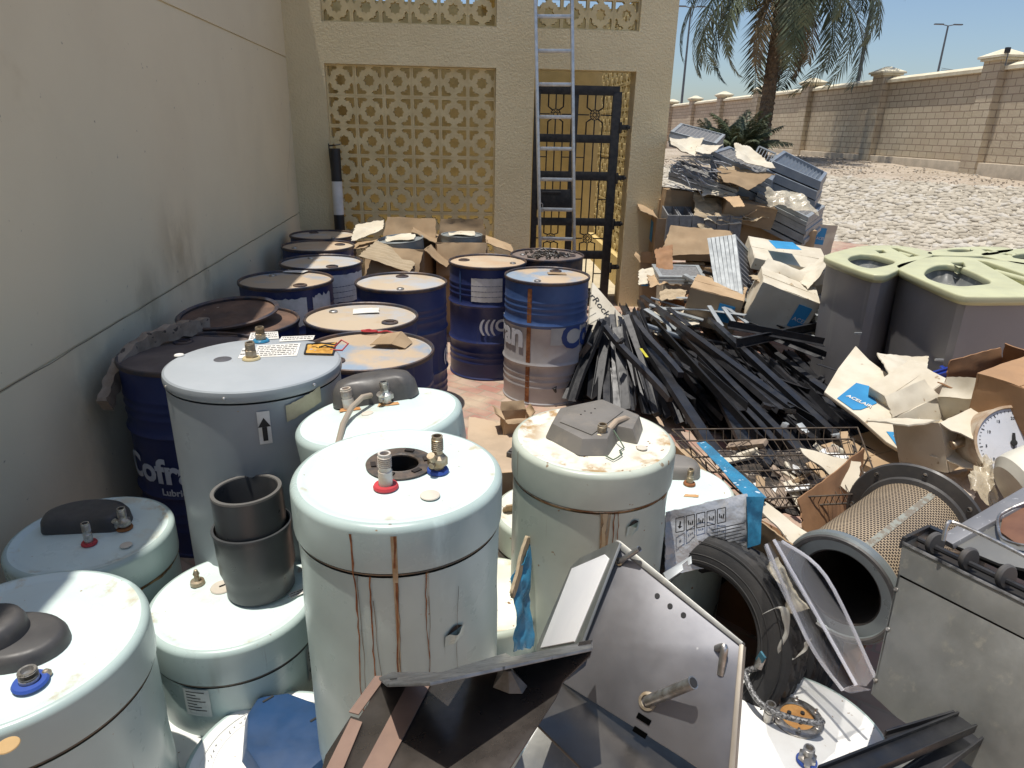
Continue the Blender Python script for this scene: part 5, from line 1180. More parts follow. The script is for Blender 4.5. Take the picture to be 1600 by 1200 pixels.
for k in range(7):
    px = rnd.uniform(1080, 1215); py = rnd.uniform(238+(px-1080)*.25, 350); zz = 6.95; sx = rnd.uniform(12, 34); sy = rnd.uniform(5, 16); ax = rnd.uniform(-6, 10)
    wavy([(px-sx, py-sy-ax, zz), (px+sx, py-sy+ax, zz+.05), (px+sx, py+sy+ax, zz-.2), (px-sx, py+sy, zz-.2)], rnd.choice((card, cardw, corr)), 'crumpled_cardboard', 'crumpled cardboard scrap among the stacked filters on the '+('left' if px < 1165 else 'right')+' of the pile', 'cardboard', rnd.uniform(.02, .04), jag=.12, seed=k+90, fr=9, group='crumpled cardboard scraps among the filters')
carton(Z(1108, 500, 5.75), .42, .34, .30, (R_(8), R_(10), R_(-20)), 'dusty brown carton tipped on the slope below the upright filter stack', seed=131, top=True, prints=((0, .6, .9, .3, .8, acel, ''),), group=GP)
carton(Z(1262, 478, 5.9), .36, .34, .26, (R_(6), R_(-12), R_(14)), 'whitish carton between the battered carton and the nearer pale bin', m=cardw, seed=133, top=True, group=GP)
carton(Z(1160, 345, 7.0), .5, .4, .20, (R_(5), R_(10), R_(-6)), 'brown carton wedged under the slanting filter stack', seed=135, top=True, group=GP)
# hidden supports
carton(Vector((2.35, 7.2, 0)), .9, .6, .55, (0, 0, R_(6)), 'plain carton low inside the pile behind the standing panels', seed=71, top=True, group=GP)
carton(Vector((3.0, 6.9, 0)), .6, .6, .45, (0, 0, R_(-12)), 'plain carton low at the right side of the pile, behind the pale bins', seed=73, top=True, group=GP)
carton(Vector((2.0, 7.7, .56)), 1.0, .6, .60, (0, 0, R_(2)), 'large dark-shaded carton in the heart of the pile', seed=75, top=True, group=GP)
carton(Vector((2.75, 7.5, .5)), .8, .5, .42, (0, R_(3), R_(-5)), 'wide carton holding up the plastic-wrapped filter panels', seed=77, top=True, group=GP)
carton(Z(1090, 345, 7.25)-Vector((0, 0, .0)), .85, .4, .30, (0, R_(4), R_(0)), 'flattened carton between the filters and the open brown carton', seed=79, top=True, group=GP)
wavy([(1046, 208, 7.1), (1100, 216, 7.0), (1086, 244, 6.6), (1048, 228, 6.7)], cardw, 'cardboard_sheet', 'cream cardboard sheet curling over the top filter panels', 'cardboard', .03, jag=.05, sag=.05)
wavy([(1090, 226, 6.9), (1130, 226, 6.9), (1110, 240, 6.6), (1086, 238, 6.6)], cardw, 'cardboard_sheet', 'small cream cardboard piece in front of the topmost panels', 'cardboard', .02, jag=.1)
wavy([(1148, 222, 7.0), (1172, 228, 7.0), (1212, 262, 6.7), (1150, 250, 6.7)], cardw, 'cardboard_sheet', 'pale cardboard scrap on top of the slanting filter stack', 'cardboard', .03, jag=.1, sag=.04)
wavy([(1120, 262, 6.75), (1212, 272, 6.75), (1170, 296, 6.6), (1130, 284, 6.6)], card, 'cardboard_sheet', 'brown cardboard tray hugging the slanting filter stack', 'cardboard', .02, jag=.08)
wavy([(1130, 308, 6.6), (1155, 306, 6.6), (1164, 322, 6.4), (1146, 324, 6.4)], mat('orange_card', (.5, .34, .19), .9), 'cardboard_scrap', 'orange-tan cardboard flap in the middle of the pile', 'cardboard', .01, jag=.12)
wavy([(1235, 432, 5.7), (1290, 398, 5.9), (1300, 408, 5.5), (1262, 452, 5.4)], cardw, 'cardboard_sheet', 'folded cream cardboard strip beside the nearer pale bin', 'cardboard', .02, jag=.08)
wavy([(1170, 430, 5.6), (1225, 432, 5.6), (1240, 446, 5.4), (1190, 448, 5.4)], corr, 'cardboard_sheet', 'torn brown cardboard lip above the battered whitish carton', 'cardboard', .03, jag=.15)
# crumpled plastic and straps in the pile
mb = MB(); rnd = random.Random(21); c = Z(1085, 272, 6.75)
for k in range(46):
    p = Vector((rnd.uniform(-.28, .28), rnd.uniform(-.1, .05), rnd.uniform(-.12, .14))); d = Vector((rnd.uniform(.05, .2), rnd.uniform(-.05, .05), rnd.uniform(-.13, -.01)))
    mb.tube([p, p+d*.5+Vector((0, 0, rnd.uniform(-.02, .03))), p+d], rnd.uniform(.003, .007), 5)
tag(mb.build('plastic_straps', mat('strap_white', (.42, .43, .44), .35, c2=(.15, .15, .16), vs=20), loc=c), 'tangle of pale plastic straps among the filter panels at the building corner', 'straps', kind='stuff')
wavy([(1195, 292, 6.75), (1250, 300, 6.75), (1282, 335, 6.6), (1200, 318, 6.6)], film, 'plastic_wrap', 'torn clear plastic wrap over the lower filter stack', 'plastic film', .04, .002, .12, fr=9)
mb = MB()
for i in range(6): mb.bar((i*.035, 0, 0), (i*.035+.03, .0, .16), .006)
mb.bar((0, 0, 0), (.2, 0, 0), .014); mb.bar((.03, 0, .16), (.23, 0, .16), .014); mb.bar((0, 0, 0), (.03, 0, .16), .014); mb.bar((.2, 0, 0), (.23, 0, .16), .014)
tag(mb.build('vent_grille', galv, loc=Z(1176, 248, 7.1), rot=(R_(-30), R_(20), 0)), 'small slotted metal grille sticking up behind the filter stack', 'grille')

# =================================================================== BINS
def bin_thing(P, label, h=1.0):
    o0 = G(*P['out'][0], h); O = Vector((o0.x, o0.y, 0))
    t = thing('moulded_bin', label, 'cabinet', O, group='grey cabinets with pale green tops')
    W = lambda x, y, hh=h: G(x, y, hh)-O
    out = [W(*p) for p in P['out']]
    # rounded outline
    def chaikin(P, n=2):
        for _ in range(n):
            P = [q for i in range(len(P)) for q in (P[i].lerp(P[(i+1) % len(P)], .18), P[i].lerp(P[(i+1) % len(P)], .82))]
        return P
    o2 = chaikin(out)
    ell = chaikin([W(*p) for p in P['lens']], 3) if 'lens' in P else [W(P['ell'][0]+P['ell'][2]*math.cos(a), P['ell'][1]+P['ell'][3]*math.sin(a)) for a in [k*math.pi/20 for k in range(40)]]
    slot = [W(*p) for p in P['slot']]
    tri = [W(*p) for p in P['tri']]
    c = bpy.data.curves.new('b', 'CURVE'); c.dimensions = '2D'; c.fill_mode = 'BOTH'; c.extrude = .012; c.bevel_depth = .010; c.bevel_resolution = 2
    for pts in (o2, ell, slot, tri):
        s = c.splines.new('POLY'); s.points.add(len(pts)-1)
        for q, v in zip(s.points, pts): q.co = (v.x, v.y, 0, 1)
        s.use_cyclic_u = True
    ob = bpy.data.objects.new('b', c); COL.objects.link(ob); dg = bpy.context.evaluated_depsgraph_get(); me = bpy.data.meshes.new_from_object(ob.evaluated_get(dg))
    mb = MB(); mb.add([v.co+Vector((0, 0, h-.022)) for v in me.vertices], [list(p.vertices) for p in me.polygons]); bpy.data.objects.remove(ob); bpy.data.meshes.remove(me)
    ctr = sum(out, Vector())/len(out)
    # skirt lip
    tp = mb.build('moulded_top', olive, t, smooth=40)
    ring = lambda k, z: [Vector((v.x+(ctr.x-v.x)*k, v.y+(ctr.y-v.y)*k, z)) for v in o2]
    mb = MB(); mb.loft([ring(.0, h-.02), ring(.004, h-.045), ring(.03, h-.06)], cap=False); mb.build('rim_skirt', olive, t, smooth=40)
    sh = chaikin([Vector((v.x+(ctr.x-v.x)*.05, v.y+(ctr.y-v.y)*.05, 0)) for v in out], 1)
    rg = lambda k, z: [Vector((v.x+(ctr.x-v.x)*k, v.y+(ctr.y-v.y)*k, z)) for v in sh]
    mb = MB(); mb.loft([rg(.06, 0), rg(.0, h-.06)], cap=False); mb.build('body', bing, t, smooth=20)
    # basin
    ce = sum(ell, Vector())/len(ell); er = lambda k, z: [Vector((ce.x+(v.x-ce.x)*k, ce.y+(v.y-ce.y)*k, z)) for v in ell]
    mb = MB(); mb.loft([er(1.03, h-.03), er(.97, h-.08), er(.85, h-.12)]); bs = mb.build('basin', oliveg, t, smooth=40)
    mb = MB(); dpos = W(*P['disc'], h-.118); mb.lathe([(.045, 0), (.043, .006), (.030, .007), (.0001, .006)], 28, T=Matrix.Translation(dpos)); mb.build('drain_cap', mat('drain_dark', (.08, .07, .06), .5), bs)
    mb = MB(); cs = sum(slot, Vector())/4; mb.prism([Vector((cs.x+(v.x-cs.x)*1.08, cs.y+(v.y-cs.y)*1.08, h-.09)) for v in slot], (0, 0, .004)); 
    for a_, b_ in ((0, 1), (1, 2), (2, 3), (3, 0)):
        p, q = slot[a_], slot[b_]; mb.add([(p.x, p.y, h-.09), (q.x, q.y, h-.09), (q.x, q.y, h-.03), (p.x, p.y, h-.03)], [(0, 1, 2, 3)])
    mb.tube([slot[0].lerp(slot[3], .4)+Vector((.02, -.02, -.025)), slot[1].lerp(slot[2], .9)+Vector((-.05, 0, -.025))], .022, 10)
    mb.build('hinge_trough', olive, t, smooth=40)
    mb = MB(); ct = sum(tri, Vector())/4; mb.prism([Vector((v.x, v.y, h-.08)) for v in tri], (0, 0, .004)); mb.build('cup_recess', oliveg, t)
    mb = MB()
    for zz in (.40,): mb.box(W(*P['out'][-1], h)+Vector((0, 0, -.4)), (.05, .01, .012))
    for k in range(9): q = rg(.002, .3+k*.07)[1]; mb.lathe([(.007, 0), (.004, .004), (.0001, .005)], 8, T=Matrix.Translation(q) @ Matrix.Rotation(R_(90), 4, 'X') @ Matrix.Rotation(R_(-60), 4, 'Y'))
    mb.build('rivets', galv, t)
    return t
b2 = bin_thing(dict(out=((1398, 417), (1410, 411), (1462, 400), (1519, 402), (1600, 410), (1690, 428), (1720, 450), (1660, 462), (1516, 463), (1494, 459)), lens=((1441, 427), (1447, 419), (1462, 413), (1482, 412), (1504, 417), (1528, 427), (1552, 439), (1548, 444), (1500, 448), (1470, 443), (1448, 435)), slot=((1522, 404), (1545, 408), (1640, 440), (1600, 447)), tri=((1483, 409), (1508, 408), (1512, 417), (1498, 418)), disc=(1498, 441)),
    'nearest grey cabinet with a pale green moulded top, cut by the right edge', 1.0)
b1 = bin_thing(dict(out=((1286, 401), (1300, 395), (1344, 384), (1394, 383), (1430, 387), (1462, 396), (1430, 407), (1398, 422), (1384, 429), (1360, 428)), lens=((1322, 404), (1328, 399), (1344, 396), (1364, 397), (1384, 402), (1402, 408), (1396, 413), (1362, 420), (1342, 416), (1328, 410)), slot=((1388, 385), (1402, 386), (1440, 399), (1420, 402)), tri=((1365, 390), (1382, 389), (1388, 395), (1374, 396)), disc=(1356, 415)),
    'leftmost grey cabinet with a pale green moulded top, next to the scrap pile', 1.0)
b3 = bin_thing(dict(out=((1446, 396), (1462, 390), (1500, 386), (1540, 385), (1570, 386), (1586, 390), (1570, 395), (1545, 399), (1510, 399), (1470, 398)), ell=(1500, 391, 22, 3), slot=((1530, 388), (1545, 388), (1560, 393), (1545, 395)), tri=((1515, 388), (1522, 388), (1524, 390), (1518, 391)), disc=(1500, 393)),
    'grey cabinet with a pale green top behind the two front ones', 1.0)
b4 = bin_thing(dict(out=((1528, 397), (1560, 391), (1600, 388), (1660, 390), (1700, 398), (1720, 408), (1690, 416), (1640, 418), (1590, 412), (1560, 404)), ell=(1620, 400, 40, 6), slot=((1560, 396), (1570, 394), (1590, 398), (1580, 400)), tri=((1650, 395), (1660, 395), (1664, 398), (1655, 399)), disc=(1620, 404)),
    'grey cabinet with a pale green top behind at the right edge', 1.0)

# =================================================================== BLACK STEEL HEAP
def sec_mesh(kind, L, bend=0., twist=0.):
    mb = MB(); th = .003
    if kind == 'C': w_, h_ = .034, .035; cs = [(-w_, 0), (w_, 0), (w_, h_), (w_-th, h_), (w_-th, th), (-w_+th, th), (-w_+th, h_), (-w_, h_)]
    elif kind == 'L': cs = [(-.025, 0), (.025, 0), (.025, .05), (.022, .05), (.022, th), (-.025, th)]
    elif kind == 'T': cs = [(-.02, 0), (.02, 0), (.02, .04), (-.02, .04)]
    else: cs = [(-.0225, 0), (.0225, 0), (.0225, .005), (-.0225, .005)]
    n = 10; rings = []
    for k in range(n+1):
        u = k/n; a = twist*u; by = bend*math.sin(math.pi*u)*L; bz = bend*.6*math.sin(2*math.pi*u)*L
        rings.append([(L*u, y*math.cos(a)-z*math.sin(a)+by, y*math.sin(a)+z*math.cos(a)+bz) for y, z in cs])
    mb.loft(rings); m_ = len(cs); mb.f.append(list(range(m_))); mb.m.append(0)
    return mb.build('steel_section', steelb, smooth=0)
protos = {}
for kd in 'CLTF':
    for L in (.5, .8, 1.1, 1.5):
        for vb, (be, tw_) in enumerate(((0, 0), (.01, .1), (-.018, -.2))):
            o = sec_mesh(kd, L, be, tw_); protos[(kd, L, vb)] = o.data; bpy.data.objects.remove(o)
GS = 'black steel sections in the tangled heap'
SLAB = 'long black steel section lying across the top of the heap'
def section(a, b, kind, roll, label=SLAB, group=GS, name='steel_section', m=None):
    a, b = Vector(a), Vector(b); L = (b-a).length; key = min((k for k in (.5, .8, 1.1, 1.5)), key=lambda k: abs(k-L))
    o = bpy.data.objects.new(name, protos[(kind, key, random.choice((0, 0, 1, 2)) if group == GS and label != SLAB or 'fan' in group else 0)]); COL.objects.link(o)
    x = (b-a).normalized(); y = Vector((0, 0, 1)).cross(x).normalized(); z = x.cross(y)
    Rm = Matrix((x, y, z)).transposed() @ Matrix.Rotation(roll, 3, 'X')
    o.matrix_world = Matrix.Translation(a) @ Rm.to_4x4() @ Matrix.Diagonal((L/key, 1, 1, 1))
    return tag(o, label, 'steel section', group)
rnd = random.Random(77)
FA, FB = G(1109, 503, .40), G(1328, 709, .28)
fd = (FB-FA); fd.z = 0; fd.normalize(); fs2 = Vector((-fd.y, fd.x, 0))
# explicit long ones
for (a, ha, b, hb_, kd, rl, sc) in (((1003, 468), .46, (1240, 645), .34, 'T', .2, 1), ((1109, 503), .44, (1328, 709), .30, 'T', .1, 1), ((1100, 534), .40, (1225, 640), .36, 'C', 2.9, 1), ((1269, 600), .24, (1392, 686), .22, 'T', .3, 1),
        ((1137, 512), .50, (1287, 540), .40, 'L', .1, 1), ((1150, 536), .46, (1284, 508), .40, 'C', 1.4, 1), ((1020, 500), .42, (1190, 690), .30, 'L', 1.0, 1), ((1175, 560), .36, (1400, 735), .22, 'C', 2.8, 1),
        ((1160, 510), .4, (1288, 560), .30, 'L', .4, 1), ((1060, 520), .36, (1275, 740), .24, 'T', .1, 1), ((1225, 640), .34, (1440, 765), .2, 'L', .3, 1), ((1000, 520), .42, (1130, 720), .22, 'C', 3.0, 1)):
    section(G(*a, ha), G(*b, hb_), kd, rl, name='steel_section')
for k in range(238):
    u = rnd.random(); v = rnd.random()
    # centre of each piece in the heap
    px = 975+u*340+v*75; py = 500+u*118+v*118+rnd.uniform(-12, 12)
    ctr = G(px, py, .1); hp = .36*math.exp(-((u-.42)/.5)**2-((v-.45)/.6)**2)
    h = rnd.uniform(.02, 1)*max(.08, hp); ctr = G(px, py, h)
    an = rnd.gauss(0, .085)+(rnd.uniform(-.8, .8) if rnd.random() < .08 else 0)
    L = rnd.choice((.6, .8, 1.0, 1.15, 1.3, 1.5)); d = fd*math.cos(an)+fs2*math.sin(an); d.z = rnd.uniform(-.10, .10)-.04
    d.normalize(); a = ctr-d*L/2; b = ctr+d*L/2
    if min(a.z, b.z) < .01: s_ = .015-min(a.z, b.z); a.z += s_; b.z += s_
    zl = ('at the back of the heap towards the cartons' if v < .33 else 'in the middle of the heap' if v < .66 else 'at the front of the heap above the wire rack')
    ul = ('left' if u < .33 else 'centre' if u < .66 else 'right')
    kd = rnd.choice('CCLTTF')
    section(a, b, kd, rnd.choice((0, 0, .3, -.3, 1.57, 3.14, 2.8)), {'C': 'black steel channel, ', 'L': 'black steel angle, ', 'T': 'black square steel bar, ', 'F': 'black flat steel bar, '}[kd]+ul+', '+zl)
# fan leaning left
for k in range(34):
    f_ = (k+.5)/34; ax = 925+70*f_+rnd.uniform(-8, 8); ay = 505+rnd.uniform(-12, 14)-8*f_
    a = G(ax, ay, rnd.uniform(.40, .56)); bx_ = 868+205*f_+rnd.uniform(-8, 8); by_ = 612+rnd.uniform(-5, 12)+42*f_
    b = G(bx_, by_, rnd.uniform(.01, .12)); a.z = max(a.z, .3)
    L = (b-a).length; 
    section(a, b if L < 1.6 else a.lerp(b, 1.6/L), rnd.choice('CLTF'), rnd.uniform(-.6, .6), 'black steel section leaning in the fan beside the silver-sided drum', 'black steel sections in the leaning fan')
for (a, ha, b, hb_) in (((938, 505), .52, (1046, 628), .22), ((925, 540), .42, (868, 612), .05), ((990, 500), .5, (1062, 590), .34)):
    section(G(*a, ha), G(*b, hb_), 'T', .1, 'black steel section leaning in the fan beside the silver-sided drum', 'black steel sections in the leaning fan')
# galvanised strips beside them
for (a, b, lb_) in (((1108, 478), (1128, 510), 'short pale galvanised strip nearest the torn carton'), ((1122, 470), (1168, 505), 'longer pale galvanised strip at the head of the black heap'), ((1130, 480), (1150, 508), 'middle pale galvanised strip at the head of the black heap')):
    mb = MB(); p, q = G(*a, .55), G(*b, .45); mb.bar((0, 0, 0), q-p, .035, .01); tag(mb.build('metal_strip', galv, loc=p, bevel=.001), lb_, 'metal strip')
# clear clips
for i, (x, y) in enumerate(((1196, 637), (1225, 668), (1235, 646), (1315, 684), (972, 535), (1252, 672))):
    mb = MB(); mb.box((0, 0, .012), (.05, .03, .024)); mb.box((0.035, 0, .02), (.02, .02, .012)); tag(mb.build('corner_bracket', galv if i % 2 else blacki, loc=G(x, y, .42 if i < 4 else .5), rot=(.2, .3, i), bevel=.002), 'small metal corner bracket lying on the black steel heap', 'bracket', 'small brackets on the black heap')
mb = MB(); p, q = G(1000, 558, .43), G(1010, 572, .42); mb.bar((0, 0, 0), q-p, .018, .002); tag(mb.build('yellow_sticker', mat('yellow_sticker', (.6, .55, .05), .5), loc=p+Vector((0, 0, .06))), 'small yellow sticker on a leaning black steel section', 'sticker')
# thin slotted strap
mb = MB(); p0, p1, p2 = G(1278, 569, .5), G(1340, 590, .52), G(1388, 610, .42); pts = smooth_path([Vector((0, 0, 0)), p1-p0, p2-p0], 8)
for a, b in zip(pts, pts[1:]): mb.bar(a, b, .022, .003)
tag(mb.build('metal_strap', steelb, loc=p0), 'thin black slotted strap bridging the heap and the printed white carton', 'metal strap')

# =================================================================== RIGHT MIDDLE: cartons, gauge
o, n, f = plate([(1337, 540), (1358, 562), (1395, 590), (1432, 628), (1452, 668), (1480, 735), (1428, 716), (1385, 690), (1340, 650), (1288, 612), (1310, 575)], (1337, 540, 4.15), (1480, 735, 3.2), (1288, 612, 3.75), .02, cardw, 'printed_white_carton', 'large flattened white carton with blue printed patches, lying across the black heap', 'box', bevel=.004)
def on_plate(o, n, f, poly, mm, name, txt=None, sz=.06, A=None, B=None):
    pts = [f(*q, .004)-o.location for q in poly]; mb = MB(); mb.prism(pts, -n*.0015); c = mb.build(name, mm, o, smooth=0)
    if txt:
        a_ = f(*A, .0065)-o.location; b_ = f(*B, .0065)-o.location; ux = (b_-a_).normalized(); uy = n.cross(ux).normalized(); mb = MB(); add_text(mb, txt, sz, lambda v: a_+ux*v.x+uy*v.y+n*v.z, bold=.001); mb.build('lettering', paper, c, smooth=0)
    return c
on_plate(o, n, f, ((1338, 598), (1358, 603), (1370, 630), (1345, 640), (1333, 640), (1308, 622)), acel, 'blue_print', 'ACELAIR', .036, (1322, 619), (1358, 636))
on_plate(o, n, f, ((1385, 674), (1412, 676), (1432, 700), (1404, 700)), acel, 'blue_print', 'ACELAIR', .026, (1396, 681), (1422, 694))
wavy([(1370, 552, 4.0), (1450, 558, 4.2), (1445, 590, 3.9), (1398, 600, 3.7)], cardw, 'white_carton_flap', 'torn white carton flap in front of the grey cabinets', 'cardboard', .012, jag=.05)
t = carton(Z(1412, 640, 3.75), .30, .22, .20, (R_(12), R_(-24), R_(24)), 'small white carton with packing symbols, leaning by the blue plastic', m=cardw, top=True, seed=81)
mb = MB()
for k in range(4):
    x = -.11+k*.055; mb.tube([(x+.016*math.cos(a), -.118, .13+.016*math.sin(a)) for a in [j*.7 for j in range(10)]], .0016, 4); mb.bar((x, -.118, .118), (x, -.118, .142), .004)
for k in range(3): mb.bar((-.12, -.118, .05+k*.014), (.0, -.118, .05+k*.014), .003)
mb.box((.07, -.118, .06), (.05, .002, .06)); mb.build('packing_symbols', ink, t, smooth=0)
for k, (x, y, rz, lb_) in enumerate(((1455, 588, .9, 'uppermost royal blue plastic rail'), (1452, 600, 1.1, 'middle royal blue plastic rail'), (1460, 612, .8, 'lowest royal blue plastic rail'))):
    mb = MB(); mb.box((0, 0, 0), (.30, .04, .03)); mb.box((0, 0, .02), (.28, .012, .02)); mb.box((0.1, .02, .0), (.02, .06, .02))
    tag(mb.build('blue_plastic_rail', bluepl, loc=Z(x, y, 3.8), rot=(.2, -.25, rz-.7), bevel=.003), lb_+' between the white carton and torn brown box', 'plastic rail')
# torn brown carton
tb = carton(Z(1540, 700, 3.3), .34, .30, .32, (R_(4), R_(-8), R_(18)), 'torn brown carton with ragged upright flaps at the right', m=cardbr, flaps=((2, 5, .12), (1, -12, .16), (3, 60, .08), (0, 20, .05)), seed=91)
t = carton(Z(1610, 690, 2.9), .36, .34, .30, (0, R_(-6), R_(26)), 'orange-brown carton with a silver foil label, at the right edge', m=mat('orange_carton', (.40, .235, .12), .8), top=True, seed=93, prints=((0, .12, .5, .35, .9, mat('foil_label', (.45, .43, .44), .35, .5, c2=(.25, .24, .25), vs=40, bump=.002), ''),))
# torn white box beside the gauge
carton(Z(1482, 712, 3.05), .30, .24, .22, (R_(-18), R_(-12), R_(24)), 'torn open white box with bent flaps beside the pressure gauge', m=cardw, flaps=((0, 120, .14), (3, 75, .16), (2, 20, .10), (1, 40, .10)), seed=83, amp=.014)
wavy([(1424, 632, 3.25), (1470, 622, 3.3), (1476, 668, 3.1), (1440, 690, 3.05)], cardw, 'cardboard_sheet', 'cream cardboard sheet bent over the torn white box', 'cardboard', .03, jag=.08, sag=.05)
wavy([(1500, 640, 3.1), (1530, 650, 3.05), (1528, 690, 2.95), (1506, 684, 2.98)], card, 'cardboard_sheet', 'small brown cardboard flap left of the gauge', 'cardboard', .02, jag=.1)
wavy([(1422, 640, 3.5), (1500, 624, 3.5), (1512, 640, 3.3), (1450, 650, 3.2)], cardw, 'cardboard_sheet', 'crumpled cream cardboard sheet over the curled white tube', 'cardboard', .03, jag=.08, sag=.04)
wavy([(1468, 660, 3.1), (1530, 672, 3.0), (1520, 732, 2.8), (1452, 716, 2.95)], cardw, 'cardboard_sheet', 'stained white card panel below the curled tube, left of the gauge', 'cardboard', .015, jag=.08)
# gauge
gc = Z(1582, 692, 2.75); view = (Vector(CP)-gc).normalized(); gaxis = (view+Vector((.50, -.1, .12))).normalized()
gz = gaxis; gx = Vector((0, 0, 1)).cross(gz).normalized(); gy = gz.cross(gx); GM = Matrix((gx, gy, gz)).transposed().to_4x4()
t = thing('pressure_gauge', 'round dial pressure gauge in a rusty white case, right edge', 'gauge', gc, GM.to_euler())
mb = MB(); mb.lathe([(.13, -.16), (.145, -.155), (.148, 0), (.152, .004), (.152, .012), (.142, .014), (.138, .006)], 56); mb.lathe([(.0001, -.16), (.13, -.16)], 56); mb.build('case', mat('rusty_white_case', (.62, .56, .45), .5, c2=(.35, .22, .12), vs=6), t)
mb = MB(); mb.lathe([(.139, .004), (.0001, .0045)], 56); dl = mb.build('dial_face', gaugef, t, smooth=0)
mb = MB()
for k in range(41):
    a = R_(225-k*270/40); r0 = .118 if k % 5 == 0 else .124; mb.bar((r0*math.cos(a), r0*math.sin(a), .0055), (.13*math.cos(a), .13*math.sin(a), .0055), .0018 if k % 5 else .003, .0008, up=(0, 0, 1))
for k in range(9):
    a = R_(225-k*270/8); add_text(mb, str(k*5), .016, lambda c, a=a: Vector((c.x-.008+.10*math.cos(a), c.y-.005+.10*math.sin(a), .0055+c.z)))
mb.build('scale_marks', ink, dl, smooth=0)
mb = MB(); mb.prism([(-.003, .02, .009), (.003, .02, .009), (.001, -.11, .009), (-.001, -.11, .009)], (0, 0, .002)); mb.lathe([(.012, .006), (.012, .013), (.0001, .014)], 20); mb.prism([(-.008, 0, .009), (.008, 0, .009), (.005, .04, .009), (-.005, .04, .009)], (0, 0, .002)); mb.build('needle', ink, t, smooth=0)
mb = MB(); mb.tube([(-.14, .0, -.08), (-.19, -.02, -.08)], .02, 14); mb.build('inlet_stub', brass, t)
wavy([(1522, 705, 2.8), (1552, 715, 2.7), (1560, 800, 2.5), (1518, 770, 2.6)], film, 'plastic_bag', 'crumpled clear plastic bag hanging below the gauge', 'plastic bag', .05, .0015, .1, fr=11, nx=24, ny=24)
mb = MB(); T = Matrix.Translation((0, 0, 0)) @ Matrix.Rotation(R_(62), 4, 'Y'); mb.lathe([(.0001, 0), (.10, .005), (.13, .03), (.135, .06), (.135, .3), (.1, .33), (.0001, .34)], 40, T=T)
tag(mb.build('white_canister', mat('white_canister', (.72, .69, .58), .4), loc=Z(1580, 770, 2.45)), 'cream white canister lying under the gauge at the right edge', 'canister')

# =================================================================== BASKET, TAPED BOX
hB = .56; bq = [G(1050, 671, hB), G(1340, 668, hB), G(1378, 770, hB), G(1167, 781, hB)]; t = thing('wire_basket', 'shallow rusty wire rack lying on the taped carton and black steel', 'wire rack', bq[0])
q = [p-bq[0] for p in bq]; dn = Vector((0, 0, -.05)); mb = MB()
for k in range(4): mb.tube([q[k], q[(k+1) % 4]], .0034, 8); mb.tube([q[k].lerp(q[(k+2) % 4], .03)+dn, q[(k+1) % 4].lerp(q[(k+3) % 4], .03)+dn], .004, 8)
mb.build('rim', wirem, t)
for k in range(1, 22):
    u = k/22; a, b = q[0].lerp(q[1], u), q[3].lerp(q[2], u); mb = MB(); mb.tube([a, a.lerp(b, .03)+dn, a.lerp(b, .97)+dn, b], .0017, 5); mb.build('wire', wirem, t)
for v in (.28, .5, .72): a, b = q[0].lerp(q[3], v), q[1].lerp(q[2], v); mb = MB(); mb.tube([a, a.lerp(b, .02)+dn*1.06, a.lerp(b, .98)+dn*1.06, b], .004, 6); mb.build('cross_wire', wirem, t)
# taped box under the rack
tx = thing('taped_carton', 'open carton with bright blue tape and silver bag, under the wire rack', 'box', G(1150, 800, 0))
def tw(poly4, m, name, **k): return wavy(poly4, m, name, None, None, part=tx, **k)
tw([(1046, 688, 3.0), (1165, 800, 2.35), (1165, 900, 2.5), (1046, 800, 3.1)], card, 'side_panel')
tw([(1165, 800, 2.35), (1240, 850, 2.2), (1235, 930, 2.3), (1165, 900, 2.45)], card, 'front_panel')
tw([(1250, 780, 2.5), (1350, 700, 2.9), (1345, 775, 2.9), (1262, 870, 2.5)], cardbr, 'end_panel')
o = tw([(1088, 691, 2.98), (1102, 688, 2.98), (1198, 778, 2.42), (1170, 782, 2.4)], cyanp, 'blue_tape', amp=.006, jag=.02, th=.002); 
o = tw([(1166, 776, 2.18), (1194, 776, 2.2), (1188, 850, 2.2), (1168, 856, 2.18)], mat('dark_blue_tape', (.02, .10, .18), .35, c2=(.05, .28, .45), vs=12), 'blue_tape', amp=.006, jag=.02, th=.002)
CQ = [(1105, 705, 3.15), (1335, 700, 3.25), (1350, 800, 2.85), (1185, 806, 2.7)]
tw(CQ, mat('junk_contents', (.09, .07, .055), .9, c2=(.02, .018, .016), vs=22, spk=(.35, .3, .24), spks=26, spkt=.62, bump=.02, bs=40), 'contents', amp=.02, jag=.1, fr=8)
rnd = random.Random(8)
for k in range(40):
    u, v = rnd.uniform(.05, .95), rnd.uniform(.05, .9); q4 = [Z(*q_) for q_ in CQ]; pp = q4[0].lerp(q4[1], u).lerp(q4[3].lerp(q4[2], u), v)+Vector((0, 0, rnd.uniform(.02, .06))); mb = MB(); mb.box((0, 0, 0), (rnd.uniform(.04, .22), rnd.uniform(.015, .05), rnd.uniform(.008, .025)))
    tag(mb.build('wood_offcut', rnd.choice((cardw, card, steelb, whitep, woodm)), loc=pp, rot=(rnd.uniform(-.5, .5), rnd.uniform(-.5, .5), rnd.uniform(0, 3)), bevel=.002), 'small loose offcut among the scraps inside the taped carton', 'offcut', 'offcuts in the taped carton')
tag(wavy([(1040, 800, 2.2), (1168, 772, 2.2), (1176, 870, 2.2), (1040, 900, 2.2)], bagm, 'silver_bag', 'silver printed bag with warning symbols in front of the wire rack', 'bag', .02, .01, .02, fr=7, nx=26, ny=20, seed=5))
sb = bpy.data.objects['silver_bag']; A_, B_, D_ = Z(1040, 800, 2.2), Z(1168, 772, 2.2), Z(1040, 900, 2.2)
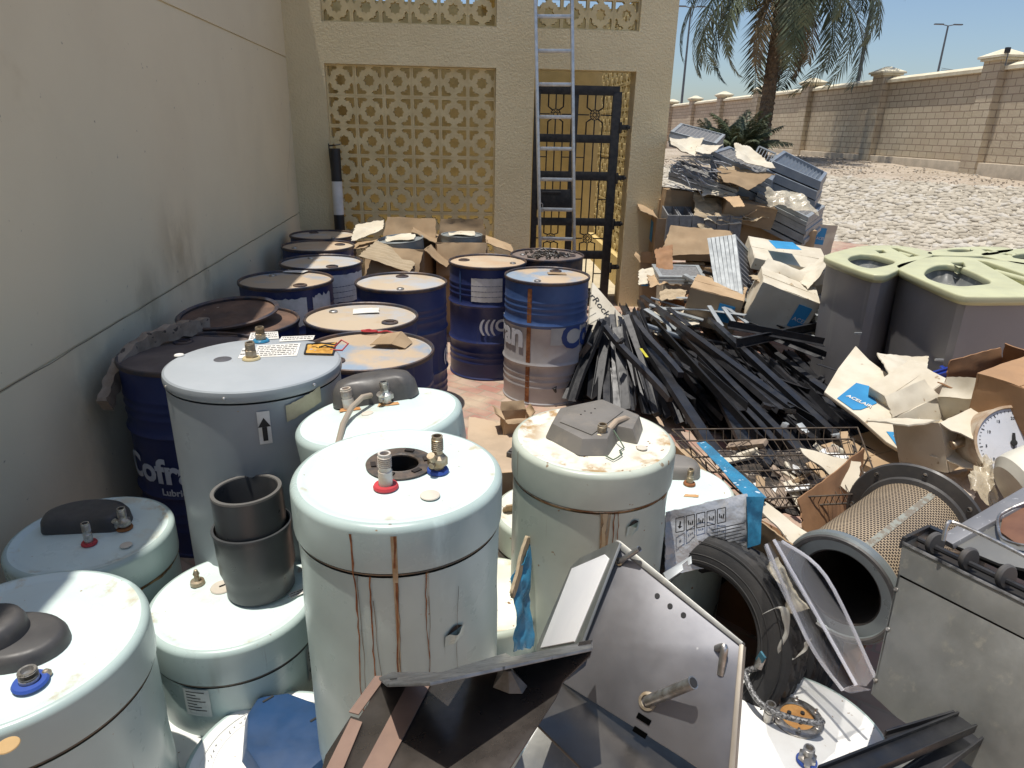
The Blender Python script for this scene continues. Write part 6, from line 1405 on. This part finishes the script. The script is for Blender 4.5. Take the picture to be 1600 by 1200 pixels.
def sbp(u, v, e=.028): nn = (B_-A_).cross(D_-A_).normalized(); nn = nn if nn.dot(Vector(CP)-A_) > 0 else -nn; return A_+(B_-A_)*u+(D_-A_)*v+nn*e-sb.location
mb = MB()
for k in range(5):
    u0 = .10+k*.125; c = [sbp(u0, .1), sbp(u0+.10, .1), sbp(u0+.10, .32), sbp(u0, .32)]
    for i in range(4): mb.bar(c[i], c[(i+1) % 4], .0022)
    m0 = sum(c, Vector())/4
    if k == 0: mb.bar(m0+Vector((0, 0, .012)), m0-Vector((0, 0, .012)), .004); mb.add([m0+Vector((-.008, 0, -.006)), m0+Vector((.008, 0, -.006)), m0-Vector((0, 0, .016))], [(0, 1, 2)])
    else:
        for j in range(3): mb.bar(m0+Vector((-.007+j*.007, 0, .006-j % 2*.006)), m0+Vector((-.004+j*.005, 0, -.010)), .003)
for k in range(9):
    mb.bar(sbp(.52+.01*(k % 3), .40+k*.05), sbp(.93-.04*(k % 2), .40+k*.05), .0022)
mb.build('printed_symbols', ink, sb, smooth=0)

# =================================================================== TYRES
def make_tyre(label):
    t = thing('car_tyre', label, 'tyre', group='worn car tyres'); R, W = .315, .20
    pr = [(.205, -.085), (.203, -.075), (.212, -.095), (.235, -.103), (.27, -.102), (.295, -.094), (.307, -.082)]
    m = 15; tread = [(.312-.004*abs(k/(m-1)*2-1)**3, -.08+.16*k/(m-1)) for k in range(m)]
    pr2 = pr[1:]+tread+[(r, -z) for r, z in pr[:0:-1]]
    i0 = len(pr)-1
    def rf(a, j, r, z, i):
        if i0 <= j < i0+m:
            k = j-i0
            if k in (4, 7, 10): return r-.010
            if k in (1, 2, 3, 11, 12, 13, 0, 14): return r-.011 if ((i+(k if k < 5 else -k)) % 6 < 2) else r
            if k in (5, 6, 8, 9): return r-.008 if ((i+k*2) % 9 < 2) else r
        return r
    mb = MB(); mb.lathe(pr2, 216, rf=rf); mb.build('tread', tyrem, t, smooth=25)
    inner = [(.203, -.075), (.215, -.085), (.27, -.090), (.298, -.07), (.302, 0), (.298, .07), (.27, .090), (.215, .085), (.203, .075)]
    mb = MB(); mb.lathe(inner, 72); mb.build('inner_lining', blackhole, t)
    mb = MB()
    for r in (.225, .245, .285): mb.lathe([(r-.002, -.1035), (r, -.1055), (r+.002, -.1035)], 90); mb.lathe([(r-.002, .1035), (r, .1055), (r+.002, .1035)], 90)
    mb.build('sidewall_ring', tyrem, t)
    return t
def orient(t, loc, axis):
    z = axis.normalized(); x = Vector((0, 0, 1)).cross(z).normalized(); y = z.cross(x); t.location = loc; t.rotation_euler = Matrix((x, y, z)).transposed().to_euler()
crv, cuv, cfv = Vector(cr), Vector(cu), Vector(cf)
ty = make_tyre('black car tyre standing behind the stainless sheet, its dark hole facing left')
orient(ty, Z(1098, 985, 2.22), -crv*.62-cfv*.76+cuv*.20)
ty2 = dup(ty, label='second black tyre, mostly hidden behind the clear plastic cover'); _a = (-crv*.62-cfv*.76+cuv*.20).normalized(); orient(ty2, ty.location-_a*.215-cuv*.02, _a+crv*.03)
ty3 = dup(ty, label='unseen tyre added at the far end of the row to darken its hole'); orient(ty3, ty.location-_a*.43-cuv*.03, _a-crv*.02)  # hidden tyre added to keep sunlit ground out of the front hole
_q = _a.to_track_quat('Z', 'Y').to_euler()
mb = MB(); mb.sheet([(-.36, -.36, 0), (.36, -.36, 0), (.36, .36, 0), (-.36, .36, 0)], 12, 12, .01, .008, jag=.04); tag(mb.build('cardboard_sheet', cardbr, loc=ty.location-_a*.56, rot=_q), 'added cardboard sheet blocking light at the far end of the tyre row', 'cardboard')  # sheet added behind the tyres so their hole stays in shade
# =================================================================== CYLINDER AIR FILTER
c0_, c1_ = Z(1312, 918, 2.12), Z(1448, 806, 2.50); ax = (c1_-c0_).normalized(); L = .52
t = thing('cylindrical_air_filter', 'large cylindrical air filter with perforated orange-brown skin lying on its side', 'air filter'); orient(t, c0_, ax)
RA = .172
mb = MB(); mb.lathe([(RA, .02), (RA, L)], 96); mb.build('perforated_skin', perfm, t)
mb = MB(); mb.lathe([(.125, .0), (.150, -.004), (.158, -.004), (.160, -.010), (.176, -.012), (.184, -.004), (.186, .012), (.176, .022), (.172, .030)], 96); mb.build('end_ring', mat('grey_ring', (.26, .29, .29), .35, .5, c2=(.2, .22, .22)), t)
mb = MB(); mb.lathe([(.160, -.011), (.164, -.018), (.174, -.018), (.178, -.011)], 96); mb.build('gasket', rubdark, t)
mb = MB(); mb.lathe([(.125, .0), (.120, .003), (.120, L), (.0001, L)], 72); mb.build('inner_core', blackhole, t)
mb = MB(); mb.lathe([(.172, L-.015), (.188, L-.012), (.192, L), (.235, L+.004), (.240, L+.012), (.235, L+.02), (.12, L+.02)], 96); mb.build('rear_flange', rubdark, t)
mb = MB()
for k in range(8): a = k*math.pi/4; mb.lathe([(.008, -.004), (.008, .002), (.0001, .002)], 12, T=Matrix.Translation((.215*math.cos(a), .215*math.sin(a), L+.0)))
mb.build('bolt_hole', chrome, t)
mb = MB(); 
# seam strip
a = None
Mi = t.rotation_euler.to_matrix().inverted(); up_l = Mi @ (Vector((0, 0, 1))-crv*.15-cfv*.55); aa = math.atan2(up_l.y, up_l.x)
vs = []
for k in range(5):
    for z in (.03, L-.02): b = aa+(k-2)*.03; vs.append(((RA+.0008)*math.cos(b), (RA+.0008)*math.sin(b), z))
mb.add(vs, [(2*k, 2*k+2, 2*k+3, 2*k+1) for k in range(4)]); mb.build('seam_strip', mat('seam_strip', (.27, .28, .24), .6, c2=(.2, .17, .13), vs=60, vlo=.45, vhi=.55), t)
# =================================================================== CLEAR PLASTIC COVER + FILM
quad = [(1196, 850, 2.0), (1228, 843, 2.02), (1366, 1062, 1.82), (1318, 1078, 1.80)]
t = thing('plastic_cover', 'long clear plastic diffuser cover leaning between the tyres and the air filter', 'plastic cover', Z(1270, 960, 1.9))
def tp(name, poly, th, m, A, B, C_, par, bev=.001): return plate(poly, A, B, C_, th, m, name, None, None, bevel=bev, as_part=par)
A, B, C_ = (1196, 850, 2.00), (1318, 1078, 1.80), (1225, 900, 2.02)
tp('front_wall', [(1196, 852), (1208, 843), (1238, 900), (1290, 985), (1338, 1070), (1316, 1078), (1262, 1000), (1215, 905)], .005, clearp, A, B, C_, t)
tp('back_wall', [(1208, 843), (1222, 846), (1270, 872), (1290, 900), (1368, 1056), (1354, 1072), (1338, 1070), (1290, 985), (1238, 900)], .004, clearp, (1208, 843, 2.01), (1338, 1070, 1.805), (1368, 1056, 2.0), t)
tp('end_lip', [(1316, 1078), (1338, 1070), (1362, 1078), (1330, 1084)], .006, clearp, (1316, 1078, 1.80), (1362, 1078, 1.86), (1338, 1070, 1.83), t)
for pts_ in (((1197, 850), (1262, 1000), (1317, 1079)), ((1209, 843), (1290, 985), (1338, 1071)), ((1222, 846), (1290, 900), (1367, 1058))):
    zz = (2.0, 1.89, 1.80); mb = MB(); P3 = [Z(x, y, z-.004) for (x, y), z in zip(pts_, zz)]; mb.tube([p-t.location for p in smooth_path(P3, 6)], .005, 8); mb.build('edge_bead', mat('clear_edge', (.84, .84, .9), .2, trans=.4, alpha=.55), t)
wavy([(1196, 885, 2.02), (1215, 870, 2.05), (1270, 950, 1.98), (1235, 960, 1.98)], film, 'plastic_film', 'crumpled yellowish plastic film caught on the clear cover', 'plastic film', .035, .0012, .05, fr=9, nx=40, ny=40)
mb = MB(); pts_ = [Z(x, y, 1.97) for x, y in ((1196, 958), (1222, 950), (1230, 985), (1218, 1015), (1234, 1030), (1256, 1018), (1262, 1000))]; b0_ = pts_[0]; pth = smooth_path([p-b0_ for p in pts_], 8)
vs = []
for k, p in enumerate(pth): w2 = .009+.003*math.sin(k*.7); vs += [p+crv*w2+cuv*w2*.5, p-crv*w2-cuv*w2*.5+cfv*.004*math.sin(k*.5)]
mb.add(vs, [(2*k, 2*k+1, 2*k+3, 2*k+2) for k in range(len(pth)-1)]); o = mb.build('film_ribbon', mat('film_clear', (.72, .70, .62), .2, trans=.2, alpha=.6), loc=b0_); m_ = o.modifiers.new('thickness', 'SOLIDIFY'); m_.thickness = .001; tag(o, 'twisted ribbon of clear film dangling in front of the second tyre', 'plastic film')

# =================================================================== STAINLESS CABINET (right)
A, B, C_ = (1410, 848, 1.80), (1600, 942, 1.50), (1362, 1085, 1.72)
a_, n, f = pl3(A, B, C_)
t = thing('steel_cabinet', 'dull stainless cabinet with a black slotted top, lower right edge', 'cabinet', f(1410, 848))
def part_plate(t, f, n, poly, th, m, name, o=0., bev=.0015):
    pts = [f(x, y, o)-t.location for x, y in poly]; mb = MB(); mb.prism(pts, -n*th); return mb.build(name, m, t, bevel=bev, smooth=30)
fr = part_plate(t, f, n, [(1403, 900), (1640, 1020), (1640, 1280), (1400, 1120), (1361, 1084)], .012, stainb, 'front_panel')
part_plate(t, f, n, [(1410, 848), (1640, 961), (1640, 1017), (1404, 897)], .012, stainb, 'top_band', .001)
part_plate(t, f, n, [(1409, 875), (1640, 990), (1640, 1040), (1400, 925)], .006, blackhole, 'seam_backing', -.014)  # black strip added behind the gap to keep the seam dark
part_plate(t, f, n, [(1410, 845), (1640, 958), (1640, 963), (1409, 850)], .004, mat('worn_black_edge', (.05, .05, .05), .5, c2=(.2, .2, .2), vs=30), 'edge_trim', .006)
bk = -n; side = Z(1450, 828, 2.06)-f(1410, 848)
pA, pB = f(1410, 848)-t.location, f(1640, 961)-t.location; pC, pD = f(1361, 1084)-t.location, f(1403, 900)-t.location
mb = MB(); mb.prism([pA, pD, pC, pC+side, pA+side], (pB-pA).normalized()*.006); mb.build('side_panel', stainb, t)
mb = MB(); up_ = (pA-pC).normalized(); mb.prism([pA-up_*.03-n*.02, pB-up_*.03-n*.02, pB+side-up_*.03, pA+side-up_*.03], -up_*.01); mb.build('well', blackhole, t)
mb = MB(); mb.bar(pA+side, pB+side, .02, .03); mb.bar(pA, pA+side, .01, .03); mb.build('rear_rail', steelb, t)
ud = (pB-pA).normalized()
for k in range(6):
    c_ = pA+ud*(.06+k*.10)+side*.5+up_*.004; mb = MB(); T = Matrix.Translation(c_) @ ud.to_track_quat('Z', 'Y').to_matrix().to_4x4(); mb.lathe([(.0001, -.008), (.028, -.008), (.032, -.004), (.032, .004), (.028, .008), (.0001, .008)], 28, T=T); mb.build('roller_wheel', rubdark, t)
mb = MB(); mb.tube([pA+side*.5-up_*.006, pB+side*.5-up_*.006], .008, 8); mb.build('roller_shaft', steelb, t)
for (x, y) in ((1400, 921), (1387, 983), (1368, 1063)):
    mb = MB(); T = Matrix.Translation(f(x, y, .001)-t.location) @ n.to_track_quat('Z', 'Y').to_matrix().to_4x4(); mb.lathe([(.006, 0), (.005, .003), (.002, .004), (.0001, .003)], 16, T=T); mb.build('screw', chrome, t)
# handle wire
hw_ = [Z(x, y, z) for x, y, z in ((1474, 845, 1.66), (1480, 820, 1.66), (1492, 817, 1.66), (1540, 838, 1.6), (1600, 868, 1.52), (1640, 890, 1.48))]
mb = MB(); mb.tube([p-hw_[0] for p in smooth_path(hw_, 6)], .005, 10); mb.v = [v+hw_[0]-t.location for v in mb.v]; mb.build('handle', chrome, t)
# grey tray behind
A, B, C_ = (1470, 835, 1.95), (1600, 765, 2.0), (1600, 870, 1.75)
a_, n2_, f2 = pl3(A, B, C_); t = thing('steel_tray', 'grey steel tray with a rounded opening and brown inside, behind the stainless cabinet', 'tray', f2(1500, 820))
part_plate(t, f2, n2_, [(1466, 838), (1600, 760), (1660, 730), (1660, 760), (1600, 788), (1488, 850)], .02, mat('grey_rail', (.30, .30, .31), .45, .4, spk=(.5, .5, .5), spks=60, spkt=.66), 'top_rail', 0, .004)
part_plate(t, f2, n2_, [(1488, 850), (1600, 788), (1660, 760), (1660, 900), (1560, 880)], .01, mat('grey_rail_d', (.22, .22, .21), .5, .4), 'tray_floor', -.015)
part_plate(t, f2, n2_, [(1568, 800), (1600, 785), (1660, 765), (1660, 850), (1590, 850), (1562, 830)], .01, brownc, 'brown_inside', -.008)
P3 = [f2(x, y, .004)-t.location for x, y in ((1660, 765), (1600, 786), (1572, 798), (1560, 808), (1560, 826), (1568, 842), (1600, 852), (1660, 856))]; mb = MB(); mb.tube(smooth_path(P3, 5), .004, 8); mb.build('opening_rim', chrome, t)

# =================================================================== STAINLESS SHEETS (centre bottom)
A, B, C_ = (962, 846, 1.50), (1160, 1008, 1.30), (872, 1062, 1.42)
a_, n, f = pl3(A, B, C_)
t = thing('stainless_panel_box', 'tilted stainless steel housing with pipe stubs and two black slots, front centre', 'steel housing', f(1010, 1000))
mp_ = part_plate(t, f, n, [(962, 845), (1161, 1008), (1158, 1040), (1138, 1230), (1040, 1168), (878, 1066), (905, 1000)], .006, stain, 'main_panel', 0, .002)
part_plate(t, f, n, [(1155, 1004), (1162, 1008), (1146, 1230), (1136, 1230)], .03, mat('raw_edge', (.45, .4, .33), .45, .7), 'folded_edge', .004)
part_plate(t, f, n, [(962, 843), (969, 845), (1161, 1003), (1158, 1010), (960, 852)], .03, stainb, 'top_fold', .004)
# left side panel, pale inside
A2, B2_, C2_ = (962, 845, 1.50), (905, 1000, 1.44), (848, 1008, 1.72)
a_, nl, fl_ = pl3(A2, B2_, C2_)
part_plate(t, fl_, nl, [(962, 845), (968, 848), (908, 1005), (868, 1062), (840, 1060), (838, 1010), (892, 885), (905, 872)], .006, stainb, 'side_panel')
part_plate(t, fl_, nl, [(944, 866), (950, 872), (896, 1002), (844, 1012), (893, 888)], .004, greylt, 'pale_lining', .004)
# lower folded face
a_, nl2, fb = pl3((878, 1066, 1.42), (1040, 1168, 1.32), (840, 1130, 1.30))
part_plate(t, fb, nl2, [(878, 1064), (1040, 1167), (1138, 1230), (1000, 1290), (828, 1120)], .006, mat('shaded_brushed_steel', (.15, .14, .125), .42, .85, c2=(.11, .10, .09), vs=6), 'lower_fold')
def stub(x, y, L, r, d, m=chrome, name='pipe_stub', bend=None, collar=True):
    p = f(x, y)-t.location; d = d.normalized(); mb = MB()
    pts_ = [p, p+d*L] if not bend else smooth_path([p, p+d*L*.5, p+d*L*.5+bend*.4*L, p+d*L*.45+bend*L], 5)
    mb.tube(pts_, r, 20)
    e_ = pts_[-1]; dd = (pts_[-1]-pts_[-2]).normalized(); mb.tube([e_-dd*.0, e_+dd*.002], r*1.06, 20); o = mb.build(name, m, t)
    mb = MB(); mb.tube([e_+dd*.0021, e_+dd*.0035], r*.78, 16); mb.build('pipe_bore', ink, o)
    if collar: mb = MB(); mb.lathe([(r*1.0, 0), (r*1.6, .001), (r*1.5, .004), (r*1.05, .005)], 24, T=Matrix.Translation(p) @ n.to_track_quat('Z', 'Y').to_matrix().to_4x4()); mb.build('weld_ring', brass, o)
def dir_px(x0, y0, x1, y1, lift): p = f(x0, y0); q = f(x1, y1)+n*lift; return q-p
def zof(p): return (p-Vector(CP)).dot(cfv)
def to_px(x0, y0, x1, y1, dz): p = f(x0, y0); return Z(x1, y1, zof(p)+dz)-p
for a_4 in ((1012, 1096, 1082, 1067, -.075, .0115), (968, 878, 998, 858, -.04, .006)): v_ = to_px(*a_4[:5]); stub(a_4[0], a_4[1], v_.length, a_4[5], v_)
stub(1121, 1013, .05, .0075, to_px(1121, 1013, 1140, 1010, -.04), bend=to_px(1130, 1015, 1127, 1050, .0).normalized(), collar=False)
for (x, y) in ((1027, 931), (1047, 947), (1068, 961)):
    mb = MB(); mb.lathe([(.0055, .0), (.0055, .001), (.0001, .001)], 14, T=Matrix.Translation(f(x, y, .0006)-t.location) @ n.to_track_quat('Z', 'Y').to_matrix().to_4x4()); mb.build('drilled_hole', ink, mp_)
for q_ in ([(998, 1113), (1018, 1126), (1014, 1134), (994, 1121)], [(992, 1134), (1012, 1147), (1008, 1155), (988, 1142)]):
    pts_ = [f(x, y, .0012)-t.location for x, y in q_]; mb = MB(); mb.prism(pts_, n*.0012); o = mb.build('slot', mat('deep_black', (.002, .002, .002), 1., spec=0), mp_, smooth=0)
# bracket behind
plate([(1036, 895), (1080, 868), (1081, 880), (1075, 884), (1074, 876), (1066, 882), (1068, 890), (1042, 908)], (1036, 895, 1.62), (1081, 870, 1.62), (1042, 908, 1.60), .003, galv, 'notched_bracket', 'notched metal bracket poking out above the stainless housing', 'bracket')
# dark flange panel
A, B, C_ = (597, 1056, 1.22), (925, 1004, 1.22), (640, 1190, 1.02)
a_, n, f = pl3(A, B, C_)
t = thing('dark_steel_panel', 'dark stained steel panel with a bent top flange and brown tape bands, front centre', 'steel panel', f(740, 1080))
part_plate(t, f, n, [(590, 1058), (690, 1062), (926, 1012), (922, 1024), (880, 1064), (868, 1090), (770, 1240), (480, 1290), (508, 1180), (548, 1118), (560, 1122), (575, 1100)], .004, staind, 'main_sheet')
a_, n3, f3 = pl3((597, 1058, 1.222), (925, 1010, 1.222), (690, 1040, 1.30))
part_plate(t, f3, n3, [(592, 1058), (604, 1068), (672, 1066), (926, 1012), (925, 1001), (800, 1026), (790, 1020), (690, 1050), (612, 1050)], .005, mat('worn_flange', (.25, .25, .25), .4, .7, c2=(.16, .16, .16), vs=20, spk=(.08, .08, .08), spks=50, spkt=.62), 'top_flange', .003)
for k, q_ in enumerate(([(586, 1056), (598, 1056), (598, 1064), (560, 1116), (545, 1112)], [(640, 1062), (676, 1060), (675, 1064), (585, 1240), (545, 1240)], [(548, 1122), (566, 1128), (520, 1240), (490, 1240)])):
    part_plate(t, f, n, q_, .002, tapebr, 'brown_tape_band', .0035+.0003*k, 0)
mb = MB(); c_ = [f(x, y, .002)-t.location for x, y in ((778, 1048), (802, 1046), (824, 1072), (816, 1084), (796, 1084), (770, 1074))]; tipp = sum(c_, Vector())/6+n*.03+Vector((0, 0, .005)); mb.loft([c_, [p.lerp(tipp, .8) for p in c_]]); mb.build('punched_lug', mat('bare_lug', (.34, .31, .28), .4, .8, c2=(.2, .17, .14), vs=20), t, smooth=0)
mb = MB(); T = Matrix.Translation(f3(615, 1061, .004)-t.location) @ n3.to_track_quat('Z', 'Y').to_matrix().to_4x4(); mb.lathe([(.006, 0), (.006, .001), (.0001, .001)], 14, T=T); mb.build('rivet_hole', ink, t)
wavy([(905, 1003, 1.25), (926, 1000, 1.25), (915, 1040, 1.24), (885, 1062, 1.24)], staind, 'bent_metal_scrap', 'bent dark metal corner hanging off the dark steel panel', 'scrap metal', .01, .003, .05)
# grey sheet underneath between panels
plate([(868, 1090), (900, 1120), (1045, 1240), (780, 1240)], (868, 1090, 1.46), (1045, 1240, 1.40), (780, 1240, 1.36), .004, stainb, 'grey_metal_sheet', 'dull metal sheet lying under the stainless housing at the bottom', 'metal sheet')
# black frames bottom right
for i, (a, b, wd_) in enumerate((((1508, 1132, 1.45), (1290, 1222, 1.2), .036), ((1522, 1150, 1.50), (1390, 1245, 1.25), .034), ((1495, 1126, 1.5), (1388, 1158, 1.45), .022))):
    p, q_ = Z(*a), Z(*b); mb = MB(); mb.bar((0, 0, 0), q_-p, wd_, wd_*.5); 
    d_ = (q_-p).normalized(); s_ = d_.cross(Vector((0, 0, 1))).normalized()
    mb.bar(s_*wd_*.52+Vector((0, 0, .008)), q_-p+s_*wd_*.52+Vector((0, 0, .008)), .005, .02); mb.bar(-s_*wd_*.52+Vector((0, 0, .008)), q_-p-s_*wd_*.52+Vector((0, 0, .008)), .005, .02)
    o = mb.build('channel_rail', steelb, loc=p, bevel=.0015); tag(o, ('black channel rail crossing in front of the bottom right heater', 'black channel rail nearest the bottom right corner', 'shorter black channel rail lying on the other two at bottom right')[i], 'channel rail', 'black channel rails at the bottom right')
plate([(1400, 1165), (1600, 1150), (1640, 1260), (1360, 1260)], (1400, 1165, 1.62), (1600, 1150, 1.62), (1360, 1260, 1.45), .004, stainb, 'steel_sheet', 'dull steel sheet in shade at the bottom right corner', 'metal sheet')

# =================================================================== SMALL THINGS
# foam board along the left wall
def wallp(x, y, off): return onp(x, y, c0+LN*off, LN)
path = [wallp(x, y, o_) for x, y, o_ in ((322, 508, .30), (292, 513, .26), (258, 522, .20), (222, 538, .13), (192, 566, .09), (176, 598, .08), (164, 634, .08))]
sp_ = smooth_path(path, 6); bs = sp_[0]; mb = MB(); rings = []
for k, p in enumerate(sp_):
    d_ = (sp_[min(k+1, len(sp_)-1)]-sp_[max(0, k-1)]).normalized(); u_ = LN; v_ = d_.cross(u_).normalized(); w2 = .034+.006*math.sin(k*1.3); h2_ = .020+.004*math.sin(k*2.1)
    rings.append([p-bs+u_*h2_+v_*w2, p-bs+u_*h2_-v_*w2, p-bs-u_*h2_-v_*w2*.9, p-bs-u_*h2_+v_*w2])
mb.loft(rings); mb.add([p for p in rings[0]], [(0, 1, 2, 3)]); o = mb.build('foam_edge_board', woodm, loc=bs, smooth=30); tag(o, 'crumbling bent board wedged between the left wall and the near blue drum', 'board')
# torn carton at the foot of the silver drum
tc_ = carton(G(805, 672, 0), .17, .15, .11, (0, 0, R_(12)), 'small torn carton on the paving at the foot of the silver-sided drum', flaps=((3, 60, .07), (0, 100, .05), (1, 40, .05), (2, 30, .06)), seed=101)
p = [G(x, y, .008) for x, y in ((733, 652), (800, 665), (806, 800), (722, 780))]; b_ = sum(p, Vector())/4; mb = MB(); mb.sheet([q-b_ for q in p], 14, 20, .010, .004, jag=.04, seed=6); tag(mb.build('cardboard_sheet', mat('tan_card', (.50, .38, .26), .9), loc=b_), 'flat tan cardboard sheet on the ground between the heaters', 'cardboard')
mb = MB(); mb.box((0, 0, .02), (.05, .10, .04)); mb.box((0, .0, .045), (.03, .08, .012)); tag(mb.build('black_end_cap', rubdark, loc=G(802, 712, 0), rot=(0, 0, -.4), bevel=.005), 'small black plastic cap on the cardboard sheet beside the stained heater', 'plastic cap')
# blue packaging
t = thing('blue_packaging', 'torn carton sleeve wrapped in shiny blue film between the two tall heaters', 'packaging', Z(815, 940, 2.2))
wavy([(800, 905, 1.95), (826, 850, 2.0), (834, 1010, 2.0), (806, 1020, 1.95)], cyanp, 'blue_film', None, None, .02, .003, .08, fr=12, part=t)
wavy([(796, 925, 1.93), (822, 838, 1.98), (828, 842, 2.0), (802, 935, 1.95)], corr, 'card_edge', None, None, .01, .01, .1, part=t)
t = carton(G(812, 880, .18), .22, .3, .34, (0, 0, .2), 'dark brown carton squeezed between the centre and stained heaters', seed=111, flaps=((0, 30, .05),))
t = carton(G(1010, 860, .0)+Vector((.1, .3, 0)), .4, .3, .3, (0, 0, .1), 'brown carton low behind the stained heater', seed=115, top=True)
carton(G(1380, 800, 0)+Vector((0, .1, 0)), .5, .4, .30, (0, 0, .5), 'half buried carton under the black steel and air filter', seed=117, top=True)
carton(Vector((2.3, 3.0, 0)), .7, .6, .22, (0, 0, .3), 'buried carton under the gauge and curled cardboard', seed=121, top=True)
carton(Vector((2.9, 3.6, 0)), .6, .5, .25, (0, 0, .1), 'carton supporting the torn brown box by the grey cabinets', seed=123, top=True)
wavy([(1460, 738, 3.0), (1530, 735, 3.0), (1520, 790, 2.75), (1450, 770, 2.8)], mat('plaster_rubble', (.58, .50, .42), .9, bump=.01, bs=30), 'rubble_sheet', 'crusty pale sheet of debris right of the air filter flange', 'debris', .02, jag=.1)
wavy([(1250, 700, 2.9), (1345, 722, 2.8), (1340, 780, 2.7), (1255, 712, 2.85)], cardw, 'cardboard_sheet', 'cream cardboard sheet at the right end of the wire rack', 'cardboard', .015, jag=.06)
wavy([(1195, 785, 2.45), (1290, 850, 2.3), (1240, 855, 2.3), (1188, 800, 2.4)], cardw, 'cardboard_sheet', 'pale folded cardboard below the wire rack, beside the air filter', 'cardboard', .012, jag=.05)
